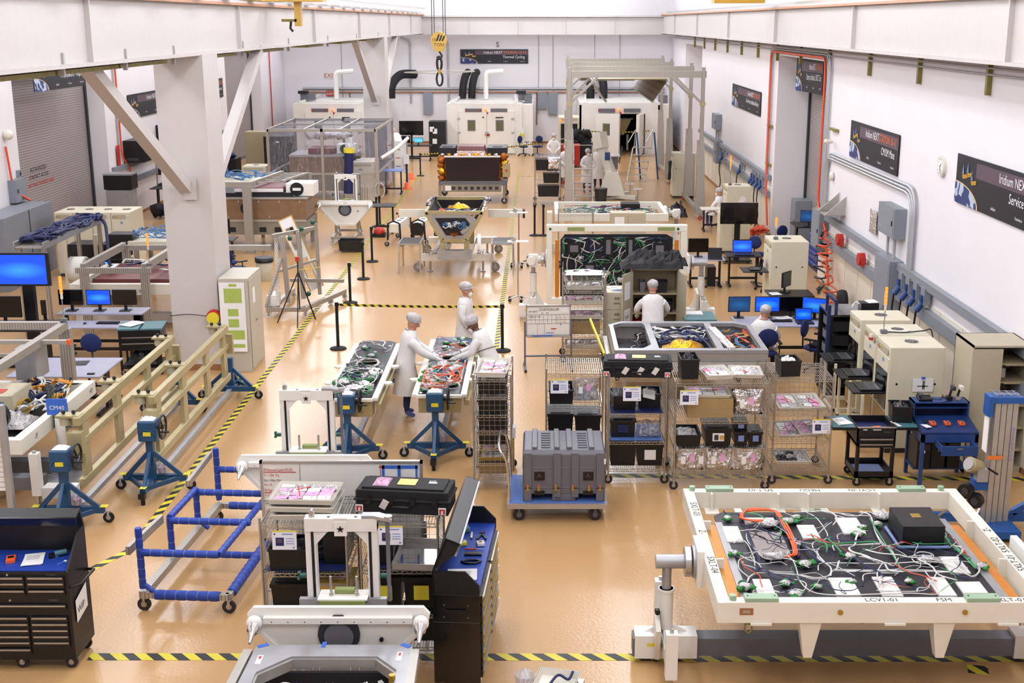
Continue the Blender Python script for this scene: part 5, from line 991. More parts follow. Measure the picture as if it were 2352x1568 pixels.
part(t, 'leg', g); g = B(); g.box(0,W_,0,.02,.72,.84,'deskblue'); g.box(0,.02,0,D_,.72,.84,'deskblue'); g.box(W_-.02,W_,0,D_,.72,.84,'deskblue'); g.box(0,W_,.3,D_,.2,.22,'deskblue'); part(t, 'apron', g)
g = B(); g.box(.2,.72,-.28,0,.66,.67,'deskblue'); g.box(.2,.72,-.3,-.28,.62,.76,'deskblue'); g.box(.2,.22,-.28,0,.66,.76,'deskblue'); g.box(.7,.72,-.28,0,.66,.76,'deskblue'); g.box(.42,.5,-.31,-.3,.72,.735,'steel'); part(t, 'drawer', g)
for k, x in enumerate((5.72, 5.93, 6.14)):
    b = B(); b.bx((0,0,.025),(.075,.13,.04),'orange'); b.bx((0,.02,.047),(.05,.05,.006),'steel'); b.cyl((0,-.04,.045),(0,-.04,.05),.015,'black',8); single('test_meter', ['left of three orange hand meters on the blue desk','middle of three orange hand meters on the blue desk','right of three orange hand meters on the blue desk'][k], 'meter', b, (x, 17.35, .91), 0, 'orange hand meters on the blue desk', .006)
b = B(); b.bx((0,0,.0),(.09,.2,.006),'paper'); single('paper_pad', 'small white pad at the left of the blue desk top', 'pad', b, (5.6, 17.3, .915), .3); mouse('black mouse behind the white pad on the blue desk', (5.63, 17.42, .93))
t = thing('desk_phone', 'black desk telephone on top of the blue desk riser', 'telephone', (5.68, 17.7, 1.182)); g = B(); g.bx((0,0,.03),(.2,.18,.05),'black',(.2,0,0)); part(t, 'base', g, None, .01); g = B(); g.box(-.09,-.05,-.08,.09,.06,.1,'darkgrey'); part(t, 'handset', g, None, .01); g = B(); g.box(.0,.08,.02,.08,.065,.07,'midgrey'); part(t, 'keypad', g)
for k, (x, m_) in enumerate(((6.05,'black'),(6.17,'steel'))):
    b = B(); b.bx((0,0,.03),(.08,.1,.06),m_); b.bar((0,0,.05),(.03,-.02,.2),.04,.03,'black'); b.bx((.03,-.05,.2),(.05,.12,.06),'darkgrey' if k == 0 else 'plasticwhite'); single('barcode_scanner', ['black scanner in its holder on the blue desk riser','white scanner beside the black one on the blue desk riser'][k], 'scanner', b, (x, 17.7, 1.182), 0, None, .005)
b = B(); b.curve([(0,0,.01),(.1,-.1,.02),(.2,.03,.01),(.3,-.12,.015),(.1,-.22,.01)], .006, 'black'); single('black_cable', 'loose black cable on the blue desk riser', 'cable', b, (5.78, 17.75, 1.182))
for k, (x, y, w_, h_) in enumerate(((5.62,17.55,.2,.42),(5.85,17.6,.2,.45),(6.08,17.6,.18,.43))):
    b = B(); b.box(-w_/2,w_/2,-.22,.22,0,h_,'black'); b.box(-w_/2+.02,w_/2-.02,-.224,-.22,h_-.12,h_-.04,'darkgrey'); b.box(-.01,.02,-.226,-.22,h_*.6,h_*.7,'paper'); single('computer_tower', ['left of three black computer towers under the blue desk','middle of three black computer towers under the blue desk','right of three black computer towers under the blue desk'][k], 'computer', b, (x, y, .225), 0, 'computer towers under the blue desk', .006)
t = thing('material_lift', 'grey mast material lift with blue base at the right edge', 'lift', (6.05, 15.5, 0)); g = B()
for k in range(4): g.box(-.16+.085*k,-.08+.085*k,-.03+.02*k,.14+.02*k,.12,1.85,'alu')
for k in range(4): g.box(-.155+.085*k,-.15+.085*k,-.034+.02*k,-.03+.02*k,.12,1.85,'darkgrey')
part(t, 'mast', g); g = B(); g.box(-.2,.2,-.06,.18,1.82,1.9,'bluelift'); g.box(-.26,-.2,-.1,.1,1.65,1.92,'bluelift'); part(t, 'mast_head', g)
g = B()
for k in range(4): g.bar((-.14+.09*k,-.02,1.92),(-.14+.09*k,.2,1.92),.01,.01,'chrome'); 
for k in range(3): g.bar((-.16,.02+.07*k,1.925),(.16,.02+.07*k,1.925),.01,.01,'chrome')
part(t, 'top_grille', g)
g = B(); g.box(-.9,1.1,.2,.28,.08,.2,'bluelift'); g.box(-.22,.22,-.35,.2,.06,.16,'bluelift'); g.bar((.3,.24,.2),(.9,.24,.55),.08,.08,'bluelift'); g.box(.7,1.1,.2,.28,.5,.6,'bluelift'); part(t, 'base', g)
g = B(); g.cyl((-.42,-.02,.98),(-.26,.06,.9),.1,'alodine',16); g.cyl((-.44,-.03,.99),(-.42,-.02,.98),.08,'steel',14); g.box(-.32,-.18,-.08,.06,.75,.92,'galv'); g.bar((-.2,-.1,.95),(-.1,-.2,.9),.02,.02,'black'); part(t, 'winch', g)
g = B(); g.box(-.35,-.16,-.04,.1,.62,.76,'bluelift'); part(t, 'winch_bracket', g)
for x, y, z in ((-.45,-.05,.62),(-.33,-.1,.5)): g = B(); g.cyl((x-.02,y-.03,z),(x+.04,y+.04,z),.1,'black',16); g.cyl((x-.025,y-.035,z),(x-.02,y-.03,z),.05,'darkgrey',12); part(t, 'wheel', g)
g = B(); g.bar((-.22,-.1,.5),(-.6,-.5,.02),.03,.03,'steel'); g.bar((-.4,.1,.45),(-.85,.25,.03),.025,.025,'steel'); part(t, 'brace', g)
g = B(); g.poly([(-.235,-.06,1.15),(-.235,.1,1.15),(-.235,.1,1.6),(-.235,-.06,1.65)], (.01,0,0), 'paper'); g.box(-.2,.0,-.041,-.036,1.05,1.1,'inkorange'); g.text('Genie Superlift Advantage', (.12,-.015,1.02), (0,0,1), (-1,0,0), .045, 'inkblue', .022); part(t, 'decal', g)
for x in (-.85,.2,1.0): caster(t, x, .24, .035, .08)
# ================================================================ cream instrument cabinets along the right wall
CH = []
for k, (y, lab) in enumerate(((18.66,'nearest cream instrument cabinet by the right wall, drawing taped to its side'),(19.46,'middle cream instrument cabinet by the right wall with signal light on top'),(20.5,'third cream instrument cabinet by the right wall beside the black rack'))):
    # front faces -x
    c_ = chiller(lab, (5.42, y+.78, 0), .76, .85, 1.72, -PI/2); CH.append(c_)
    g = B(); g.box(.06,.7,-.02,-.008,.7,1.3,'screenoff'); part(c_, 'dark_panel', g); 
    laptop(['open laptop on the shelf of the nearest cream cabinet','open laptop on the shelf of the middle cream cabinet','open laptop on the shelf of the third cream cabinet'][k], (5.2, y+.4, .98), -PI/2, 'screenoff', .46, .34, 'laptops on cabinet shelves')
    b = B(); b.box(-.5,0,-.3,.3,0,.025,'black'); single('keyboard_table', ['pull-out black shelf on the nearest cream cabinet','pull-out black shelf on the middle cream cabinet','pull-out black shelf on the third cream cabinet'][k], 'shelf', b, (5.4, y+.4, .95))
    g = B(); g.box(-.04,.0,-.36,-.33,.1,.9,'cream'); g.T = Matrix.Identity(4)
    g2_ = B()
    for xx in (.0, .72): g2_.box(xx,xx+.04,-.4,-.36,.1,.95,'cream'); g2_.box(xx,xx+.04,-.4,0,.1,.16,'cream')
    g2_.box(0,.76,-.4,-.37,.1,.14,'cream'); g2_.box(.04,.72,-.02,-.012,.14,.66,'cardboard'); part(c_, 'lower_guard_frame', g2_)
    for xx in (.06,.7):
        for yy in (.06,.8): caster(c_, xx, yy, .04, .08)
b = B(); b.box(-.16,.16,-.004,0,0,.22,'paper'); b.box(-.09,.08,-.006,-.004,.08,.1,'midgrey'); b.box(-.01,.03,-.006,-.004,.04,.18,'midgrey'); b.box(-.03,.03,-.008,-.004,.2,.24,'inkblue'); single('taped_drawing', 'paper drawing held by blue tape on the nearest cream cabinet', 'paper', b, (5.95, 18.655, 1.02))
andon('orange stack light on the middle cream cabinet by the right wall', (5.55, 19.6, 1.73), .75)
b = B(); b.cyl((0,0,0),(0,0,.12),.035,'plasticwhite',12); b.cyl((0,0,.03),(0,0,.07),.037,'red',12); single('beacon_light', 'small red and white beacon on the edge of the middle cream cabinet', 'beacon', b, (5.34, 19.55, 1.6)); 
b = B(); b.cyl((0,0,0),(0,0,.012),.19,'plasticwhite',20); single('cable_coil', 'white ring coil around the fan of the middle cream cabinet', 'coil', b, (5.85, 19.84, 1.722))
b = B(); b.curve([(5.6,19.58,1.75),(5.9,19.55,1.75),(6.2,19.62,1.76),(6.35,19.66,1.73),(6.36,19.5,1.2),(6.34,19.3,.6)], .012, 'darkgrey'); single('grey_cable', 'grey cable across the top of the middle cream cabinet', 'cable', b)
# black rack and tan cabinet
t = thing('server_rack', 'open black equipment rack behind the cream cabinets with blue handle posts', 'rack', (5.15, 21.6, 0)); g = B(); g.box(0,1.15,0,.9,.08,.12,'black'); g.box(0,1.15,0,.9,1.52,1.56,'blackgloss')
for x in (0,1.1):
    for y in (0,.85): g.box(x,x+.05,y,y+.05,.08,1.52,'black')
g.box(0,1.15,.87,.9,.1,1.52,'black'); g.box(1.12,1.15,0,.9,.1,1.52,'black'); part(t, 'rack_frame', g)
for k in range(5): g = B(); g.box(.06,.6,.06,.8,.2+.26*k,.38+.26*k,'mdark'); g.box(.055,.06,.1,.76,.22+.26*k,.36+.26*k,'midgrey'); g.cyl((.052,.2,.3+.26*k),(.055,.2,.3+.26*k),.02,'led',8); part(t, 'rack_unit', g)
g = B()
for y in (.1,.8): g.bar((.12,y,1.56),(.12,y,1.78),.05,.05,'navy')
g.bar((.12,.1,1.78),(.12,.8,1.78),.05,.05,'navy'); g.bar((-.05,-.1,.9),(-.05,-.1,1.76),.06,.06,'navy'); part(t, 'handle_post', g)
for p in ((.05,.05),(1.1,.05),(.05,.85),(1.1,.85)): caster(t, *p, .035, .08)
b = B(); b.box(-.16,.16,-.12,.12,0,.12,'black'); b.bx((.05,0,.13),(.2,.18,.01),'paper',(.1,0,.3)); b.curve([(-.3,0,.02),(-.2,.1,.1),(-.1,-.1,.05),(0,.1,.14)],.01,'inkwhite'); single('network_switch', 'small black device with papers on the black rack', 'device', b, (5.95, 22.1, 1.565))
t = thing('storage_cabinet', 'tall tan storage cabinet with open shelves at the right edge', 'cabinet', (6.38, 17.8, 0)); g = B(); D_ = .8; W_ = .88
g.box(0,.02,0,D_,0,1.98,'tan'); g.box(W_-.02,W_,0,D_,0,1.98,'tan'); g.box(0,W_,0,D_,1.95,1.98,'tan'); g.box(0,W_,D_-.02,D_,0,1.98,'tan'); g.box(0,W_,0,D_,.0,.08,'tan'); part(t, 'carcass', g)
for z in (.35,.7,1.05,1.4,1.68): g = B(); g.box(.02,W_-.02,.02,D_-.02,z,z+.025,'tandark'); g.box(.5,W_-.02,.01,.02,z-.01,z+.025,'tandark'); part(t, 'shelf_board', g)
g = B(); g.box(.01,.44,-.02,.0,.08,1.93,'tan'); g.box(.42,.44,-.03,-.02,.9,1.05,'steel'); part(t, 'door', g)
b = B(); b.lathe([(.05,0),(.05,.13),(.052,.14),(.048,.14)], 'paper', n=16); single('white_cup', 'white speckled cup on an open shelf of the tan cabinet', 'cup', b, (6.95, 18.1, 1.426)); tote('black bin on an open shelf of the tan cabinet', (7.0, 18.2, .725), .3, .4, .26)
# ================================================================ aisle: stanchions, panels on stands, people, modules
ST = stanchion('belt barrier post, left end of the near striped belt', G(777, 801))
for lab, u, v, hh in (('belt barrier post second from the near belt, left side of aisle', 805, 696, 1), ('belt barrier post third from the near belt, left side of aisle', 835, 641, 1), ('belt barrier post fourth from the near belt, left side of aisle', 855, 601, 1), ('belt barrier post beside the far tilt dolly, left of a pair', 866, 521, 1), ('belt barrier post beside the far tilt dolly, right of a pair', 873, 518, 1), ('belt barrier post beside the orange cones with a white card on top', 935, 432, 1), ('belt barrier post at the left end of the far striped belt', 966, 404, 1), ('belt barrier post at the right end of the near striped belt', 1154, 806, 1), ('belt barrier post left of the dark film covered rack', 1228, 541, 1), ('belt barrier post nearly touching the dark rack', 1248, 541, 1)):
    dup(ST, G(u, v), 0, lab)
def belt(label, p, q, z=.95, sag=.0):
    p, q = Vector(p), Vector(q); d = (q-p); d.z = 0; L = d.length; b = B(); n = 16; vs = []
    for i in range(n+1):
        zz = -sag*4*(i/n)*(1-i/n); vs += [(L*i/n,-.002,zz),(L*i/n,-.002,zz+.05),(L*i/n,.002,zz),(L*i/n,.002,zz+.05)]
    b.add(vs, [f for i in range(n) for f in ((4*i,4*i+4,4*i+5,4*i+1),(4*i+2,4*i+3,4*i+7,4*i+6),(4*i+1,4*i+5,4*i+7,4*i+3))], 'hazbelt'); single('barrier_belt', label, 'barrier tape', b, (p.x, p.y, z-.05), math.atan2(d.y, d.x))
a, c = G(777, 801), G(1154, 806); belt('near yellow and black striped belt between two posts', a, c, .97, .02)
a, c = G(966, 404), (G(966,404).x+5.2, 60.5, 0); belt('far striped belt in front of the white thermal chamber', a, c, .97, .05)
for u, v, l in ((945, 411, 'far orange floor cone beside the barrier post'), (936, 434, 'near orange floor cone beside the barrier post')):
    b = B(); b.lathe([(.2,0),(.2,.02),(.14,.03),(.1,.26),(.09,.26)], 'orange', n=14); single('floor_cone', l, 'cone', b, G(u, v), 0, 'two orange floor cones')
b = B(); b.box(-.12,.12,0,.01,0,.4,'paper'); single('barrier_card', 'white card on top of the barrier post beside the cones', 'card', b, G(935, 432)+Vector((0,-.03,.98)))
def edge_panel(label, x0, x1, y0, y1, z, seed, mats, green, kind):
    t = thing('equipment_module', label, 'satellite module', (0,0,0)); W, L = x1-x0, y1-y0; cx, cy = (x0+x1)/2, y0+L*.55
    hole = [(cx+.17*math.cos(a*.314), cy+.3*math.sin(a*.314)) for a in range(20)]
    g = B(); g.plate([(x0+.02,y0),(x1-.02,y0),(x1,y0+.1),(x1,y1-.15),(x1-.15,y1),(x0+.15,y1),(x0,y1-.15),(x0,y0+.1)], [hole], z-.03, z, 'deck'); part(t, 'deck', g)
    g = B(); g.box(x0-.07,x0+.02,y0,y1-.2,z-.035,z+.008,'creamwhite'); g.box(x1-.02,x1+.07,y0,y1-.2,z-.035,z+.008,'creamwhite'); g.box(x0,x1,y0-.06,y0,z-.035,z+.008,'creamwhite')
    for y in (y0+.9, y0+1.9):
        for x in (x0-.12, x1+.12): g.cyl((x,y,z-.03),(x,y,z),.08,'creamwhite',10)
    part(t, 'edge_rail', g)
    g = B()
    for k in range(16): g.bx((x0+.06+(W-.12)*((k*37) % 11)/11, y0+.1+(L-.3)*((k*53) % 17)/17, z+.006),(.04,.06,.01),'paper')
    part(t, 'insert', g)
    g = B(); g.tube([(p[0]+(p[0]-cx)*.06, p[1]+(p[1]-cy)*.06, z+.01) for p in hole], .025, 'steel', 8, True); part(t, 'aperture_ring', g, 'metal ring around the round opening')
    g = B(); harness(g, x0+.05, x1-.05, y0+.1, y0+L*.45, z+.02, 70, mats, seed, .0045, .2, .1); harness(g, x0+.05, x1-.05, y0+L*.5, y1-.2, z+.02, 22, mats, seed+1, .004, .3, .05)
    for j in range(3): g.tube([(cx+.27*math.cos(a*.35)*(1+.05*j), y0+L*.24+.55*math.sin(a*.35), z+.05+.015*j) for a in range(18)], .009, mats[j % len(mats)], 5, True)
    part(t, 'wiring_harness', g, None, 0, 'stuff')
    q = random.Random(seed)
    for k in range(green):
        g = B(); x, y = q.uniform(x0+.08, x1-.08), y0+(q.uniform(.05,.5) if k % 4 else q.uniform(.6,.95))*L; greenbag(g, x, y, z, .1+.05*(k % 2), seed+k); part(t, 'green_wrapped_connector', g)
    for k in range(7 if kind else 3): g = B(); x, y = q.uniform(x0+.12, x1-.12), y0+q.uniform(.06,.48)*L; g.sph((x,y,z+.05), .1, 'foil' if kind else 'bag', (1.2,1.1,.6), 10, 7, .8, seed+k); part(t, 'silver_wrapped_box', g)
    g = B(); g.box(cx-.2,cx+.2,y0-.02,y1-.4,z-.2,z-.09,'alodine'); g.box(cx-.33,cx+.33,y0+.02,y0+.3,z-.3,z-.06,'alodine'); g.box(cx-.33,cx+.33,y1-.6,y1-.4,z-.3,z-.06,'alodine'); g.box(x1+.02,x1+.1,y0+.1,y1-.3,z-.2,z-.12,'alodine'); part(t, 'support_beam', g)
    g = B(); g.bar((cx,y0+.1,.16),(cx,y1-.2,.16),.08,.07,'galv'); part(t, 'floor_tube', g)
    return t
edge_panel('left of two dark equipment panels in the aisle, silver wrapped cable heap', -3.28, -2.58, 18.45, 22.05, .97, 21, ['wire','wirenavy','wire','wiregreen','deck'], 6, 1)
edge_panel('right of two dark equipment panels, green wrapped connectors, three workers around it', -1.93, -1.22, 18.65, 22.35, .97, 45, ['wire','wirered','orange','wireblue','wire'], 15, 0)
S1 = tripod_stand('blue crank stand at the near end of the left aisle panel', (-2.96, 18.28, 0))
dup(S1, (-1.62, 18.4, 0), 0, 'blue crank stand at the near end of the right aisle panel')
S2 = tripod_stand('blue wheeled stand at the far end of the left aisle panel', (-2.9, 22.3, 0), PI, 'plain blue wheeled stands', .95, False)
dup(S2, (-1.6, 22.4, 0), PI, 'blue wheeled stand at the far end of the right aisle panel')
# long beige ladder frames on the left
def ladder_frame(label, x, y0, y1):
    t = thing('ladder_frame', label, 'frame', (x, y0, 0)); L = y1-y0
    for z, w_, h_ in ((1.32,.09,.12),(1.0,.09,.09),(.44,.09,.12)): g = B(); g.box(-w_/2,w_/2,0,L,z-h_/2,z+h_/2,'alodine'); part(t, 'rail', g, None, .008)
    for k, y in enumerate((.25, L*.36, L*.68, L-.25)): g = B(); g.box(-.03,.03,y-.11,y+.11,.46,1.3,'alodine'); part(t, 'cross_plate', g)
    for y in (.15, L*.4, L-.1): g = B(); g.box(-.3,.02,y-.1,y+.1,1.36,1.39,'alodine'); g.cyl((-.2,y,1.24),(-.2,y,1.36),.08,'tan',12); [g.sph((xx,y,1.42),.03,'black') for xx in (-.22,-.08)]; part(t, 'clamp_pad', g)
    g = B(); g.box(-.1,.1,-.12,.02,.9,1.2,'alodine'); g.box(-.1,.1,L,L+.1,.85,1.2,'alodine'); part(t, 'end_block', g)
    g = B(); g.bar((0,-.1,.16),(0,L+.2,.16),.08,.07,'galv'); part(t, 'floor_tube', g); return t
ladder_frame('right of two long beige ladder frames beside the floor tape, left side', -5.6, 17.2, 21.6)
ladder_frame('left of two long beige ladder frames, behind the CM40 stand', -6.32, 16.2, 20.8)
dup(S1, (-5.6, 17.0, 0), 0, 'blue crank stand at the near end of the right ladder frame'); dup(S1, (-6.38, 15.75, 0), 0, 'blue crank stand beside the black tool chest, near end of left ladder frame')
dup(S2, (-5.6, 21.75, 0), PI, 'blue wheeled stand at the far end of the right ladder frame'); dup(S2, (-6.4, 20.95, 0), PI, 'blue wheeled stand at the far end of the left ladder frame')
# people
person('person in white coat and hair net seen from behind, reaching over the right aisle panel', (-2.3, 20.6, 0), 1.75, .16, s=1.03, arms=(((-.24,-.2,1.2),(-.16,-.5,1.08)),((.24,-.2,1.2),(.14,-.48,1.08))), mask=False, head=(.35,.1))
person('person in white coat and mask walking right behind the right aisle panel', (-1.45, 23.3, 0), 1.35, .03, s=1.02, arms=(((-.25,-.02,1.16),(-.22,-.16,.93)),((.25,.02,1.16),(.23,-.1,.92))), head=(.1,0))
person('person in white coat with dark arm cord bending over the right aisle panel', (-.86, 20.9, 0), -1.75, .42, arms=(((-.26,-.2,1.2),(-.14,-.55,1.22)),((.26,-.2,1.2),(.16,-.52,1.2))), skin='skindark', head=(.25,0), band=True)
person('person in white coat seen from behind at the open tan cabinet', (2.2, 23.75, 0), PI, .22, s=.98, arms=(((-.3,-.15,1.2),(-.28,-.36,1.1)),((.3,-.15,1.2),(.28,-.36,1.1))), head=(.2,0))
person('seated person in white coat at the monitor desk, hand at face', (4.28, 23.25, 0), PI-.35, .1, True, 1.0, (((-.24,-.2,1.15),(-.12,-.42,1.1)),((.27,-.16,1.25),(.1,-.16,1.5))), head=(.1,.3))
# WB2
t = thing('whiteboard', 'small whiteboard headed STATION-09 on a grey stand right of the aisle', 'whiteboard', (-.26, 23.65, 0), .06); g = B(); g.box(0,.83,0,.03,.68,1.24,'white'); part(t, 'board', g)
g = B()
for a in ((-.02,.85,1.24,1.27),(-.02,.85,.65,.68),(-.02,.0,.65,1.27),(.83,.85,.65,1.27)): g.box(a[0],a[1],-.01,.04,a[2],a[3],'alu')
part(t, 'border', g); g = B(); g.text('STATION-09', (.24,-.004,1.16), (1,0,0), (0,0,1), .07, 'ink', 0); g.text('UP NEXT', (.03,-.004,1.13), (1,0,0), (0,0,1), .045, 'ink', 0); g.text('CURRENT WIP', (.03,-.004,1.03), (1,0,0), (0,0,1), .035, 'ink', 0); g.text('SN    WIP', (.28,-.004,1.1), (1,0,0), (0,0,1), .035, 'ink', 0)
for z in (1.08,.98,.9): g.box(0,.83,-.004,-.001,z,z+.004,'ink')
for x in (.2,.34): g.box(x,x+.003,-.004,-.001,.68,.9,'ink')
for k in range(9): g.box(.08+k*.08,.083+k*.08,-.004,-.001,.9,1.08,'ink')
for k in range(9): g.box(.58+(k % 3)*.08,.6+(k % 3)*.08,-.005,-.001,.92+.05*(k//3),.93+.05*(k//3),'inkred')
g.bx((.52,-.004,.8),(.1,.003,.02),'inkred'); g.bx((.66,-.004,.88),(.02,.003,.02),'inkblue'); g.bx((.45,-.004,.72),(.15,.003,.015),'labelblue'); part(t, 'handwriting', g)
g = B(); g.box(.66,.8,-.006,-.001,1.12,1.22,'paper'); part(t, 'note', g)
g = B()
for x in (-.04,.87): g.bar((x,.015,.05),(x,.015,.95),.035,.035,'midgrey'); g.bar((x,-.3,.05),(x,.3,.05),.04,.03,'midgrey'); [g.cyl((x,y,0),(x,y,.04),.025,'black',8) for y in (-.28,.28)]
g.bar((-.04,.015,.25),(.87,.015,.25),.03,.03,'midgrey'); g.box(0,.83,-.06,0,.64,.66,'alu'); g.box(.1,.5,-.05,-.02,.66,.675,'inkblue'); g.box(.2,.26,-.05,-.02,.675,.68,'red'); part(t, 'stand', g)
# tall basket trolley, file cabinet, tan cabinet
rack('tall wire basket trolley behind the STATION-09 whiteboard, foil on top', .45, 1.29, 24.1, 24.75, 1.72, (1.72,1.45,1.15,.85,.55,.25), mesh='FLR')
t_ = bagthing('crumpled foil sheet with pink tags on top of the far basket trolley', (.87, 24.2, 1.74), .78, .5, .08, 'foil', tags=2, name='foil_sheet', cat='foil'); t_.rotation_euler = (-PI/2, 0, 0); t_.location = (.87, 24.15, 1.77)
for k, (z, m_) in enumerate(((1.47,'foil'),(1.17,'bag'),(.87,'pinkbag'),(.27,'foil'))): tray('tray of bagged parts in the far basket trolley, %s tier from the top' % ('second', 'third', 'fourth', 'lowest')[k], (.87, 24.42, z), .74, .5, .08, 0, ['foil','pinks','bags','foil'][k])
b = B(); b.box(-.32,.32,-.25,.25,0,.24,'cardboard'); single('cardboard_box', 'brown carton inside the far basket trolley', 'box', b, (.87, 24.42, .57))
t = thing('filing_cabinet', 'tan filing cabinet between the basket trolley and the open tan cabinet', 'cabinet', (1.34, 24.6, 0)); g = B(); g.box(0,.4,0,.7,0,1.32,'cream'); part(t, 'body', g)
for z in (.98,.65,.32,.02): g = B(); g.box(.015,.385,-.015,0,z,z+.31,'cream'); g.box(.15,.25,-.022,-.015,z+.2,z+.25,'steel'); g.bar((.14,-.03,z+.13),(.26,-.03,z+.13),.015,.012,'steel'); part(t, 'drawer', g)
paper('white papers on the filing cabinet', (1.5, 25.0, 1.322), .22, .3, .3, 3); paper('light blue card on the filing cabinet', (1.6, 24.8, 1.322), .24, .15, -.2, 1, 'card', 'screencyan' if 0 else 'labelblue')
t = thing('storage_cabinet', 'open tan cabinet lettered WIP with black cloth on top', 'cabinet', (1.84, 24.5, 0)); W_ = .92
g = B(); g.box(0,.02,0,.5,0,1.83,'tandark'); g.box(W_-.02,W_,0,.5,0,1.83,'tandark'); g.box(0,W_,0,.5,1.8,1.83,'tan'); g.box(0,W_,.48,.5,0,1.83,'tandark'); part(t, 'carcass', g)
for z in (.1,.5,.9,1.3): g = B(); g.box(.02,W_-.02,0,.48,z,z+.025,'tandark'); part(t, 'shelf_board', g)
g = B(); g.T = Matrix.Rotation(R(60), 4, 'Z'); g.box(-.46,0,-.02,.0,.05,1.78,'tan'); g.box(-.38,-.14,-.024,-.02,1.25,1.6,'paper'); g.box(-.38,-.12,-.024,-.02,.75,1.05,'paper'); g.text('WIP', (-.36,-.025,.86), (1,0,0), (0,0,1), .1, 'ink', .001); part(t, 'door', g)
g = B(); g.T = Matrix.Translation((W_,0,0)) @ Matrix.Rotation(R(-75), 4, 'Z'); g.box(0,.46,-.02,0,.05,1.78,'tan'); part(t, 'door', g)
b = B(); b.lump(-.75,.5,-.35,.3,0,.2,'mdark',5,22,.5,.35); b.lump(-.1,.6,-.3,.2,.05,.2,'mdark',8,16,.6,.4); single('black_cloth', 'crumpled black cloth lying on top of the open tan cabinet', 'cloth', b, (2.35, 24.75, 1.84))
for k, (x, z, w_, m_) in enumerate(((2.05,1.33,.1,'midgrey'),(2.4,1.33,.3,'deck'),(2.1,.93,.34,'black'),(2.5,.93,.34,'black'),(2.05,.53,.3,'red'))): tote(['grey item on the top shelf of the open tan cabinet','dark item on the top shelf of the open tan cabinet','left black bin in the open tan cabinet','right black bin in the open tan cabinet','red bin low in the open tan cabinet'][k], (x, 24.7, z), w_, .3, .22, 0, m=m_)
t = thing('tool_cart', 'small drawer cart with teal top right of the open tan cabinet', 'tool cart', (2.85, 23.9, 0)); g = B(); g.box(0,.6,0,.7,.15,.9,'black'); g.box(-.02,.62,-.02,.72,.9,.93,'teal'); g.box(.05,.4,.4,.68,.93,.95,'paper'); part(t, 'body', g); g = B(); g.box(.02,.58,-.25,0,.72,.74,'teal'); part(t, 'open_drawer', g)
for p in ((.06,.06),(.54,.06),(.06,.64),(.54,.64)): caster(t, *p, .06, .15)
# open module with gold foil
t = thing('satellite_module', 'open satellite module frame with gold foil dome between the racks and the seated worker', 'satellite module', (1.28, 20.8, 0)); W_, D_, z = 2.65, 2.15, 1.12
g = B(); hl = [(.08,.15),(.08,D_-.3),(.22,D_-.15),(.62,D_-.15),(.66,D_-.3),(.66,.4),(.5,.15)]
g.plate([(0,0),(W_,0),(W_,D_-.3),(W_-.3,D_),(.25,D_),(0,D_-.25)], [hl, [(.78,.15),(.78,D_-.15),(1.78,D_-.15),(1.78,.15)], [(1.9,.15),(1.9,D_-.15),(2.35,D_-.15),(2.55,D_-.35),(2.55,.15)]], z-.06, z, 'galv'); part(t, 'top_frame', g, None, .004)
g = B(); g.box(0,W_,0,.05,z-.32,z-.06,'alu'); g.box(0,W_,D_-.05,D_,z-.32,z-.06,'alu'); g.box(0,.05,.05,D_-.05,z-.32,z-.06,'alu'); g.box(W_-.05,W_,.05,D_-.05,z-.32,z-.06,'alu'); g.box(.7,.74,.05,D_-.05,z-.3,z-.06,'alu'); g.box(1.82,1.86,.05,D_-.05,z-.3,z-.06,'alu'); part(t, 'side_wall', g)
g = B(); g.box(.05,W_-.05,.05,D_-.05,z-.36,z-.32,'deck'); part(t, 'floor_deck', g)
g = B(); g.sph((1.28,.62,z-.3), .44, 'goldfoil', (1.0,.8,.75), 26, 16, .22, 4); part(t, 'gold_foil_dome', g, 'crinkled gold foil dome'); g = B(); g.poly([(.95,1.2,z-.1),(1.15,1.45,z-.1),(1.4,1.45,z-.1),(1.6,1.2,z-.1)], (0,0,.03), 'steel'); part(t, 'dish_bracket', g)
g = B(); harness(g, .82, 1.74, .9, 1.95, z-.15, 22, ['wirenavy','wirenavy','wire','wire'], 5, .012, .3, .1); harness(g, .12, .62, .2, 1.95, z-.28, 14, ['wire','wirenavy','deck'], 6, .008, .2, .1); harness(g, 1.92, 2.5, .2, 1.9, z-.2, 24, ['wire','wirered','wirered','wireblue','trimgold'], 7, .01, .2, .12); g.curve([(.85,.9,z-.1),(1.0,1.5,z-.06),(1.3,1.7,z-.05),(1.6,1.4,z-.08),(1.75,.4,z-.1)], .02, 'wirenavy'); part(t, 'wiring_harness', g, None, 0, 'stuff')
g = B(); g.bx((1.95,.8,z+.0),(.14,1.5,.08),'foil',(0,0,.1)); part(t, 'silver_duct', g); g = B(); g.box(2.0,2.35,.5,.9,z-.3,z-.18,'black'); part(t, 'connector_box', g)
g = B(); g.box(-.04,W_+.15,-.12,-.04,z-.36,z-.2,'alu'); [g.cyl((x,-.14,z-.26),(x,-.12,z-.26),.06,'steel',12) for x in (.9,1.8)]; g.box(-.1,-.02,-.1,D_,z-.36,z-.28,'alu'); g.bar((-.15,.5,z-.2),(-.35,1.9,z+.1),.03,.05,'yellow'); part(t, 'handling_rail', g)
for x in (.15,W_-.2):
    for y in (.15,D_-.2): g = B(); g.box(x,x+.07,y,y+.07,.1,z-.36,'alu'); part(t, 'leg', g); caster(t, x+.03, y+.03, .05, .1)
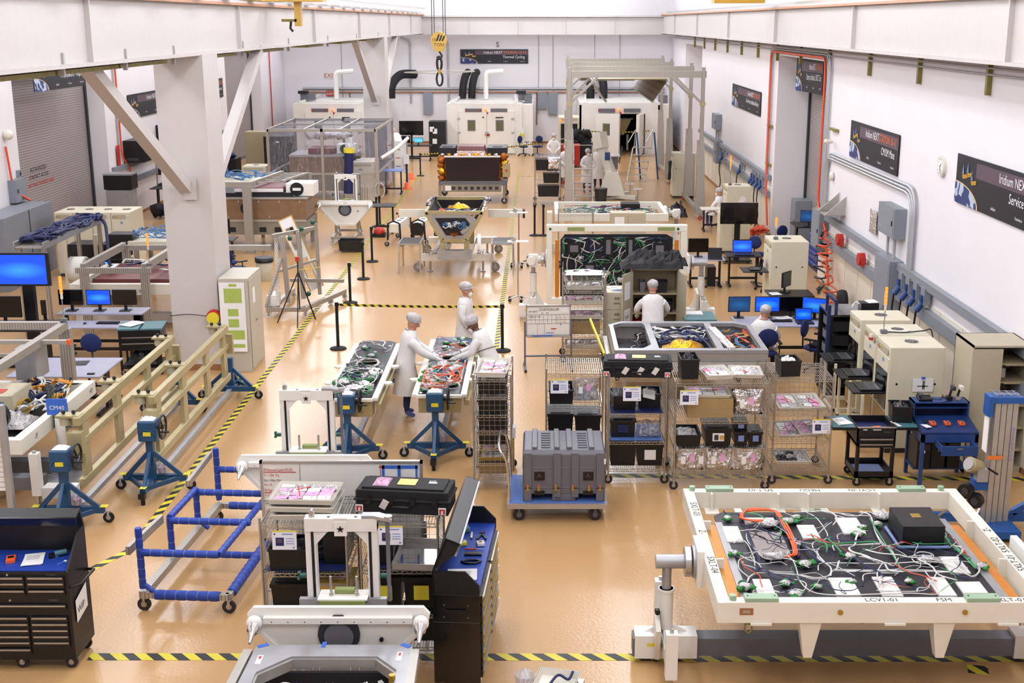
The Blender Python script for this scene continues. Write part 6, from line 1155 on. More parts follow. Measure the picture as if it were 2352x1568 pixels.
# vertical rotation frame
t = thing('rotation_frame', 'upright white rotation frame holding a dark wired panel, right of the aisle', 'frame', (0,0,0)); y = 27.4
for nm, a in (('t',(.14,3.26,2.1,2.24)),('b',(.14,3.26,.46,.58)),('l',(.14,.26,.58,2.1)),('r',(3.12,3.26,.58,2.1))): g = B(); g.box(a[0],a[1],y,y+.2,a[2],a[3],'creamwhite'); part(t, 'frame_rail', g, None, .006)
g = B()
for s, x in (('5XLT-01',1.25),('FSM',2.0),('LCV1-01',3.0-.05)): g.text(s, (x,y-.001,2.2), (-1,0,0), (0,0,-1), .1, 'ink', -.003)
for s, z in (('5FLT-01',1.8),('5XLT-02',1.45),('-Z',.9)): g.text(s, (.17,y-.001,z), (0,0,-1), (1,0,0), .09, 'ink', -.003)
for s, z in (('5XLT-04',1.25),('-Z',1.0),('5XLT-03',.55)): g.text(s, (3.23,y-.001,z), (0,0,1), (-1,0,0), .09, 'ink', -.003)
part(t, 'lettering', g)
g = B()
for x in (.6,2.6): g.box(x,x+.38,y-.01,y,2.12,2.2,'olive')
for x in (.22,3.05): g.cyl((x,y-.01,2.16),(x,y,2.16),.03,'dkgreen',10)
part(t, 'green_pad', g)
rot_stand(t, -.16, 28.0, 1.36, 1, motor=True); rot_stand(t, 3.62, 27.6, 1.36, -1)
g = B(); g.box(-.2,3.9,27.7,27.9,.08,.26,'creamwhite'); part(t, 'floor_beam', g)
t = thing('electronics_module', 'upright dark panel with green and white wiring inside the upright white frame', 'satellite module', (0,0,0))
g = B(); g.poly([(.45,y+.08,.62),(2.95,y+.08,.62),(2.95,y+.08,1.95),(2.8,y+.08,2.03),(.55,y+.08,2.03),(.45,y+.08,1.9)], (0,.04,0), 'deck'); part(t, 'deck', g)
for x0, x1 in ((.33,.42),(2.99,3.08)): g = B(); g.box(x0,x1,y+.06,y+.1,.6,1.9,'kapton'); part(t, 'copper_edge_panel', g, 'orange edge panel')
g = B(); g.T = Matrix.Translation((0,y+.05,0)) @ Matrix.Rotation(PI/2, 4, 'X'); harness(g, .5, 2.9, .7, 1.95, 0, 110, ['wire','wiregreen','wire','wirenavy','wiregreen','wirenavy'], 15, .005, .3, .06); part(t, 'wiring_harness', g, None, 0, 'stuff')
for x, z, w_, h_ in ((1.4,1.55,.22,.42),(1.9,1.55,.2,.42),(.6,1.6,.3,.25),(.62,.9,.16,.4),(2.5,1.55,.3,.3),(.7,.65,.5,.18),(.95,1.2,.3,.2)): g = B(); g.box(x,x+w_,y-.04,y+.08,z,z+h_,'black'); g.box(x+.06,x+w_-.06,y-.045,y-.04,z+.05,z+h_-.05,'midgrey' if w_ > .19 else 'white'); part(t, 'black_equipment_box', g)
for k in range(8): g = B(); g.sph((.6+.3*k,y+.02,1.0+.5*((k*3) % 4)/3),.06,'bag',(1.3,.5,1),9,6,.7,k); part(t, 'silver_wrapped_connector', g)
# horizontal tray frame behind it
t = thing('rotation_frame', 'white tray frame full of wiring behind the upright frame', 'frame', (0,0,0)); frame_rails(t, .42, 3.66, 35.4, 37.9, 1.3)
rot_stand(t, 4.0, 36.5, 1.15, -1, motor=True)
g = B(); g.box(.2,4.2,36.4,36.6,.08,.26,'creamwhite'); g.box(.2,.35,36.3,36.7,.0,1.2,'creamwhite'); part(t, 'floor_beam', g)
g = B(); g.text('-Y', (2.1,35.39,1.16), (-1,0,0), (0,0,-1), .12, 'ink', -.003); part(t, 'lettering', g)
t = thing('electronics_module', 'wired panel with red and green cables lying in the far tray frame', 'satellite module', (0,0,0)); g = B(); g.box(.7,3.4,35.7,37.6,1.1,1.13,'deck'); part(t, 'deck', g)
g = B(); harness(g, .75, 3.3, 35.75, 37.5, 1.14, 110, ['wire','wiregreen','wire','wirered','wirenavy'], 25, .009, .35, .12); part(t, 'wiring_harness', g, None, 0, 'stuff'); g = B(); g.box(2.4,2.95,36.8,37.3,1.13,1.38,'black'); part(t, 'black_equipment_box', g)
g = B(); g.box(3.2,3.32,35.8,37.4,1.13,1.14,'kapton'); part(t, 'copper_edge_panel', g)
t = thing('storage_cabinet', 'low tan two door cabinet in front of the far tray frame', 'cabinet', (1.9, 33.5, 0)); g = B(); g.box(0,.95,0,.5,0,1.6,'tan'); part(t, 'body', g, None, .005)
for x in (.01,.48): g = B(); g.box(x,x+.46,-.02,0,.05,1.55,'tan'); x < .1 and g.box(x+.1,x+.36,-.024,-.02,1.25,1.5,'paper'); part(t, 'door', g)
rack('small wire rack of bagged parts left of the low tan cabinet', .5, 1.45, 33.9, 34.5, 1.5, (1.5,1.1,.7,.3), mesh='F', step=.05)
# ---- satellites on dollies
t = thing('satellite', 'assembled satellite with dark solar panel and gold foil on a grey dolly, far aisle', 'satellite', (-3.75, 46.7, 0))
g = B(); g.add([(.25,0,.85),(2.2,0,.85),(2.25,0,1.72),(.2,0,1.72),(.25,.05,.85),(2.2,.05,.85),(2.25,.05,1.72),(.2,.05,1.72)], [(0,1,2,3),(7,6,5,4),(0,4,5,1),(1,5,6,2),(2,6,7,3),(3,7,4,0)], 'solar'); g.box(.18,2.27,-.03,.06,1.72,1.77,'paper'); part(t, 'solar_panel', g, 'dark red black solar panel')
g = B(); g.tbox((1.22,1.2,.85),(2.1,2.1),(2.5,2.2),.9,'copperfoil'); part(t, 'bus_body', g)
g = B()
for k in range(16): g.sph((.06+(k % 2)*2.35, -.02+.05*(k % 5), .95+.11*k % .85), .13, 'goldfoil' if k % 3 else 'copperfoil', (1,.7,.9), 9, 6, .9, k)
for k in range(10): g.sph((.1+.25*k, .1, 1.8), .07, 'goldfoil' if k % 2 else 'foil', (1.2,.8,.7), 8, 6, .8, k)
part(t, 'foil_wrap', g, None, 0, 'stuff')
g = B(); g.tbox((1.15,1.2,1.78),(1.1,1.3),(.95,1.1),.28,'solartop'); g.tbox((1.15,1.2,1.75),(1.16,1.36),(1.12,1.32),.04,'kapton'); g.box(.62,1.68,.54,.56,1.8,1.9,'foil'); part(t, 'antenna_block', g, 'red topped block')
for x0, x1 in ((-.05,.55),(1.75,2.5)): g = B(); g.box(x0,x1,.5,1.9,1.76,2.02,'deck'); g.cyl(((x0+x1)/2,1.0,2.02),((x0+x1)/2,1.0,2.04),.2,'darkgrey',14); part(t, 'side_antenna', g)
g = B(); g.box(2.35,2.62,-.1,.2,1.0,1.5,'alodine'); g.box(2.45,2.53,-.11,-.1,1.2,1.28,'red'); part(t, 'thruster_box', g)
t = thing('dolly', 'grey four wheeled dolly under the assembled satellite', 'dolly', (-3.75, 46.6, 0)); g = B(); g.box(-.05,2.5,0,2.4,.68,.84,'midgrey'); g.box(.1,2.3,-.04,0,.45,.72,'platform')
part(t, 'deck', g); g = B()
for k in range(8): g.box(.45+.23*k,.58+.23*k,-.05,-.035,.53,.65,'darkgrey')
g.box(.2,.42,-.05,-.035,.5,.68,'paper'); part(t, 'side_slots', g)
for x in (.0,2.4):
    for yy in (.0,2.3): g = B(); g.box(x-.05,x+.05,yy-.05,yy+.05,.22,.68,'platform'); part(t, 'leg', g); caster(t, x, yy, .12, .25, 'rubber', 'galv')
t = thing('satellite_module', 'open tapered satellite module with gold foil inside on a white trolley, mid aisle', 'satellite module', (-2.28, 34.2, 0)); zt, zb = 1.72, .98
g = B(); L = 3.0
def trap(y, g, m_, th=.06):
    O = [(-.75,zt),(.75,zt),(.32,zb),(-.32,zb)]; 
    for i in range(4): a, c = O[i], O[(i+1) % 4]; g.bar((a[0],y,a[1]),(c[0],y,c[1]),.06,th,m_)
for yy in (-1.4, 1.4): trap(yy, g, 'alodine', .09)
for a in ((-.75,zt),(.75,zt),(.32,zb),(-.32,zb)): g.bar((a[0],-1.4,a[1]),(a[0],1.4,a[1]),.06,.06,'tan')
part(t, 'frame', g)
g = B(); g.poly([(-.72,-1.42,zt-.04),(.4,-1.42,zt-.04),(.62,-1.42,zt-.2),(.3,-1.42,zb+.03),(-.3,-1.42,zb+.03)], (0,.01,0), 'galv'); part(t, 'front_plate', g); g = B(); g.poly([(-.5,-1.44,zt-.14),(.3,-1.44,zt-.14),(.42,-1.44,zt-.3),(.22,-1.44,zb+.14),(-.22,-1.44,zb+.14)], (0,.01,0), 'mdark'); g.bx((.28,-1.46,zb+.28),(.24,.01,.1),'alu',(0,-.7,0)); part(t, 'front_opening', g)
g = B(); g.poly([(-.72,1.4,zt-.02),(.72,1.4,zt-.02),(.3,1.4,zb),(-.3,1.4,zb)], (0,.03,0), 'deck'); g.box(-.3,.3,-1.4,1.4,zb,zb+.02,'deck')
for s in (-1,1): g.add([(s*.74,-1.38,zt),(s*.74,1.38,zt),(s*.31,1.38,zb),(s*.31,-1.38,zb)], [(0,1,2,3)], 'mdark')
part(t, 'inner_wall', g)
g = B(); g.sph((0,.5,1.35), .38, 'goldfoil', (1.1,1.2,.9), 16, 10, .3, 2); part(t, 'gold_foil_dome', g)
g = B(); harness(g, -.5, .5, -1.3, .2, 1.45, 60, ['wire','wirenavy','wirered','deck','wiregreen'], 33, .015, .4, .15); [harness(g, s*.78-.06, s*.78+.06, -1.4, 1.4, zt, 8, ['wire','wirenavy'], 34+s, .012, .4, .08) for s in (-1,1)]; harness(g, -.3, .3, -1.5, -1.44, 1.2, 12, ['wire','wireblue'], 3, .012, .1, .3); part(t, 'wiring_harness', g, None, 0, 'stuff')
g = B(); g.lathe([(.02,0),(.1,.06),(.13,.1)], 'copperfoil', (0,-1.5,1.1), 12); part(t, 'nozzle', g)
for s in (-1,1): g = B(); g.box(min(s*.8,s*1.75),max(s*.8,s*1.75),1.2,1.3,1.2,1.42,'creamwhite'); g.cyl((s*1.78,1.25,1.3),(s*1.84,1.25,1.3),.14 if s > 0 else .03,'black',12); part(t, 'side_arm', g)
g = B()
for s in (-1,1): g.box(s*.32-.07,s*.32+.07,-1.4,-1.2,.5,zb-.02,'alodine'); g.box(s*.32-.07,s*.32+.07,1.0,1.2,.5,zb-.02,'alodine')
g.box(-.45,.45,-1.5,-1.3,.48,.72,'galv'); part(t, 'pedestal', g)
t = thing('dolly', 'white trolley with side platforms under the open tapered module', 'dolly', (-2.28, 33.6, 0)); g = B(); g.box(-1.0,1.0,-.15,.05,.3,.48,'creamwhite'); g.box(-1.0,1.0,2.6,2.8,.3,.48,'creamwhite'); g.box(-.4,-.28,0,2.7,.36,.48,'creamwhite'); g.box(.28,.4,0,2.7,.36,.48,'creamwhite')
part(t, 'base_beam', g)
for s in (-1,1):
    g = B(); g.bar((s*.62,-.1,.5),(s*.5,2.4,.6),.1,.05,'alu'); part(t, 'guide_rail', g)
    g = B(); g.tube([(s*.72+.14*math.cos(a*.524),-.2+.14*math.sin(a*.524),.6) for a in range(12)], .01, 'chrome', 5, True); g.cyl((s*.72,-.2,.48),(s*.72,-.2,.6),.015,'steel',6); part(t, 'crank_wheel', g)
    for yy in (-.1,2.7): g = B(); g.cyl((s*.72,yy,0),(s*.72,yy,.36),.03,'steel',8); g.cyl((s*.72,yy,0),(s*.72,yy,.03),.07,'steel',10); part(t, 'jack_foot', g); caster(t, s*1.05, yy, .13, .3, 'platform', 'galv')
for s, nm in ((-1,'left'),(1,'right')):
    t = thing('step_platform', 'folding step platform with black top at the %s of the white trolley' % nm, 'platform', (-2.28+s*1.25, 33.2, 0), 0, 'folding step platforms beside the open module'); g = B(); g.box(-.3,.3,0,1.0,.78,.82,'alu'); part(t, 'frame', g); g = B(); g.box(-.27,.27,.03,.97,.82,.826,'deck'); part(t, 'tread', g)
    for x in (-.28,.28):
        for yy in (.02,.98): g = B(); g.bar((x,yy,.78),(x*1.05,yy-.05 if yy < .5 else yy+.15,0),.035,.035,'alu'); part(t, 'leg', g)
for k, (u, v) in enumerate(((906, 566), (962, 562))):
    p = G(u, v); t = thing('calibration_trolley', ['small white beam trolley left of the tapered module','small white beam trolley with black disc beside the tapered module'][k], 'trolley', p, -.1, 'white beam trolleys'); g = B(); g.box(-.14,.14,0,1.7,.42,.68,'creamwhite'); part(t, 'beam', g, None, .01); g = B(); [g.box(-.07,.07,.3+.4*i,.45+.4*i,.68,.684,'mdark') for i in range(3)]; part(t, 'slot', g)
    g = B(); g.tube([(-.2,.0,.2),(-.18,-.02,.7),(0,-.02,.78),(.18,-.02,.7),(.2,0,.15)], .03, 'blackmat'); g.tube([(-.2,1.6,.2),(-.18,1.6,.7),(0,1.6,.78),(.18,1.6,.7),(.2,1.6,.15)], .025, 'blackmat'); part(t, 'hose_loop', g)
    for x in (-.2,.2):
        for yy in (.05,1.6): g = B(); g.bar((x*.6,yy,.44),(x*1.2,yy,.14),.03,.03,'galv'); part(t, 'leg', g); caster(t, x*1.2, yy, .07, .15, 'black')
    if k: g = B(); g.cyl((-.02,-.12,.5),(-.02,-.06,.5),.2,'black',16); part(t, 'disc', g)
# thin pole stands in the right part of aisle
for k, (u, v, h) in enumerate(((1192, 612, 1.5), (1190, 690, 1.45))):
    p = G(u, v); t = thing('pole_stand', ['slim rolling pole stand with small tilted tray, farther of two','slim rolling pole stand with instrument head, nearer of two'][k], 'stand', p, 0, 'slim pole stands'); g = B(); g.cyl((0,0,.1),(0,0,h),.015,'steel' if k else 'brown',8); part(t, 'pole', g); g = B()
    for a in range(5): c, s = math.cos(a*1.257), math.sin(a*1.257); g.bar((0,0,.12),(.25*c,.25*s,.07),.03,.025,'chrome'); g.sph((.25*c,.25*s,.04),.04,'black')
    part(t, 'star_base', g); g = B(); g.box(-.25,.25,-.12,.12,h,h+.02,'plasticwhite'); g.bx((-.1,0,h+.08),(.12,.1,.1),'steel',(.3,.5,0)); part(t, 'head', g)
# dark rack with film and foil right of the aisle
rack('black rack wrapped in film with silver foil and black bins, left of the tall gantry', -.2, .75, 46.0, 47.6, 1.75, (1.75,1.25,.8,.3), mesh='', step=.06)
tote('black bin on the film wrapped rack', (.05, 46.4, 1.3), .45, .6, .4); bagthing('large foil wrapped bundle on the film wrapped rack', (.5, 46.2, 1.28), .55, .5, .4, 'foil', tags=0, name='foil_bundle', cat='foil'); tote('black bin low on the film wrapped rack', (.4, 46.3, .85), .6, .6, .34); tote('black bin at the bottom of the film wrapped rack', (.3, 46.4, .33), .8, .6, .4)
b = B(); b.box(-.5,.5,-.8,.8,0,.012,'film'); b.box(-.5,-.49,-.8,.8,-.5,0,'film'); single('clear_film', 'clear film sheet draped over the top of the dark rack', 'film', b, (.28, 46.8, 1.77))
# ================================================================ banners and wall fittings
def banner(label, o, ux, w, h, l1, l2, l3, clip=None):
    """o = lower left corner seen from the room, ux = reading direction"""
    t = thing('banner', label, 'banner', o); ux = Vector(ux); n = ux.cross(Vector((0,0,1))); g = B(); P = lambda a, z, d=0: ux*a+Vector((0,0,z))+n*d
    def q(a0, a1, z0, z1, d, m_): g.add([P(a0,z0,d),P(a1,z0,d),P(a1,z1,d),P(a0,z1,d)], [(0,1,2,3)], m_)
    g.add([P(0,0,0),P(w,0,0),P(w,h,0),P(0,h,0),P(0,0,.02),P(w,0,.02),P(w,h,.02),P(0,h,.02)], [(3,2,1,0),(4,5,6,7),(0,1,5,4),(1,2,6,5),(2,3,7,6),(3,0,4,7)], 'banner'); q(w*.22, w, h*.62, h*.92, .023, 'bannerband'); cl = part(t, 'cloth', g)
    g = B(); pts = [P(0,0,.024)]+[P(w*.26*math.cos(a*PI/20), h*.45*math.sin(a*PI/20), .024) for a in range(11)]; g.add(pts, [tuple(range(12))], 'earthrim'); pts = [P(0,0,.027)]+[P(w*.25*math.cos(a*PI/20), h*.43*math.sin(a*PI/20), .027) for a in range(11)]; g.add(pts, [tuple(range(12))], 'earth')
    for k, (a, z) in enumerate(((.07,.62),(.12,.68),(.17,.55))): g.add([P(w*a,h*z,.028),P(w*(a+.02),h*z,.028),P(w*(a+.01),h*(z+.2),.028)], [(0,1,2)], 'labelblue'); g.add([P(w*a,h*(z-.02),.028),P(w*(a+.06),h*(z+.02),.028),P(w*(a+.06),h*(z-.06),.028),P(w*(a+.01),h*(z-.1),.028)], [(0,1,2,3)], 'trimgold')
    part(cl, 'picture', g); g = B(); s = h*.27
    sx = min(.95, w*.7/(.55*s*max(len(l1+l2), len(l3)))); q_ = B().text(l2, (0,0,0), (1,0,0), (0,0,1), s, 'ink', 0, 'LEFT', sx); k = max(p.x for p in q_.v)
    g.text(l1.strip(), P(w*.955-k, h*.69, .03), ux, (0,0,1), s, 'inkwhite', 0, 'RIGHT', sx); g.text(l2, P(w*.97, h*.69, .03), ux, (0,0,1), s, 'inkorange', 0, 'RIGHT', sx); g.text(l3, P(w*.95, h*.38, .03), ux, (0,0,1), s, 'inkwhite', 0, 'RIGHT', sx)
    for a, s_, f in ((.4,'iridium',.1),(.64,'ThalesAlenia',.075),(.95,'Orbital ATK',.075)): g.text(s_, P(w*a+(0 if a > .9 else .1), h*.13, .03), ux, (0,0,1), h*f, 'inkwhite', 0, 'RIGHT' if a > .9 else 'CENTER', sx)
    part(cl, 'lettering', g); return t
IN = 'Iridium NEXT '
banner('back wall banner reading STATION 13-14 Thermal Cycling', (-4.42, 70.76, 4.36), (1,0,0), 3.75, .77, IN, 'STATION 13-14', 'Thermal Cycling')
for lab, y0, y1, z0, z1, a, c_ in (('right wall banner reading STATION 17', 47.9, 41.7, 3.57, 4.36, 'STATION 17', 'Solar Array Installation/Deploy'), ('right wall banner reading STATION 10-11 CM/SM Mate', 29.4, 25.4, 3.56, 4.39, 'STATION 10-11', 'CM/SM Mate'), ('largest right wall banner, Service Module, cut by the image edge', 21.75, 17.2, 3.57, 4.4, 'STATION 9', 'Service Module Test')):
    banner(lab, (7.25, y0, z0), (0,-1,0), y0-y1, z1-z0, IN, a, c_)
banner('banner hanging in the right roll-up doorway reading STATION 18', (7.7, 38.3, 4.6), (.13,-.9915,0), 2.3, .95, IN, 'STATION 18', 'Battery Installation, SNOC Test')
t_ = banner('banner in front of the left roll-up door reading STATION 12 Rework - Repair', (-13.9, 34.92, 4.72), (.0,1,0), 3.98, .82, IN, 'STATION 12', 'Rework - Repair')
part(t_, 'hanger', B().box(-.35,0,.1,.14,.78,.82,'steel').box(-.35,0,3.8,3.84,.78,.82,'steel')); banner('left wall banner partly behind the diagonal brace', (-14.18, 43.6, 3.34), (0,1,0), 4.6, .82, IN, 'STATION 15', 'Solar Test'); banner('left wall banner showing only its end between column and brace', (-14.18, 52.4, 3.36), (0,1,0), 4.4, .82, IN, 'STATION 16', 'Alignment')
b = B(); b.text('S', (0,0,0), (1,0,0), (0,0,1), .4, 'ink', .002); single('wall_letter', 'black letter S high on the back wall above the banner', 'letter', b, (-2.45, 70.77, 5.25))
b = B(); b.box(-.02,.9,.01,.02,-.05,.3,'white'); b.text('EXIT', (0,0,0), (1,0,0), (0,0,1), .34, 'inkred', .002); single('exit_sign', 'red EXIT lettering on the back wall at left', 'sign', b, (-12.0, 70.76, 3.6))
b = B(); b.box(0,.5,0,.06,0,.28,'red'); b.text('EXIT', (.04,-.002,.06), (1,0,0), (0,0,1), .2, 'inkwhite', .002); single('exit_sign', 'small red exit box low on the back wall behind the left chamber', 'sign', b, (-11.9, 70.7, 2.6))
def run(name, label, cat, pts, r=.03, m_='conduit', n=8, group=None, k=0):
    b = B(); b.tube(spline(pts, k) if k else pts, r, m_, n); return single(name, label, cat, b, (0,0,0), 0, group)
def cr(pts, rad=.25):
    o = [Vector(pts[0])]
    for i in range(1, len(pts)-1):
        a, p, c = Vector(pts[i-1]), Vector(pts[i]), Vector(pts[i+1]); u, v = (a-p).normalized(), (c-p).normalized(); rr = min(rad, (a-p).length*.45, (c-p).length*.45)
        for t_ in (0, .25, .5, .75, 1): o.append(p+u*rr*(1-t_)**2+v*rr*t_**2)
    return o+[Vector(pts[-1])]
X = 7.2
for k in range(3): run('conduit', ['outer','middle','inner'][k]+' conduit of the bundle turning down to the grey wall panel', 'conduit', cr([(X,31.45+.12*k,.9),(X,31.45+.12*k,3.45-.07*k),(X,23.9+.1*k,3.5-.07*k),(X,23.9+.1*k,1.8)], .5), .032, group='conduit bundle on the right wall')
for k in range(3): run('conduit', ['topmost','middle','lowest'][k]+' conduit framing the right roll-up doorway', 'conduit', cr([(X,40.0-.1*k,1.9),(X,40.0-.1*k,5.85-.06*k),(X,31.7+.12*k,5.85-.06*k),(X,31.7+.12*k,1.9)], .4), .028, group='conduits around the right doorway')
run('extension_cable', 'orange cord running up and around the right roll-up doorway', 'cord', cr([(X-.06,39.0,.4),(X-.06,39.5,1.5),(X-.06,39.6,5.72),(X-.06,32.0,5.72),(X-.06,32.0,2.0),(X-.06,31.0,1.6),(X-.1,30.2,.3)], .3), .03, 'orangecord')
for k in range(2): run('ceiling_conduit', ['upper','lower'][k]+' long conduit below the right crane beam', 'conduit', [(X,12,5.88-.1*k),(X,69,5.88-.1*k)], .018, group='conduits below the right beam')
b = B()
for y in (16.5, 20.5, 24.3, 28.0, 32, 35.5, 39, 42.5, 46, 49.5, 53, 56.5, 60): 
    b = B(); b.box(X-.01,X+.07,y,y+.1,5.45,6.0,'strut'); single('strut_bracket', 'short metal strut carrying conduits under the right beam', 'bracket', b, (0,0,0), 0, 'struts under the right beam')
for y, z in ((39.9,3.4),(39.9,2.2),(31.2,4.0),(31.0,2.2)): b = B(); b.box(X-.02,X+.07,y-.5,y+.2,z,z+.06,'strut'); single('strut_bracket', 'horizontal strut beside the right doorway', 'bracket', b, (0,0,0), 0, 'struts beside the right doorway')
for x, l in ((-7.2,'left'),(-5.1,'middle')): run('conduit', 'conduit down the back wall, %s' % l, 'conduit', cr([(x-.5,70.75,5.8),(x,70.75,5.6),(x,70.75,2.2)], .2), .05)
for x in (-11.0, 4.4, -.1, .7, 3.0): run('conduit', 'vertical conduit on the back wall', 'conduit', [(x,70.78,5.9),(x,70.78,1.6)], .02, group='vertical conduits on the back wall')
for z, m_, r, l in ((3.0,'galv',.07,'grey pipe along the back wall above the chambers'),(2.8,'copper',.035,'copper orange pipe along the back wall')): run('pipe', l, 'pipe', [(-13.2,70.72,z),(6.9,70.72,z)], r, m_)
for x in (-13.2, -10.6, -3.0, -1.0, -.2, 6.0): run('pipe_drop', 'thin copper pipe dropping from the back wall run', 'pipe', cr([(x,70.76,2.8),(x,70.76,1.0)], .1), .035, 'brown', group='copper pipe drops')
for x, l in ((-7.6,'left of the middle chamber'),): run('exhaust_duct', 'bent black exhaust duct '+l, 'duct', spline([(-8.05,68.5,2.6),(-8.0,68.6,3.3),(-7.6,69.5,3.8),(-6.9,70.3,3.8)], 5), .24, 'blackmat', 14)
for x in (-4.2, -3.7): run('exhaust_duct', 'upright black exhaust duct on the middle chamber', 'duct', spline([(x,68.5,2.6),(x+.05,68.6,3.3),(x+.15,69.3,3.8),(x+.2,70.4,3.9)], 5), .2, 'blackmat', 14, group='twin black ducts on the middle chamber')
for x in (2.7, 3.4): run('exhaust_duct', 'upright black exhaust duct on the right chamber', 'duct', spline([(x,68.5,2.6),(x,68.6,3.3),(x-.1,69.3,3.8),(x-.1,70.4,3.9)], 5), .22, 'blackmat', 14, group='twin black ducts on the right chamber')
for x, l in ((-10.9,'left'),(-2.9,'middle')): run('white_pipe', 'white bent pipe on the %s chamber' % l, 'pipe', cr([(x,68,2.6),(x,68,4.0),(x+.9,68.2,4.05)], .2), .13, 'white', 12)
# thermal chambers
def chamber(label, x, open_=False, w=3.85):
    t = thing('thermal_chamber', label, 'chamber', (x, 64.6, 0)); D = 5.4; g = B(); b0 = .02
    if open_: g.box(0,.85,0,.15,0,2.5,'white'); g.box(w-.75,w,0,.15,0,2.5,'white'); g.box(.85,w-.75,0,.15,2.05,2.5,'white'); g.box(0,.1,0,D,0,2.5,'white'); g.box(w-.1,w,0,D,0,2.5,'white'); g.box(0,w,D-.1,D,0,2.5,'white'); g.box(0,w,0,D,2.5,2.6,'white'); g.box(.1,w-.1,D-.3,D-.1,0,2.5,'mdark'); g.box(.1,.2,.15,D,0,2.5,'mdark'); g.box(w-.2,w-.1,.15,D,0,2.5,'mdark')
    else: g.box(0,w,0,D,0,2.55,'white')
    g.box(w,w+.55,.2,D,0,2.5,'white'); g.box(w+.1,w+.5,1.2,2.2,2.5,2.9,'midgrey'); part(t, 'body', g)
    g = B()
    for xx in (.3, w-.3): g.bar((xx,0,2.6),(xx*.9+.2,D,2.7),.1,.1,'white')
    g.bar((.2,.1,2.62),(w-.2,.1,2.62),.06,.06,'paper'); part(t, 'roof_rail', g)
    if open_:
        for p, r_, sx in (((.9,.0,0),R(-28),1),((w-.8,0,0),R(-105),1)): g = B(); g.T = Matrix.Translation(p) @ Matrix.Rotation(r_, 4, 'Z'); g.box(0,1.3,-.16,0,.06,2.08,'white' if sx else 'mdark'); g.box(.4,.8,-.17,-.16,1.0,1.6,'midgrey'); g.box(.46,.74,-.175,-.17,1.05,1.55,'wglass'); part(t, 'door_leaf', g)
        g = B(); g.tbox((2.0,1.4,.9),(.7,.8),(1.4,1.2),.8,'alodine'); g.box(1.2,2.8,1,2.2,1.7,1.75,'galv'); g.box(1.3,1.4,1.2,1.3,.1,.9,'galv'); g.box(2.5,2.6,1.2,1.3,.1,.9,'galv'); part(t, 'test_article', g)
    else:
        for x0 in (.62, 2.06): g = B(); g.box(x0,x0+1.42,-.1,0,.06,2.2,'white'); dl = part(t, 'door_leaf', g); part(dl, 'door_window', B().box(x0+.45,x0+.85,-.12,-.1,1.2,1.75,'midgrey').box(x0+.51,x0+.79,-.125,-.12,1.26,1.69,'wglass'))
        g = B(); [g.box(x_,x_+.15,-.16,-.1,z,z+.05,'steel') for x_ in (.55,3.3) for z in (.4,1.1,1.8)]; g.box(1.95,2.15,-.2,-.1,1.0,1.15,'steel'); g.box(2.05,2.2,-.2,-.12,.95,1.05,'red'); part(t, 'hinge', g)
        g = B(); [g.add([(x_-.06,-.11,z),(x_+.06,-.11,z),(x_,-.11,z+s*.1)],[(0,1,2)],'ink') for x_, z, s in ((1.87,1.85,1),(1.87,.25,-1))]; g.box(2.5,2.9,-.13,-.11,1.85,1.9,'ink'); g.bx((w-.05,-.02,1.1),(.25,.01,.45),'paper',(0,.6,0)); g.bx((w-.02,-.03,1.0),(.2,.01,.15),'yellow',(0,.6,0)); part(t, 'marking', g)
    for x0 in (.95, 2.25): g = B(); g.box(x0,x0+.85,-.12,0,2.15,2.32,'midgrey'); part(t, 'light_box', g)
    g = B(); [g.box(x_,x_+.1,-.13,-.12,2.2,2.27,'red') for x_ in (1.0,1.65)]; g.sph((2.0,-.1,2.25),.07,'lamporange'); g.box(2.05,2.13,-.12,0,2.05,2.15,'red'); part(t, 'warning_lamp', g)
    return t
chamber('white thermal chamber in the middle of the back wall with two closed doors', -4.78); chamber('white thermal chamber at left of the back wall behind the clear tent', -12.6); chamber('white thermal chamber at right of the back wall with open doors', 2.0, True, 4.1)
for x, l in ((-13.1, 'left'), (-1.75, 'middle')): b = B(); b.box(-.3,.4,-.3,.3,0,.35,'midgrey'); b.box(-.4,.1,-.4,0,.35,.5,'black'); single('blower_unit', 'grey blower unit on top of the %s chamber' % l, 'blower', b, (x+.9, 66.5, 2.62))
# overhead hook
t = thing('crane_hook', 'yellow and black 10 TON crane hook block hanging from steel ropes', 'crane hook', (-3.0, 38, 0)); g = B(); pts = [(.24*math.cos(a*PI/8), -.1, 6.08+.24*math.sin(a*PI/8)) for a in range(-1, 10)]; g.poly([(-.12,-.1,5.75),(.12,-.1,5.75)]+pts, (0,.2,0), 'caseyellow'); part(t, 'sheave_block', g)
g = B(); g.text('10', (-.2,-.102,6.04), (1,0,0), (0,0,1), .13, 'ink', 0); g.text('TON', (-.15,-.102,5.9), (1,0,0), (0,0,1), .14, 'ink', 0); [g.add([(.0+.08*k,-.103,6.05),(.05+.08*k,-.103,6.05),(.12+.08*k,-.103,6.22-.02*k),(.07+.08*k,-.103,6.22-.02*k)],[(0,1,2,3)],'ink') for k in range(-1,2)]; part(t, 'lettering', g)
for x in (-.2,-.13,.13,.2): g = B(); g.cyl((x,0,6.2),(x,0,10.4),.012,'darkgrey',6); part(t, 'wire_rope', g)
g = B(); g.tube(spline([(0,0,5.75),(.08,0,5.62),(0,0,5.52),(-.07,0,5.6)],5),.03,'black'); g.tube([(.07*math.cos(a*.524),0,5.4+.2*math.sin(a*.524)) for a in range(12)],.035,'black',8,True); g.cyl((0,0,5.1),(0,0,5.25),.05,'trimgold',10); g.tube([(.09*math.cos(a*.524),0,4.95+.2*math.sin(a*.524)) for a in range(12)],.03,'black',8,True); part(t, 'hook', g)
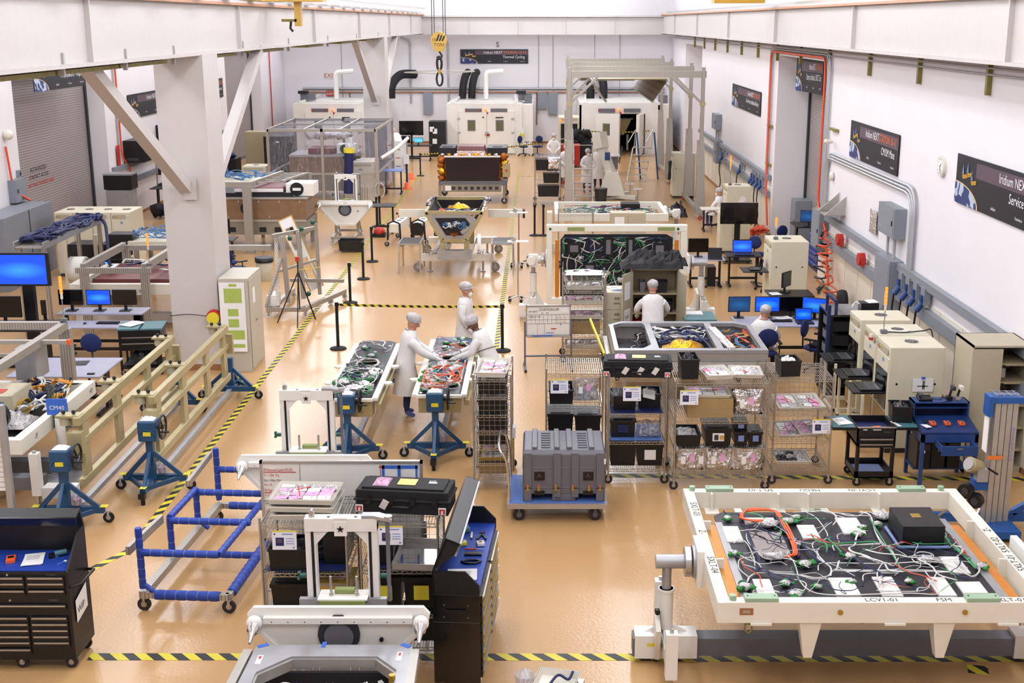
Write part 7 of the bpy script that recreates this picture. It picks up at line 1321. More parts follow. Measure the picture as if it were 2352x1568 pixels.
t = thing('lifting_beam', 'thin pale spreader beam hanging below the crane hook', 'spreader', (-3.0, 38, 0)); g = B(); g.bar((-1.05,0,5.14),(0,0,5.2),.05,.03,'alu'); g.bar((0,0,5.2),(1.05,0,5.17),.05,.03,'alu'); g.bar((-1.05,0,5.14),(0,0,5.1),.03,.03,'alu'); g.bar((0,0,5.1),(1.05,0,5.17),.03,.03,'alu'); part(t, 'beam', g)
t = thing('hoist_trolley', 'yellow hoist trolley with small hook above the left beam', 'hoist', (-5.6, 30, 0)); g = B(); g.box(-1.2,.6,-.3,.3,7.05,7.25,'caseyellow'); g.box(-.1,.05,-.1,.1,6.5,7.05,'caseyellow'); g.box(-.4,-.05,-.1,.1,6.6,6.66,'strut'); part(t, 'frame', g); g = B(); g.tube([(-.2,0,6.6),(-.22,0,6.45),(-.16,0,6.38)],.03,'black'); part(t, 'hook', g)
t = thing('hoist_trolley', 'yellow gear at the top edge above the right beam', 'hoist', (5.6, 36, 0)); g = B(); g.box(-.8,.6,-.3,.3,7.1,7.35,'trimgold'); part(t, 'frame', g)
# right wall raceways and boxes
for nm, a, c_, z0, z1, l in (('r',16,31.9,1.78,1.93,'upper grey raceway on the near part of the right wall'),('r',16,31.9,1.2,1.42,'lower grey raceway on the near part of the right wall'),('r',39.3,57,1.78,1.93,'upper grey raceway beyond the right doorway'),('r',39.3,57,1.25,1.42,'lower grey raceway beyond the right doorway')):
    b = B(); b.box(X-.07,X+.05,a,c_,z0,z1,'panelgrey'); b.box(X-.072,X-.07,a,c_,z1-.02,z1,'galv'); single('wire_raceway', l, 'raceway', b)
def wbox(label, y0, y1, z0, z1, d=.25, m_='panelgrey', name='electrical_box', x=7.27, group=None):
    s = -1 if x > 0 else 1; xs = sorted((x, x+s*d)); b = B(); b.box(xs[0],xs[1],y0,y1,z0,z1,m_); e = x+s*(d+.006); xs = sorted((e, x+s*d)); b.box(xs[0],xs[1],y0+.06,y1-.06,z0+.06,z1-.06,m_); b.box(min(e,e+s*.02),max(e,e+s*.02),y0+.1,y0+.14,(z0+z1)/2-.05,(z0+z1)/2+.05,'darkgrey'); return single(name, label, 'electrical box', b, (0,0,0), 0, group)
wbox('large grey electrical panel low on the right wall below the conduits', 24.6, 25.7, .75, 1.95, .28); wbox('grey electrical box high on the right wall left of the clock', 24.6, 25.8, 2.4, 3.0); wbox('grey panel at the near edge of the right doorway', 31.2, 32.1, 1.0, 1.95, .25); wbox('grey electrical box high on the right wall beyond the doorway', 50.6, 51.8, 2.4, 3.0); wbox('grey switch panel below the far high box', 50.2, 51.0, 1.1, 2.0); wbox('grey cabinet standing in the right doorway', 38.0, 38.7, 0, 1.3, .5, x=8.3)
for y in (24.9, 25.4): run('conduit', 'short conduit between the two grey boxes', 'conduit', [(7.15,y,1.95),(7.15,y,2.4)], .03, group='short conduits between boxes')
for y in (50.8, 51.2): run('conduit', 'short conduit below the far high box', 'conduit', [(7.15,y,2.0),(7.15,y,2.4)], .04, group='short conduits below the far box')
for grp, ys in (('blue power plugs beside the large grey panel', (24.2,23.7,23.2,22.7)), ('blue power plugs beyond the doorway', (48.9,44.5,42.0,41.5,40.8,40.2))):
    for y in ys: t = thing('power_outlet', grp.replace('plugs', 'plug'), 'outlet', (7.2, y, 1.5), 0, grp); g = B(); g.box(-.1,.0,-.12,.12,.0,.32,'panelgrey'); part(t, 'box', g); g = B(); g.cyl((-.08,0,.05),(-.2,0,-.12),.06,'deskblue',10); g.box(-.14,-.1,-.06,.06,.05,.18,'deskblue'); part(t, 'plug', g); g = B(); g.curve([(-.2,0,-.12),(-.22,0,-.5),(-.15,.05,-1.0),(-.25,.1,-1.4)],.02,'black'); part(t, 'cable', g)
t = thing('wall_clock', 'round white clock high on the right wall between two banners', 'clock', (7.27, 22.6, 4.08)); g = B(); g.cyl((-.06,0,0),(0,0,0),.19,'plasticwhite',28); part(t, 'case', g); g = B(); g.cyl((-.064,0,0),(-.06,0,0),.165,'paper',28); part(t, 'dial', g); g = B(); g.bar((-.068,0,0),(-.068,-.07,.04),.014,.004,'ink'); g.bar((-.068,0,0),(-.068,-.04,-.11),.01,.004,'ink'); [g.bar((-.067,.13*math.cos(a*PI/6),.13*math.sin(a*PI/6)),(-.067,.15*math.cos(a*PI/6),.15*math.sin(a*PI/6)),.012,.002,'ink') for a in range(12)]; part(t, 'hand', g)
for y, z, l in ((29.27,1.5,'red alarm horn on the raceway, left'),(27.2,1.42,'red alarm horn on the raceway, right')): b = B(); b.cyl((-.14,0,0),(0,0,0),.14,'red',16); b.box(-.1,0,-.17,-.05,-.14,.05,'red'); single('alarm_horn', l, 'alarm', b, (7.16, y, z+.1))
b = B(); b.sph((-.03,0,0),.12,'plasticwhite',(.5,1,1)); single('wireless_access_point', 'white dome device on the right wall near the doorway', 'device', b, (7.25, 31.0, 2.9))
b = B(); b.cyl((-.12,0,0),(0,0,0),.05,'plasticwhite',10); b.sph((-.16,0,0),.06,'plasticwhite'); single('wall_camera', 'small white camera beside the doorway conduits', 'camera', b, (7.2, 31.0, 3.75))
b = B(); b.pillow((0,0,0),.6,.5,.03,'foil',4); single('foil_patch', 'crinkled foil patch taped on the right wall', 'foil', b, (7.22, 26.9, 2.15), PI/2)
for y in (30.2, 29.5): b = B(); b.poly([(0,0,0),(0,0,.45),(-.5,0,0)], (0,.02,0), 'alu'); b.box(-.5,0,.02,.6,-.02,0,'alu'); single('bracket_shelf', 'triangular metal bracket shelf on the right wall', 'bracket', b, (7.25, y, 2.15), 0, 'triangular wall brackets')
run('cord_coil', 'tangle of orange cords hanging from the doorway panel to the floor', 'cord', [(7.0+.15*math.sin(a*1.9), 30.6-.05*a+.3*math.sin(a*2.3), max(.04, 1.6-.06*a)) for a in range(34)], .02, 'orangecord', 5, None, 3)
run('black_cable', 'black cables drooping from the raceway to the floor', 'cable', [(7.05+.12*math.sin(a*1.3), 30.9+.4*math.sin(a*1.1), max(.05, 1.5-.05*a)) for a in range(34)], .025, 'black', 5, None, 2)
b = B(); b.lathe([(.1,0),(.28,.02),(.3,.1),(.28,.18),(.1,.2)], 'blackmat', n=20); o_ = single('cable_reel', 'black cable coil leaning by the right wall', 'cable reel', b, (6.9, 28.3, .3)); o_.rotation_euler = (0, PI/2, 0)
run('cord_coil', 'orange cord tangle beyond the doorway near the floor', 'cord', [(6.9+.25*math.sin(a*1.9), 39.2+.5*math.sin(a*2.3), .05+.25*abs(math.sin(a))) for a in range(30)], .025, 'orangecord', 5, None, 3)
for a_ in ((6.4,27.2),(6.0,31.5),(3.4,26.6)): run('floor_cable', 'thin cable loop lying on the floor near the right desks', 'cable', [(a_[0]+.5*math.sin(k*.9), a_[1]+.6*math.cos(k*1.3), .015) for k in range(9)], .012, 'black', 5, 'loose floor cables', 4)
b = B(); b.lump(-.45,.45,-.35,.35,0,.22,'navy',3,16,.6); single('cable_heap', 'dark blue heap of straps on the floor left of the monitor desk', 'heap', b, (3.55, 25.9, .01))
# desks on the right side
def sdesk(label, x, y, w, d, z, group=None, m_='desktop', name='desk', rz=0, leg='black'):
    t = thing(name, label, 'desk', (x, y, 0), rz, group); g = B(); g.box(0,w,0,d,z-.03,z,m_); part(t, 'desktop', g, None, .005)
    for xx in (.08, w-.12): g = B(); g.box(xx,xx+.05,d*.4,d*.55,.05,z-.03,leg); g.box(xx-.01,xx+.06,.04,d-.04,.03,.07,leg); part(t, 'leg', g)
    g = B(); g.box(.1,w-.1,d*.45,d*.5,.18,.24,leg); part(t, 'cross_bar', g); return t
sdesk('long grey desk of the seated worker with four monitors', 3.9, 24.1, 1.85, .85, .75)
for k, (x, s, w_, rz, l) in enumerate(((4.05,'screendim',.45,.05,'dark monitor left of the seated worker'),(4.62,'screenblue',.5,0,'blue lit monitor behind the seated worker'),(5.1,'screenoff',.48,0,'black monitor between two blue ones on the long desk'),(5.55,'screenblue',.5,-.45,'blue lit monitor turned inwards at the right end of the long desk'))): monitor(l, (x, 24.8-.12*(k == 3), .755), w_, .32, rz, s)
laptop('open laptop with blue screen on the long grey desk', (5.3, 24.35, .755), 0, 'screenblue', .34, .26); paper('open notebook at the left of the long desk', (4.45, 24.35, .755), .3, .22, 0, 3, 'notebook'); mouse('white mouse beside the laptop on the long desk', (5.62, 24.3, .755), 0, 'plasticwhite'); keyboard('black keyboard on the long desk', (4.85, 24.5, .755)); paper('spread of papers between the monitors on the long desk', (4.95, 24.75, .755), .3, .2, .3, 4)
CHR = office_chair('blue swivel chair of the seated worker at the long desk', (4.3, 23.1, 0), PI, arms=True, h=.46)
c_ = dup(CHR, (5.35, 23.5, 0), 1.0, 'blue armchair with keyboard stand, right of the seated worker'); keyboard('dark blue keyboard lying on the armchair by the long desk', (5.35, 23.5, .54), 1.0)
t = chiller('cream instrument cabinet with orange stack light behind the long desk', (5.3, 28.25+.95, 0), .95, .85, 1.72, -PI/2); andon('orange stack light on the cream cabinet behind the long desk', (5.45, 28.6, 1.73), .5)
laptop('dark laptop on the left shelf of the cream cabinet behind the long desk', (5.0, 28.7, 1.0), -PI/2, 'screenoff'); b = B(); b.box(-.3,.3,-.3,.3,0,.02,'black'); single('keyboard_table', 'black side shelf of the cream cabinet behind the long desk', 'shelf', b, (5.0, 28.7, .975))
sdesk('black desk with dark monitor between the long desk and cream cabinet', 5.05, 26.9, 1.0, .7, .75, m_='black'); monitor('dark monitor on the black desk turned to the right', (5.5, 27.3, .755), .4, .34, .9); paper('papers on the black desk', (5.2, 27.1, .755), .2, .26, .2, 3)
sdesk('grey desk with dark monitor and dark laptop right of the upright frame', 3.75, 31.2, .95, .75, .75); monitor('dark monitor on the grey desk right of the upright frame', (4.05, 31.6, .755), .52, .36); laptop('dark laptop on the grey desk right of the upright frame', (4.45, 31.35, .755), -.1, 'screenoff'); b = B(); b.box(-.11,.11,-.22,.22,0,.5,'black'); single('computer_tower', 'black computer tower under the grey desk', 'computer', b, (4.4, 31.75, 0))
sdesk('black sit-stand desk with a blue lit laptop in front of the big black screen', 4.75, 31.3, .9, .6, .82, m_='black'); laptop('laptop with blue screen on the black sit-stand desk', (5.2, 31.55, .825), 0, 'screenblue', .5, .34); paper('white paper standing behind the blue laptop', (5.15, 31.86, .93), .25, .2, 0).rotation_euler = (PI/2, 0, 0)
dup(CHR, (5.75, 31.0, 0), PI+.6, 'blue swivel chair facing the blue laptop'); dup(CHR, (5.95, 33.6, 0), 2.5, 'blue chair behind the big black screen')
t = thing('display_screen', 'very large black display on a stand near the right wall', 'display', (5.55, 34.8, 0)); g = B(); g.box(-.5,.55,0,.07,1.1,1.7,'blackgloss'); part(t, 'screen', g); g = B(); g.box(-.08,.08,.07,.14,.1,1.4,'black'); g.box(-.4,.4,-.2,.4,.06,.1,'black'); part(t, 'stand', g); [caster(t, x, y, .03, .06) for x in (-.38,.38) for y in (-.18,.38)]
t = chiller('cream instrument cabinet behind the big black display', (5.72, 38.2+.8, 0), .8, .75, 1.72, -PI/2); g = B(); g.box(.82,.9,.3,.55,1.2,1.45,'paper'); andon('stack light on the cream cabinet behind the big display', (5.85, 38.5, 1.73), .9)
b = B(); b.bx((0,0,0),(.18,.003,.22),'paper',(0,.4,0)); single('paper_sheet', 'tilted paper taped on the cabinet behind the big display', 'paper', b, (6.2, 38.19, 1.3))
t = chiller('cream instrument cabinet at the foot of the gantry with coiled black cables', (5.1, 48.15+.8, 0), .8, .85, 1.72, -PI/2); chiller('low cream cabinet left of the big display', (5.25, 36.2, 0), .4, .6, 1.2); run('cable_coil', 'black cable coil hanging beside the gantry cabinet', 'cable', [(4.95+.05*math.sin(a), 47.9+.25*math.cos(a*.9), 1.1+.35*math.sin(a*.9)) for a in range(26)], .03, 'black', 5, None, 3)
person('seated person in white coat by the right wall, hand at face, beyond the big display', (5.95, 41.0, 0), -2.2, .1, True, .98, (((-.24,-.2,1.2),(-.08,-.15,1.5)),((.24,-.2,1.1),(.2,-.4,1.0)))); dup(CHR, (6.0, 41.2, 0), -2.2, 'chair of the seated person by the right wall')
sdesk('white desk in front of the seated person by the right wall', 5.2, 40.0, .9, .6, .75, m_='plasticwhite')
# doorway contents
t = thing('tool_chest', 'small blue tool chest with drawers in the right doorway', 'tool chest', (7.5, 33.2, 0)); g = B(); g.box(0,.6,0,1.2,0,1.1,'navy'); part(t, 'body', g); [part(part(t, 'drawer', B().box(-.02,0,.05,1.15,z,z+.11,'blue')), 'drawer_handle', B().box(-.03,-.02,.1,1.1,z+.08,z+.1,'steel')) for z in (.1,.25,.4,.55,.7,.85)]
sdesk('black desk in the right doorway with a cyan monitor', 7.35, 35.5, .8, 1.0, .9, m_='black'); monitor('cyan lit monitor in the right doorway', (7.7, 35.6, .905), .5, .34, -.5, 'screendim'); dup(CHR, (7.0, 35.0, 0), .5, 'blue chair at the right doorway')
# gantry
YS = [G(1300, v, 5.0).y for v in (163, 152, 142, 134)]; XE = [(1300,1622),(1304,1594),(1298,1548),(1296,1527)]
t = thing('portal_gantry', 'tall aluminium portal gantry with hanging perforated panels', 'gantry', (0,0,0))
for k, y in enumerate(YS):
    xa, xb = PY(XE[k][0]+8, 170, y).x, PY(XE[k][1]-6, 170, y).x; g = B(); g.box(xa-.1,xb+.1,y-.06,y+.06,4.78,5.0,'tslot'); part(t, 'portal_beam', g)
    for x, s in ((xa,1),(xb,-1)):
        g = B(); g.box(x-.06,x+.06,y-.075,y+.075,2.6,5.12,'tslot'); g.tbox((x,y,.2),(.34,.5),(.18,.16),2.5,'tslot'); g.box(x-.14,x-.1,y-.12,y+.12,.2,2.7,'alu'); part(t, 'upright', g)
        g = B(); g.bar((x,y,3.9),(x+s*.95,y,4.8),.08,.08,'tslot'); g.box(x-.09,x+.09,y-.09,y+.09,3.85,3.98,'alodine'); part(t, 'brace', g)
for x in (PY(1306,170,YS[0]).x, PY(1616,170,YS[0]).x): 
    for ya, yb in ((YS[0]-.4, YS[1]+.4), (YS[2]-.4, YS[3]+.4)): g = B(); g.bar((x,ya,.22),(x,yb,.22),.12,.12,'tslot'); part(t, 'base_rail', g); caster(t, x, ya+.1, .08, .18, 'red'); caster(t, x, yb-.1, .08, .18, 'red')
g = B(); x0, x1 = 1.8, 4.3; g.box(x0,x1,YS[0]+.2,YS[2],4.7,4.74,'alodine'); part(t, 'top_grid', g)
g = B(); g.add([(x0,YS[3],4.6),(x1,YS[3],4.6),(x1,YS[3]+.3,4.0),(x0,YS[3]+.3,4.0),(x0,YS[3]+.03,4.6),(x1,YS[3]+.03,4.6),(x1,YS[3]+.33,4.0),(x0,YS[3]+.33,4.0)], [(0,3,2,1),(4,5,6,7),(0,1,5,4),(1,2,6,5),(2,3,7,6),(3,0,4,7)], 'perf'); part(t, 'perforated_panel', g)
for s, x in ((1,x0),(-1,x1)): g = B(); g.add([(x,YS[0]+.3,4.65),(x,YS[2],4.65),(x+s*.45,YS[2],3.95),(x+s*.45,YS[0]+.5,3.95)], [(0,1,2,3) if s < 0 else (3,2,1,0)], 'perf'); g.bar((x,YS[0]+.3,4.65),(x,YS[2],4.65),.06,.06,'tslot'); g.bar((x+s*.45,YS[0]+.5,3.95),(x+s*.45,YS[2],3.95),.06,.06,'tslot'); part(t, 'side_panel', g)
t = thing('positioner', 'white crane arm on a white outrigger base below the gantry', 'positioner', (2.75, 47.9, 0)); g = B(); g.tbox((0,0,.15),(1.0,.6),(.45,.35),.9,'creamwhite'); g.bar((0,0,.9),(-.45,.3,2.1),.3,.3,'creamwhite'); g.bar((-.4,.25,1.9),(-.5,.35,2.5),.42,.42,'creamwhite'); part(t, 'arm', g, None, .02); g = B(); g.box(-.3,-.1,-.2,-.19,1.5,1.8,'deskblue'); part(t, 'blue_mark', g)
g = B(); [g.bar((0,0,.12),(x,y,.12),.2,.14,'creamwhite') for x, y in ((.9,-.5),(.7,.9),(-.8,.6))]; part(t, 'outrigger', g)
for x, y in ((.95,-.55),(.75,.95),(-.85,.65)): g = B(); g.cyl((x,y,0),(x,y,.45),.02,'steel',6); g.tube([(x+.17*math.cos(a*.524),y+.17*math.sin(a*.524),.45) for a in range(12)],.02,'paper',5,True); part(t, 'hand_wheel', g)
t = thing('step_ladder', 'aluminium platform ladder left of the white crane arm', 'ladder', (1.25, 46.6, 0)); g = B()
for x in (0,.7): g.bar((x,0,0),(x,.8,1.4),.05,.04,'alu'); g.bar((x,1.2,0),(x,.9,1.4),.04,.04,'alu'); g.bar((x,.8,1.4),(x,.8,2.1),.03,.03,'alu'); g.bar((x,.8,2.1),(x,.1,1.6),.03,.03,'alu')
g.bar((0,.8,2.1),(.7,.8,2.1),.03,.03,'alu'); part(t, 'frame', g); [part(t, 'tread', B().box(0,.7,.13*k*1.1-.05,.13*k*1.1+.15,.24*k,.24*k+.03,'alu')) for k in range(1,6)]
t = thing('step_ladder', 'blue and silver rolling platform ladder in front of the open chamber', 'ladder', (3.7, 53.3, 0), -.1); g = B()
for x in (0,.75): g.bar((x,0,0),(x+.2,.9,1.35),.05,.04,'alu'); g.bar((x+.25,.9,1.35),(x+.3,1.0,2.1),.03,.03,'alu'); g.bar((x+.3,1.0,2.1),(x,.4,1.6),.03,.03,'alu'); g.bar((x+.55,1.0,0),(x+.35,1.0,2.0),.07,.05,'bluelift')
g.box(.2,1.0,.85,1.2,1.33,1.37,'alu'); part(t, 'frame', g); [part(t, 'tread', B().box(.04*k,.75+.04*k,.17*k-.05,.17*k+.12,.26*k,.26*k+.03,'alu')) for k in range(1,5)]
a, c = (2.2, 64.3, 0), (5.6, 64.3, 0); belt('striped tape across the open right chamber', a, c, 1.25, .08)
t = thing('utility_cart', 'grey cart with plastic sheet behind the white crane arm', 'cart', (2.35, 55.7, 0)); g = B(); g.box(0,1.1,0,.7,.25,.8,'midgrey'); g.box(-.1,1.2,-.05,.75,.8,.86,'bag'); part(t, 'body', g); g = B(); g.tube([(1.15,0,.5),(1.3,0,1.2),(1.3,.6,1.2),(1.15,.6,.5)],.02,'black'); part(t, 'handle', g); [caster(t, x, y, .09, .22) for x in (.1,1.0) for y in (.1,.6)]
t = thing('utility_cart', 'red cabinet cart beside the two people near the middle chamber', 'cart', (1.0, 58.6, 0)); g = B(); g.box(0,.85,0,.7,.1,1.05,'red'); part(t, 'body', g); g = B(); g.tube([(-.1,0,.3),(-.3,0,1.3),(.4,0,1.35)],.025,'chrome'); part(t, 'handle', g); [caster(t, x, y, .04, .1) for x in (.1,.75) for y in (.1,.6)]
for l, p, rz, ln in (('person in white coat with dark lanyard facing the camera beside the red cart',(.6,56.5,0),0,.1),('person in white coat bending beside the foil bundle rack, only head in view',(.95,51.5,0),.5,.3),('person in white coat facing the camera between ladder and gantry, left of two',(1.85,49.6,0),.3,.1),('person in white coat seen from behind between ladder and gantry, right of two',(2.35,51.0,0),PI,.05)): person(l, p, rz, ln, arms=(((-.26,-.1,1.15),(-.14,-.32,1.05)),((.26,-.1,1.15),(.14,-.32,1.05))))
b = B(); b.lathe([(.2,0),(.24,.6),(.25,.62),(.22,.62)], 'darkgrey', n=14); single('waste_bin', 'dark waste bin at the left of the open chamber', 'bin', b, (2.3, 63.5, 0)); single('waste_bin', 'black waste bin at the foot of the white crane arm', 'bin', b, (2.25, 46.3, 0))
b = B(); b.box(-1,1,-.2,.2,0,.06,'black'); b.box(-.8,.8,-.08,.08,.06,.09,'yellow'); single('cable_ramp', 'yellow and black cable ramp behind the far tray frame', 'cable ramp', b, (3.3, 43.2, 0)); run('floor_cable', 'thick black cables from the ramp to the gantry', 'cable', [(4.3,43.2,.04),(4.8,43.6,.04),(5.0,44.4,.05),(5.1,45.2,.3)], .04, 'black', 6, None, 4); b = B(); b.lump(-.4,.4,-.35,.35,0,.3,'black',6,12,.5); single('equipment_bag', 'black bag on the floor at the gantry foot', 'bag', b, (4.75, 43.6, .01))
# back area clutter
t = thing('equipment_rack', 'tall black rack with white notices left of the middle chamber', 'rack', (-5.6, 63.4, 0)); g = B(); g.box(0,.85,0,1.0,0,1.75,'black'); part(t, 'body', g); g = B(); [g.box(x,x+.22,-.01,0,z,z+.25,'paper') for x, z in ((.05,1.25),(.2,1.15),(.18,.65))]; part(t, 'notice', g)
t = thing('display_screen', 'large black display left of the tall black rack', 'display', (-6.4, 62.6, 0)); g = B(); g.box(-.6,.6,0,.07,1.15,1.85,'blackgloss'); part(t, 'screen', g); g = B(); g.box(-.05,.05,.07,.14,.05,1.5,'black'); g.box(-.4,.4,-.2,.3,.0,.06,'black'); part(t, 'stand', g)
sdesk('dark desk below the large black display at the back', -6.9, 61.2, 1.6, .8, .75, m_='black'); monitor('dark monitor on the far desk at the back left', (-6.6, 61.5, .755), .5, .33); monitor('pale cyan lit monitor on the far desk at the back left', (-5.95, 61.5, .755), .45, .25, 0, 'screencyan')
person('person in white coat bending over the far desk beside the blue chairs', (-6.85, 60.9, 0), -2.6, .7, arms=(((-.26,-.2,1.2),(-.14,-.5,1.1)),((.26,-.2,1.2),(.14,-.5,1.1))), head=(.6,0))
for x, y, rz, l in ((-7.2,60.2,1,'blue chair left of the far desk'),(-6.9,59.4,2,'blue chair in front of the far desk'),(-.85,63.9,.9,'blue chair with chrome ring right of the middle chamber'),(-.15,63.9,-.4,'blue armchair right of the middle chamber')): dup(CHR, (x, y, 0), rz, l)
for x, l in ((-8.6,'cream rack cabinet behind the clear tent'),(.9,'cream and black rack cabinet left of the gantry')): t = chiller(l, (x, 61.5, 0), 1.0, 1.6, 2.1, fan=False); g = B(); g.box(.1,.9,-.05,-.01,.4,1.8,'black'); g.box(.3,.5,-.06,-.05,1.3,1.6,'paper'); part(t, 'black_door', g); g = B(); g.sph((.1,-.05,1.95),.05,'lamporange'); part(t, 'lamp', g)
for x, z, l in ((-.15,1.9,'left grey switch box right of the middle chamber'),(.45,1.6,'right tall grey switch box right of the middle chamber'),(-6.5,1.6,'tall grey switch box on the back wall behind the far display')): b = B(); b.box(0,.5,0,.2,0,.9 if z > 1.7 else 1.2,'panelgrey'); single('electrical_box', l, 'electrical box', b, (x, 70.6, z))
sdesk('metal table behind the red cart', .9, 59.8, 1.0, .7, .95, m_='alu'); b = B(); [b.sph((.25*(k % 3), .1*(k % 2), 1.0+.2*(k//3)), .25, 'blackmat', (1,.8,.9), 8, 6, .9, k) for k in range(9)]; b.box(-.2,.8,-.2,.3,0,1,'mdark'); single('harness_rack', 'rack heaped with black cable harness left of the open chamber', 'rack', b, (1.7, 60.2, 0))
# ================================================================ left side
for nm in ('x',): pass
t = thing('storage_cabinet', 'tall grey beige cabinet with a long printed chart, right of the white column', 'cabinet', (-6.16, 23.4, 0)); g = B(); g.box(0,.56,0,1.15,0,1.85,'greycab'); part(t, 'body', g, None, .006)
g = B(); g.box(.565,.575,.05,1.1,.05,1.8,'greycab'); part(part(t, 'door', g), 'door_handle', B().cyl((.575,.5,.95),(.61,.5,.95),.03,'steel',8)); g = B(); g.box(.576,.58,.3,.5,1.3,1.6,'paper'); part(t, 'notice', g)
g = B(); n = 10; vs = []
for j in range(n+1): z = .42+1.36*j/n; d = -.01-.03*max(0, 1-j/3); vs += [(.01,d,z),(.5,d,z)]
g.add(vs, [(2*j,2*j+1,2*j+3,2*j+2) for j in range(n)], 'paper')
for z0, z1, x0, x1 in ((1.7,1.75,.2,.35),(1.38,1.66,.1,.44),(1.12,1.26,.16,.36),(.9,1.06,.16,.36),(.66,.84,.03,.46),(.5,.57,.03,.46)): g.box(x0,x1,-.014-.03*max(0,1-(z0-.42)/.4),-.011-.03*max(0,1-(z0-.42)/.4),z0,z1,'printgrn')
part(t, 'printed_chart', g, 'white chart with green tables')
b = B(); b.cyl((0,-.1,0),(0,0,0),.13,'red',16); b.cyl((0,-.14,-.03),(0,-.1,-.03),.12,'yellow',16); b.cyl((0,-.12,-.1),(.03,-.12,-.24),.012,'red',6); b.curve([(-.1,-.06,.0),(-.5,-.03,.03),(-.85,-.03,.0)],.008,'ink'); single('cord_reel', 'red and yellow cord reel strapped to the white column', 'cord reel', b, (-6.3, 23.52, 1.1))
dup(S2, (-30, 0, 0)) if 0 else None
# CM40 stand with white module frame
t = thing('sign_post', 'blue sign reading CM40 on a white post beside the ladder frame', 'sign', (-7.0, 17.3, .06)); g = B(); g.box(-.15,.15,-.02,0,1.02,1.26,'inkblue'); part(t, 'sign_plate', g); g = B(); g.text('CM40', (0,-.022,1.1), (1,0,0), (0,0,1), .09, 'inkwhite', .001, 'CENTER'); part(t, 'lettering', g); g = B(); g.cyl((0,.04,.55),(0,.04,.95),.07,'white',14); g.cyl((0,.04,0),(0,.04,1.2),.04,'galv',10); g.box(-.25,.25,-.2,.3,0,.05,'galv'); part(t, 'post', g)
t = thing('rotation_frame', 'white module frame marked +X and +Y at the left edge', 'frame', (0,0,0)); frame_rails(t, -9.4, -7.12, 16.25, 19.2, 1.05, .14, .22); g = B(); g.text('+X', (-7.5,16.24,.88), (1,0,0), (0,0,1), .12, 'ink', .004); g.text('-Y', (-7.115,16.7,.9), (0,1,0), (0,0,1), .12, 'ink', .004); g.text('+Y', (-7.115,18.9,.9), (0,1,0), (0,0,1), .12, 'ink', .004); part(t, 'lettering', g)
g = B(); g.box(-7.1,-7.04,17.4,17.8,.7,1.1,'sage'); g.cyl((-7.04,17.6,.9),(-6.9,17.6,.9),.12,'steel',14); part(t, 'bearing_flange', g); g = B(); g.box(-8.3,-8.1,17.6,17.8,.1,.85,'white'); g.box(-9.4,-6.9,17.6,17.8,.05,.25,'midgrey'); part(t, 'support', g)
t = thing('satellite_module', 'module with beige box, black disc and wiring inside the left white frame', 'satellite module', (0,0,0)); g = B(); g.box(-9.2,-7.4,16.5,19.0,.84,.88,'deck'); part(t, 'deck', g); g = B(); g.tbox((-8.1,17.9,.9),(.8,.8),(.7,.7),.38,'tan'); g.box(-8.0,-7.88,17.48,17.56,1.0,1.2,'teal'); g.box(-8.2,-7.95,17.7,17.9,1.285,1.29,'red'); part(t, 'beige_box', g)
g = B(); g.cyl((-7.78,16.85,1.18),(-7.78,16.95,1.2),.25,'black',26); g.box(-7.93,-7.63,16.83,16.85,1.12,1.24,'paper'); g.text('MDA', (-7.78,16.828,1.14), (1,0,0), (0,0,1), .11, 'navy', .001, 'CENTER'); part(t, 'black_disc', g)
g = B(); harness(g, -8.0, -7.3, 17.4, 18.9, .95, 34, ['black','wirenavy','kapton','wire','brass'], 61, .014, .25, .25); [g.sph((-7.5+.03*k,18.3-.06*k,1.15-.03*k),.09,'black',(1,1,1),8,6,.8,k) for k in range(5)]; g.lump(-7.8,-7.4,17.0,17.6,.95,.12,'bag',5); part(t, 'wiring_harness', g, None, 0, 'stuff')
t = thing('profile_gantry', 'grey aluminium profile frame over the left white frame', 'frame', (0,0,0)); A = G(148, 747, 1.75); g = B(); g.box(A.x-.1,A.x+.1,A.y-.06,A.y+.06,0,1.7,'tslot'); part(t, 'upright', g)
for q in ((A, A+Vector((-3,0,0))), (A, A+Vector((.0,-3.0,0)))): g = B(); g.bar(q[0],q[1],.12,.12,'tslot'); part(t, 'rail', g)
A2 = G(155, 785, 1.75); g = B(); g.bar(A2,A2+Vector((-3,0,0)),.08,.06,'alu'); g.box(A2.x,A2.x+.05,A2.y-.04,A2.y+.04,1.71,1.79,'orange'); part(t, 'rail', g); g = B(); g.bar(A+Vector((-.6,-.5,-.35)),A+Vector((-.6,-3,-.35)),.1,.1,'tslot'); [g.bar(A+Vector((-.6,-.6-.6*k,-.35)),A+Vector((-2,-.6-.6*k,-.35)),.05,.05,'tslot') for k in range(4)]; part(t, 'rail', g); g = B(); g.box(A.x-.45,A.x-.12,A.y-1.0,A.y-.5,1.1,1.6,'galv'); part(t, 'control_box', g)
andon('orange stack light on the corner of the left aluminium frame', (A.x+.0, A.y, 1.82), .75); andon('orange stack light on the aluminium frame left of the column', G(343, 610, 1.55), .7)
t = thing('planning_board', 'white board with printed grid lines cut by the left edge', 'board', (-7.75, 15.5, 0)); g = B(); g.box(0,.7,0,.02,.6,1.75,'paper'); [g.box(0,.7,-.003,0,.65+.07*k,.655+.07*k,'midgrey') for k in range(15)]; part(t, 'board', g); g = B(); g.box(.7,.78,-.03,.05,.05,1.78,'galv'); g.box(.6,.9,-.3,.3,0,.05,'galv'); part(t, 'stand', g)
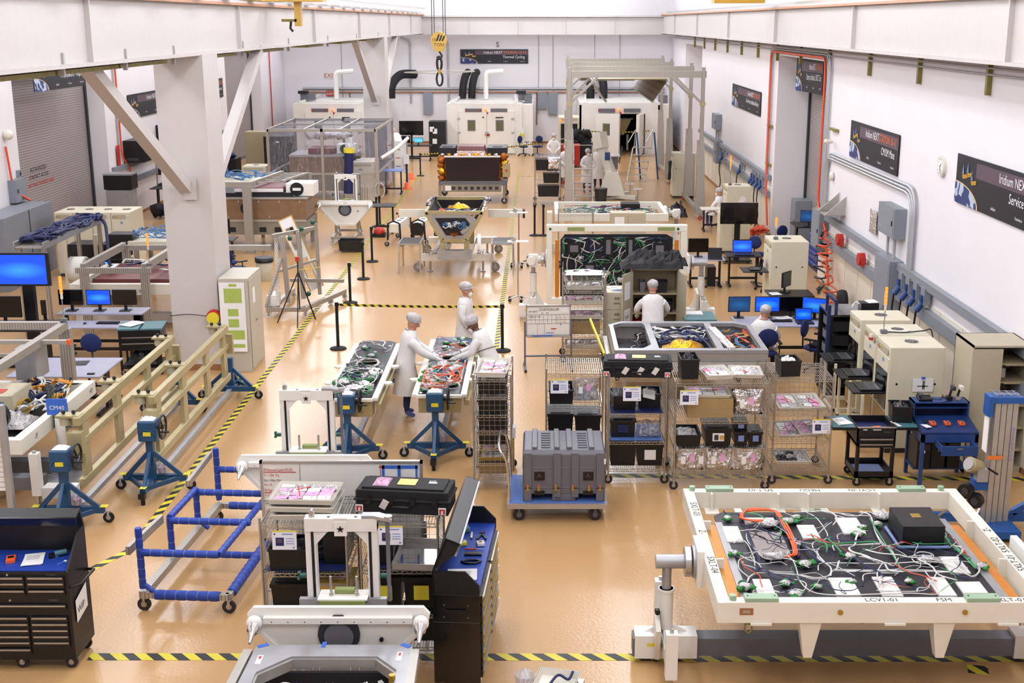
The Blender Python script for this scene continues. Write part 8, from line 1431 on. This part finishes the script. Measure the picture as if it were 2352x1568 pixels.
t = thing('frame_stand', 'white clamp post with dark cross bar behind the left black tool chest', 'stand', (-6.85, 16.0, 0)); g = B(); g.box(-.06,.06,-.06,.06,.35,.95,'white'); g.cyl((0,0,.95),(0,0,.98),.03,'steel',8); g.cyl((0,0,.05),(0,0,.35),.04,'steel',8); g.box(-.2,.2,-.2,.2,0,.05,'galv'); g.box(-2,-.06,.3,.5,.3,.48,'midgrey'); g.box(.06,.5,-.02,.2,.3,.45,'white'); part(t, 'post', g)
# tables, desks, monitors
sdesk('pale grey table left of the small black tool cart', -9.1, 20.45, 1.6, 1.25, .75); office_chair('blue chair tucked behind the pale grey table', (-8.3, 22.1, 0), 0); paper('black mat on the pale grey table', (-8.2, 21.3, .755), .4, .3, .1, 1, 'table_mat', 'black')
b = B(); b.box(-.06,.06,-.03,.03,0,.02,'black'); single('adapter_block', 'small black block at the front edge of the pale grey table', 'adapter', b, (-7.7, 20.6, .752))
t = thing('tool_cart', 'black tool cart with two teal lids and a magazine, left of the white column', 'tool cart', (-8.05, 23.1, 0), .12); g = B(); g.box(0,.78,0,.6,.5,.9,'black'); [g.bar((.03,y,.2-.005*s),(.75,y,.2),.02,.02,'black') for y, s in ((.05,1),(.55,0))]; g.box(0,.78,0,.6,.14,.17,'black'); g.lump(.1,.7,.05,.55,.18,.3,'black',3); [g.box(x,x+.04,y,y+.04,.1,.5,'black') for x in (0,.74) for y in (0,.56)]; part(t, 'cabinet', g)
for x in (-.02,.42): g = B(); g.box(x,x+.4,-.02,.62,.9,.93,'teal'); part(t, 'lid', g)
[part(part(t, 'drawer', B().box(.04,.74,-.015,0,z-.05,z+.05,'black')), 'drawer_handle', B().box(.06,.72,-.03,-.015,z+.01,z+.03,'steel')) for z in (.62,.74)]; [caster(t, x, y, .05, .1) for x in (.04,.74) for y in (.04,.56)]
paper('magazine with a picture on the left lid of the black tool cart', (-7.9, 23.5, .935), .3, .4, -.5, 4, 'magazine', 'paper')
sdesk('rear desk with three monitors left of the white column', -9.85, 24.75, 1.75, .6, .85); sdesk('front keyboard desk before the three monitors', -9.6, 24.1, 1.45, .6, .72)
for x, s, l in ((-9.62,'screenoff','dark monitor left of the blue one, left desk'),(-9.05,'screenblue','blue lit small monitor on the left desk'),(-8.52,'screenoff','dark monitor right of the blue one, left desk')): monitor(l, (x, 25.0, .855), .5, .32, 0, s)
keyboard('black keyboard on the front desk left of the column', (-8.7, 24.45, .725)); mouse('black mouse left of the keyboard on the front desk', (-9.15, 24.4, .725)); mouse('white mouse right of the keyboard on the front desk', (-8.35, 24.45, .725), 0, 'plasticwhite')
t = thing('display_screen', 'very large blue lit display at the left edge on a black stand', 'display', (-10.1, 24.0, 0)); g = B(); g.box(-.62,.5,0,.08,1.58,2.24,'black'); part(t, 'housing', g, None, .01); g = B(); g.box(-.58,.44,-.004,0,1.62,2.2,'screenblue'); part(t, 'screen', g, 'lit blue screen'); g = B(); g.box(-.1,.12,.08,.2,.05,1.9,'black'); g.box(-.4,.4,-.3,.4,0,.05,'black'); part(t, 'stand', g)
monitor('dark monitor below the large blue display at the left edge', (-10.45, 23.7, .9), .7, .42); monitor('dark monitor right of the big display stand', (-9.75, 23.9, .9), .1, .3, 0, name='desk_speaker'); sdesk('black desk at the left edge below the large blue display', -11.0, 23.2, 1.5, .9, .88, m_='black')
b = B(); b.bx((0,0,.03),(.18,.2,.05),'black',(.3,0,0)); b.box(-.08,-.04,-.08,.1,.06,.1,'darkgrey'); b.box(0,.07,.02,.06,.09,.095,'led'); single('desk_phone', 'black telephone with lit display on the left desk', 'telephone', b, (-9.75, 23.5, .885))
# row of cream cabinets, cable bridge, frames
for k in range(4): chiller('cream cabinet in the row before the left roll-up door, %s from the left' % ('first', 'second', 'third', 'fourth')[k], (-12.85+.5*k, 32.8, 0), .49, 1.15, 1.72, group='row of four cream cabinets')
t = thing('cable_bridge', 'raised aluminium tray carrying a heap of dark blue cables, left', 'cable tray', (-11.1, 26.0, 0)); g = B(); g.box(0,.62,0,3.7,1.97,2.0,'alu'); g.box(-.02,.02,0,3.7,1.95,2.1,'galv'); g.box(.6,.64,0,3.7,1.95,2.1,'galv'); part(t, 'tray', g); [part(t, 'leg', B().box(x,x+.08,y,y+.08,0,1.95,'tslot')) for x in (.02,.54) for y in (.1,3.5)]
g = B(); harness(g, .06, .56, .3, 3.6, 2.02, 40, ['wirenavy','wirenavy','navy'], 71, .03, .7, .16); g.curve([(.5,3.4,2.1),(.8,3.3,2.0),(1.0,2.8,1.3),(1.1,2.6,.8)],.04,'wirenavy'); part(t, 'cable_heap', g, None, 0, 'stuff')
t = thing('server_rack', 'open cream racks with dark units behind the cable bridge', 'rack', (-11.6, 29.95, 0)); [part(t, 'post', B().box(x,x+.1,0,.1,0,1.6,'cream')) for x in (0,.75,1.5)]; [part(t, 'rack_unit', B().box(x+.12,x+.72,.02,.7,z,z+.36,'mdark')) for x in (0,.75) for z in (.1,.55,1.0)]; g = B(); [g.box(.85,1.05,-.01,.02,z,z+.03,'led') for z in (.75,.9)]; part(t, 'indicator', g, 'blue lit indicators'); 
t = thing('profile_gantry', 'aluminium profile gantry over the white beam frame left of the column', 'frame', (-9.85, 26.3, 0)); [part(t, 'rail', q) for q in (B().box(-.1,1.5,-.05,.05,1.38,1.5,'tslot'),B().box(-.1,3.5,2.75,2.85,1.38,1.5,'tslot'),B().box(0,.1,0,2.75,1.42,1.58,'tslot'),B().box(1.3,1.4,0,2.75,1.42,1.58,'tslot'))]; [part(t, 'leg', B().box(x,x+.18,y,y+.08,0,1.38,'tslot')) for x in (-.02,1.28) for y in (-.04,2.76)]
t = thing('rotation_frame', 'white beam frame marked -Y with round bearing, left of the column', 'frame', (0,0,0)); frame_rails(t, -10.2, -7.3, 26.5, 28.9, 1.1, .14, .24); g = B(); g.text('-Y', (-8.75,26.49,.9), (1,0,0), (0,0,1), .12, 'ink', .004); part(t, 'lettering', g); g = B(); g.cyl((-10.55,27.6,1.2),(-10.2,27.6,1.2),.3,'white',18); g.cyl((-10.2,27.6,1.2),(-10.15,27.6,1.2),.27,'steel',18); part(t, 'gear_motor', g); g = B(); g.box(-9.2,-9.0,27.5,27.7,0,.9,'white'); g.box(-10.5,-7.4,27.5,27.7,.05,.22,'white'); part(t, 'support', g)
t = thing('satellite_module', 'dark solar module with gold edge inside the white beam frame', 'satellite module', (0,0,0)); g = B(); g.box(-9.8,-7.5,26.8,28.6,.8,1.15,'solartop'); g.box(-9.2,-7.6,26.78,26.8,1.0,1.04,'trimgold'); part(t, 'solar_panel', g); g = B(); harness(g, -9.6, -7.7, 27.2, 28.5, 1.2, 14, ['wire','wirenavy'], 73, .015, .3, .1); part(t, 'wiring_harness', g, None, 0, 'stuff')
def bluecables(label, x0, x1, y0, y1, z, slab, seed):
    t = thing('antenna_module', label, 'panel', (0,0,0)); g = B(); g.box(x0,x1,y0,y1,z-.12,z,'cream'); part(t, 'slab', g, None, .01); g = B(); harness(g, x0, x1, y0, y1, z+.02, 26, ['wireblue'], seed, .012, .4, .18); part(t, 'blue_cables', g, 'pale blue cable tangle', 0, 'stuff'); g = B(); g.box(x0-.5,x0+.1,y0+.1,y0+.6,z-.1,z+.15,'black'); part(t, 'black_box', g)
    for x in (x0+.1, x1-.2): g = B(); g.box(x,x+.1,y0+.1,y0+.2,0,z-.12,'tslot'); g.box(x,x+.1,y1-.2,y1-.1,0,z-.12,'tslot'); part(t, 'support', g)
bluecables('cream slab with pale blue cables in front of the cream cabinet row', -9.9, -8.2, 29.6, 31.0, 1.5, 1, 81); bluecables('cream slab with pale blue cables right of the column, far', -10.2, -8.6, 38.9, 40.6, 1.75, 1, 82)
# honeycomb satellite right of the column
t = thing('satellite', 'satellite with brown honeycomb side and dark red top right of the column', 'satellite', (-9.9, 36.6, 0)); g = B(); g.box(0,3.0,0,1.8,.95,1.55,'honey'); part(t, 'side_panel', g, 'brown honeycomb panel'); g = B(); g.cyl((1.25,-.02,1.28),(1.25,0,1.28),.18,'mdark',20); [g.sph((1.2+.05*k,-.03,1.26+.02*k),.05,'goldfoil',(1,.5,1),7,5,.8,k) for k in range(3)]; [g.box(.1+.3*k,.14+.3*k,-.02,0,1.0+.45*(k % 2),1.06+.45*(k % 2),'galv') for k in range(10)]; part(t, 'port', g)
g = B(); g.box(0,3.05,-.03,1.85,1.55,1.6,'alu'); g.box(.2,2.6,.1,1.5,1.6,1.72,'mdark'); part(t, 'top_deck', g); g = B(); g.box(.9,2.3,.2,1.5,1.72,1.86,'solartop'); g.box(.88,2.32,.17,.2,1.74,1.84,'paper'); part(t, 'solar_block', g, 'dark red solar block'); g = B(); g.box(2.4,3.2,.2,1.1,1.62,1.98,'white'); g.cyl((2.72,.18,1.82),(2.72,.2,1.82),.2,'black',20); g.box(2.6,2.84,.17,.18,1.78,1.86,'paper'); part(t, 'white_antenna_box', g, 'white box with black disc'); 
g = B(); g.box(0,3.0,.0,1.8,.5,.9,'platform'); [g.box(.25+.45*k,.45+.45*k,-.01,0,.58,.72,'mdark') for k in range(6)]; g.box(0,3,-.02,0,.88,.95,'alu'); part(t, 'cradle', g); [part(t, 'leg', B().box(x,x+.12,y,y+.12,0,.5,'galv')) for x in (.05,2.8) for y in (.1,1.6)]
t = thing('profile_gantry', 'aluminium profile frame with ladder rungs beside the honeycomb satellite', 'frame', (-9.6, 36.3, 0)); [part(t, 'rail', q) for q in (B().box(-.5,1.2,-.1,.0,1.95,2.1,'tslot'),B().box(1.0,2.4,3.0,3.1,1.9,2.0,'tslot'),B().bar((1.1,0,2.0),(1.5,3.0,2.0),.1,.15,'tslot'),B().bar((1.9,.9,2.0),(2.3,3.0,2.0),.06,.06,'tslot'))]; [part(t, 'rung', B().bar((1.25+.1*k,.6+.6*k,2.0),(2.0+.08*k,1.0+.5*k,2.0),.04,.04,'alu')) for k in range(4)]; part(t, 'leg', B().box(.95,1.2,-.12,.0,0,1.95,'tslot')); part(t, 'leg', B().box(2.3,2.4,3.0,3.1,0,1.9,'tslot'))
monitor('dark tilted monitor in front of the honeycomb satellite', (-8.65, 33.6, .9), .45, .4, .2); sdesk('dark desk in front of the honeycomb satellite', -9.6, 33.3, 1.3, .7, .88, m_='darkgrey'); dup(CHR, (-8.2, 32.4, 0), 2.0, 'farther blue chair right of the white column'); dup(CHR, (-7.8, 31.6, 0), 2.4, 'nearer blue chair right of the white column')
b = B(); b.lathe([(.18,0),(.23,.6),(.22,.6),(.17,.02)], 'tan', n=16); b.lathe([(.24,.5),(.245,.62),(.22,.62)], 'black', n=16); single('waste_bin', 'pale waste bin with black liner right of the blue chairs', 'bin', b, (-7.25, 32.3, 0))
# tilting A frame with orange trimmed panel
t = thing('profile_stand', 'aluminium A frame stand on casters holding the orange trimmed panel', 'stand', (-6.3, 28.0, 0)); 
[part(t, 'post', q) for q in (B().bar((.25,.1,.25),(.12,.9,1.75),.08,.08,'tslot'),B().bar((.42,.5,.25),(.32,.6,1.8),.1,.1,'tslot'),B().bar((.7,.9,.25),(.62,1.0,1.85),.1,.1,'tslot'),B().bar((1.0,1.4,.25),(.95,1.5,1.95),.08,.08,'tslot'),B().bar((.0,.0,.25),(.3,.5,1.3),.06,.06,'tslot'),B().bar((.1,.6,1.8),(.95,1.5,1.85),.08,.08,'tslot'),B().bar((.2,.4,1.0),(1.0,1.45,1.1),.06,.06,'tslot'))]
[part(t, 'base_rail', q) for q in (B().bar((0,0,.2),(.95,0,.2),.1,.1,'tslot'),B().bar((.1,0,.2),(.2,2.2,.2),.1,.1,'tslot'),B().bar((.85,0,.2),(1.5,2.0,.2),.1,.1,'tslot'),B().bar((.3,1.4,.6),(1.6,1.3,.6),.08,.08,'tslot'))]; [caster(t, x, y, .07, .15, 'plasticwhite', 'galv') for x, y in ((.05,0),(.9,0),(1.25,1.4),(1.5,2.0),(.2,2.2))]; [part(t, 'green_knob', B().sph(p,.06,'dkgreen',(1,1,1),8,6,.4)) for p in ((.5,.6,1.75),(.7,1.0,1.9),(.8,1.0,.35),(.9,1.4,2.0))]
g = B(); g.box(0,.22,.1,.6,.25,.5,'white'); part(t, 'white_box', g)
t = thing('slotted_template', 'white slotted panel with orange edge leaning on the A frame stand', 'panel', (-5.4, 29.6, .35)); t.rotation_euler = (R(-12), R(-23), R(8)); g = B(); g.plate([(-.17,0),(.17,0),(.17,1.85),(-.17,1.85)], [[(-.09,.22),(.09,.22),(.09,.8),(-.09,.8)],[(-.09,1.05),(.09,1.05),(.09,1.6),(-.09,1.6)]], 0, .03, 'paper'); g.v = [Vector((p.x, -p.z, p.y)) for p in g.v]; part(t, 'plate', g)
g = B(); [g.box(x,x+.02,-.04,.0,0,1.85,'trimgold') for x in (-.18,.165)]; g.box(-.18,.18,-.04,0,1.84,1.86,'trimgold'); [g.tube([(-.09,-.035,z0),(.09,-.035,z0),(.09,-.035,z1),(-.09,-.035,z1)],.008,'trimgold',4,True) for z0, z1 in ((.22,.8),(1.05,1.6))]; part(t, 'orange_edge', g, 'orange edging')
t = thing('camera_tripod', 'thin black tripod in front of the A frame stand', 'tripod', (-5.45, 27.6, 0)); [part(t, 'leg', B().bar((0,0,1.15),(x,y,0),.025,.025,'black')) for x, y in ((-.5,-.1),(.3,.25),(.05,-.6))]; part(t, 'column', B().cyl((0,0,.3),(0,0,1.45),.015,'black',8)); part(t, 'head', B().box(-.04,.04,-.04,.04,1.4,1.5,'red').bar((0,0,1.2),(.5,.05,1.25),.01,.01,'yellow'))
tilt_dolly('far white tilt dolly left of the paired barrier posts', (-6.02, 38.3, 0)); tote('black bin under the far tilt dolly', (-5.6, 36.6, .05), .7, .5, .3)
sdesk('black cart right of the far tilt dolly', -5.35, 39.6, .7, .8, .9, m_='black'); b = B(); b.sph((0,0,.15),.18,'red',(1,1,.8)); b.box(-.2,.2,-.15,.15,0,.1,'black'); single('red_device', 'red round device low beside the black cart', 'device', b, (-5.1, 39.2, .02))
# clear tent
t = thing('clean_tent', 'clear plastic walled clean tent with aluminium frame before the left chamber', 'tent', (-9.95, 46.0, 0)); W_, D_, H_ = 3.95, 5.2, 2.82; P4 = [0, W_/2, W_]
for y in (0, D_): [part(t, 'post', B().box(x-.05,x+.05,y-.05,y+.05,0,H_,'tslot')) for x in P4]; part(t, 'rail', B().box(0,W_,y-.05,y+.05,H_-.1,H_,'tslot')); part(t, 'rail', B().box(0,W_,y-.03,y+.03,1.15,1.22,'tslot'))
[part(t, 'rail', B().box(x-.04,x+.04,0,D_,H_-.08,H_,'tslot')) for x in (0,W_/3,W_*2/3,W_)]; part(t, 'rail', B().box(0,W_,D_/2-.04,D_/2+.04,H_-.08,H_,'tslot')); [part(t, 'rail', B().box(x-.03,x+.03,0,D_,1.15,1.22,'tslot')) for x in (0,W_)]
for q in (B().box(.05,W_-.05,-.01,0,.3,H_-.1,'film'),B().box(.05,W_-.05,D_,D_+.01,.3,H_-.1,'film'),B().box(0,.01,.05,D_-.05,.3,H_-.1,'film'),B().box(W_,W_+.01,.05,D_-.05,.3,H_-.1,'film'),B().box(.05,W_-.05,.05,D_-.05,H_-.02,H_-.01,'film')): part(t, 'plastic_curtain', q)
t = thing('air_duct', 'dark blue hanging duct with yellow collar in the clear tent', 'duct', (-7.0, 45.8, 0)); part(t, 'duct_hose', B().cyl((-.05,0,.5),(.03,0,2.0),.17,'navy',16)); part(t, 'collar', B().cyl((.03,0,1.98),(.04,0,2.14),.2,'yellow',16)); part(t, 'clear_end', B().cyl((.04,0,2.14),(.06,.1,2.5),.16,'clearplastic',12))
t = thing('satellite', 'satellite with red solar top and white disc box inside the clear tent', 'satellite', (-9.6, 48.0, 0)); part(t, 'bus_body', B().box(0,2.5,0,1.8,1.0,1.6,'honey')); part(t, 'top_deck', B().box(0,2.5,-.05,1.8,1.6,1.68,'alu')); part(t, 'solar_block', B().box(.7,1.7,.2,1.3,1.7,1.9,'solartop')); g = B(); g.box(1.8,2.5,.2,.9,1.7,2.05,'white'); g.cyl((2.1,.18,1.88),(2.1,.2,1.88),.18,'black',16); part(t, 'white_antenna_box', g); part(t, 'cradle', B().box(0,2.5,0,1.8,.3,.95,'platform')); g = B(); [g.sph((.6+.3*k,1.9,2.3),.28,'foil',(1.2,.8,.7),9,6,.8,k) for k in range(5)]; part(t, 'foil_wrap', g, None, 0, 'stuff')
t = chiller('cream louvred cabinet at the right inside the clear tent', (-7.3, 46.6, 0), 1.1, 1.6, 1.55, fan=False); g = B(); [g.box(.1+.09*k,.13+.09*k,-.02,-.01,.15,.6,'tandark') for k in range(9)]; part(t, 'louvre', g); b = B(); b.sph((0,0,.1),.25,'black',(1.2,.7,.6),10,7,.8); single('cable_heap', 'black heap on the cream louvred cabinet in the tent', 'heap', b, (-7.1, 47.2, 1.57))
run('hose_coil', 'white hose coil hanging at the right tent post', 'hose', [(-5.9, 45.9+.02*math.sin(a), .9) if 0 else (-5.9+.18*math.cos(a*.52), 45.85, .6+.28*math.sin(a*.52)) for a in range(25)], .022, 'bag', 6); run('white_hose', 'white hose leaving the right side of the tent', 'hose', [(-5.9,46.6,1.7),(-5.4,47,2.0),(-5.0,47.6,2.35)], .07, 'paper', 8, None, 4)
t = thing('whiteboard', 'small whiteboard right of the clear tent with coloured notes', 'whiteboard', (-6.3, 51.2, 0)); g = B(); g.box(0,.85,0,.03,.6,1.9,'white'); part(t, 'board', g); g = B(); [g.box(.1+.3*(k % 2),.3+.3*(k % 2),-.004,0,.7+.17*k,.73+.17*k,('inkred','inkblue','green')[k % 3]) for k in range(7)]; part(t, 'handwriting', g); [part(t, 'leg', B().box(x,x+.04,-.02,.02,0,1.9,'galv')) for x in (-.04,.85)]
sdesk('black cabinet cart with blue top below the small whiteboard', -6.2, 49.0, .8, .8, .95, m_='labelblue'); t = thing('storage_cabinet', 'tall tan cabinet left of the clear tent', 'cabinet', (-12.2, 52.0, 0)); part(t, 'body', B().box(0,1.1,0,.8,0,2.2,'tandark')); part(t, 'door', B().box(.05,1.05,-.02,0,.05,2.15,'tandark')); t = thing('equipment_rack', 'tall black cabinet between the tan cabinet and the tent', 'rack', (-11.1, 50.5, 0)); part(t, 'body', B().box(0,1.1,0,.9,0,2.15,'black')); part(t, 'door_label', B().box(.5,.62,-.01,0,1.9,1.96,'paper'))
chiller('cream cabinet before the tall black cabinet left of the tent', (-11.2, 47.0, 0), .9, .9, 1.35); t = thing('equipment_rack', 'low black rack with a blue bag on top right of the white column', 'rack', (-12.9, 49.0, 0)); part(t, 'body', B().box(0,1.0,0,.9,0,1.4,'black')); part(t, 'glass_front', B().box(.1,.7,-.02,0,.7,1.1,'midgrey')); b = B(); b.sph((0,0,.1),.35,'chairblue',(1.3,.8,.4),10,6,.5); single('blue_bag', 'blue bag on the low black rack', 'bag', b, (-12.4, 49.4, 1.4))
# left wall items
for z0, z1, l in ((1.75,1.92,'upper'),(1.2,1.38,'lower')): b = B(); b.box(WL,WL+.1,41.5,57.2,z0,z1,'panelgrey'); single('wire_raceway', l+' grey raceway on the left wall', 'raceway', b)
run('extension_cable', 'orange cord down the left wall beside the roll-up door', 'cord', cr([(WL+.05,42.5,5.9),(WL+.05,42.5,2.2),(WL+.1,43.2,1.6),(WL+.1,43.2,.3)],.3), .03, 'orangecord'); run('extension_cable', 'orange cord at the left image edge falling onto the grey panel', 'cord', cr([(WL+.05,33.3,3.4),(WL+.1,33.4,2.2),(WL+.3,33.9,1.9)],.2), .03, 'orangecord'); run('conduit', 'thin conduit beside the orange cord on the left wall', 'conduit', [(WL+.04,42.3,5.9),(WL+.04,42.3,1.9)], .03); run('thin_red_pipe', 'thin red pipe beside the far left roll-up door', 'pipe', [(WL+.06,66.8,5.6),(WL+.06,66.8,.5)], .03, 'red')
for l, y0, y1, z0, z1 in (('black cube cabinet mounted on the left wall', 42.8, 44.3, 1.95, 2.68), ('second black wall cabinet half behind the white column', 46.6, 47.6, 2.1, 2.9)): t = thing('wall_cabinet', l, 'cabinet', (WL, y0, z0)); part(t, 'body', B().box(0,.7,0,y1-y0,0,z1-z0,'black')); part(t, 'vent', B().box(.1,.5,-.01,0,.05,.15,'darkgrey'))
b = B(); b.box(0,.8,-3.2,0,0,1.85,'panelgrey'); b.box(.8,.81,-1.6,-1.57,0,1.85,'darkgrey'); [b.cyl((.4,-.0,z),(.4,.1,z),.05,'black',8) for z in (.9,1.2,1.5)]; single('electrical_box', 'large dark grey electrical cabinets at the left edge', 'electrical box', b, (WL+.05, 34.0, 0)); wbox('narrow grey box above the large grey cabinets', 33.3, 34.0, 1.9, 2.5, .2, x=WL); b = B(); b.sph((.1,0,0),.14,'plasticwhite'); single('wall_camera', 'white dome camera on the near left wall', 'camera', b, (WL, 33.4, 3.7)); wbox('small grey switch on the near left wall', 33.9, 34.1, 2.5, 2.7, .06, x=WL)
for x, y, l in ((WL+.05, 42.0, 'red arrow sign low on the left wall'), (7.22, 57.0, 'red sign on the far right wall')): b = B(); b.box(0,.02,0,.25,0,.7,'red' if x < 0 else 'inkred'); single('fire_sign', l, 'sign', b, (x, y, 1.9))
b = B(); b.cyl((0,0,0),(.12,0,0),.28,'red',18); b.cyl((.12,0,0),(.15,0,0),.15,'yellow',14); single('hose_reel', 'red and yellow reel on the left wall right of the column', 'reel', b, (WL+.1, 57.4, 1.9))
t = thing('bin_rack', 'rack of black parts bins on a bench left of the white column', 'rack', (-13.6, 44.3, 0)); [part(t, 'post', B().box(x,x+.04,0,.04,.98,2.25,'galv')) for x in (0,2.1)]; [part(t, 'shelf_board', B().box(0,2.14,0,.5,z,z+.02,'darkgrey')) for z in (1.0,1.35,1.7,2.05)]
for z in (1.37,1.72,2.07):
    for k in range(4): b = B(); b.box(-.2,.2,-.02,.35,0,.2,'black'); b.box(-.05,.05,-.03,-.02,.06,.12,'paper'); b.sph((0,.1,.2),.12,'bag' if (k+int(z*10)) % 3 else 'orange',(1,1,.5),8,5,.8,k); single('parts_bin', 'open black parts bin on the rack left of the column', 'bin', b, (-13.3+.5*k, 44.25, z), 0, 'black parts bins on the left rack')
sdesk('dark workbench under the rack of parts bins', -13.6, 43.4, 2.2, 1.3, .98, m_='darkgrey'); b = B(); [b.sph((.3*k,.1*(k % 2),.2),.28,'navy' if k % 2 else 'blackmat',(1,.8,.8),9,6,.7,k) for k in range(6)]; single('cable_heap', 'dark heap of cables below the parts bin rack', 'heap', b, (-13.2, 42.9, .1)); t = thing('step_ladder', 'orange step ladder right of the cream cabinet row', 'ladder', (-12.1, 41.0, 0)); [part(t, 'leg', B().bar((x,0,0),(x+.1,.25,1.5),.07,.05,'orange')) for x in (0,.4)]; [part(t, 'tread', B().box(.03+.02*k,.43+.02*k,.04*k,.04*k+.1,.28*k,.28*k+.03,'orange')) for k in range(1,5)]
b = B(); b.box(-.45,.45,-.3,.3,0,.45,'black'); b.box(-.45,.45,-.3,.3,.45,.5,'galv'); single('equipment_case', 'black case on a stand before the left roll-up door edge', 'case', b, (-13.5, 40.2, 1.4)); b = B(); b.box(-.4,.4,-.3,.3,0,1.38,'galv'); single('equipment_stand', 'grey stand below the black case by the left door', 'stand', b, (-13.5, 40.2, 0))
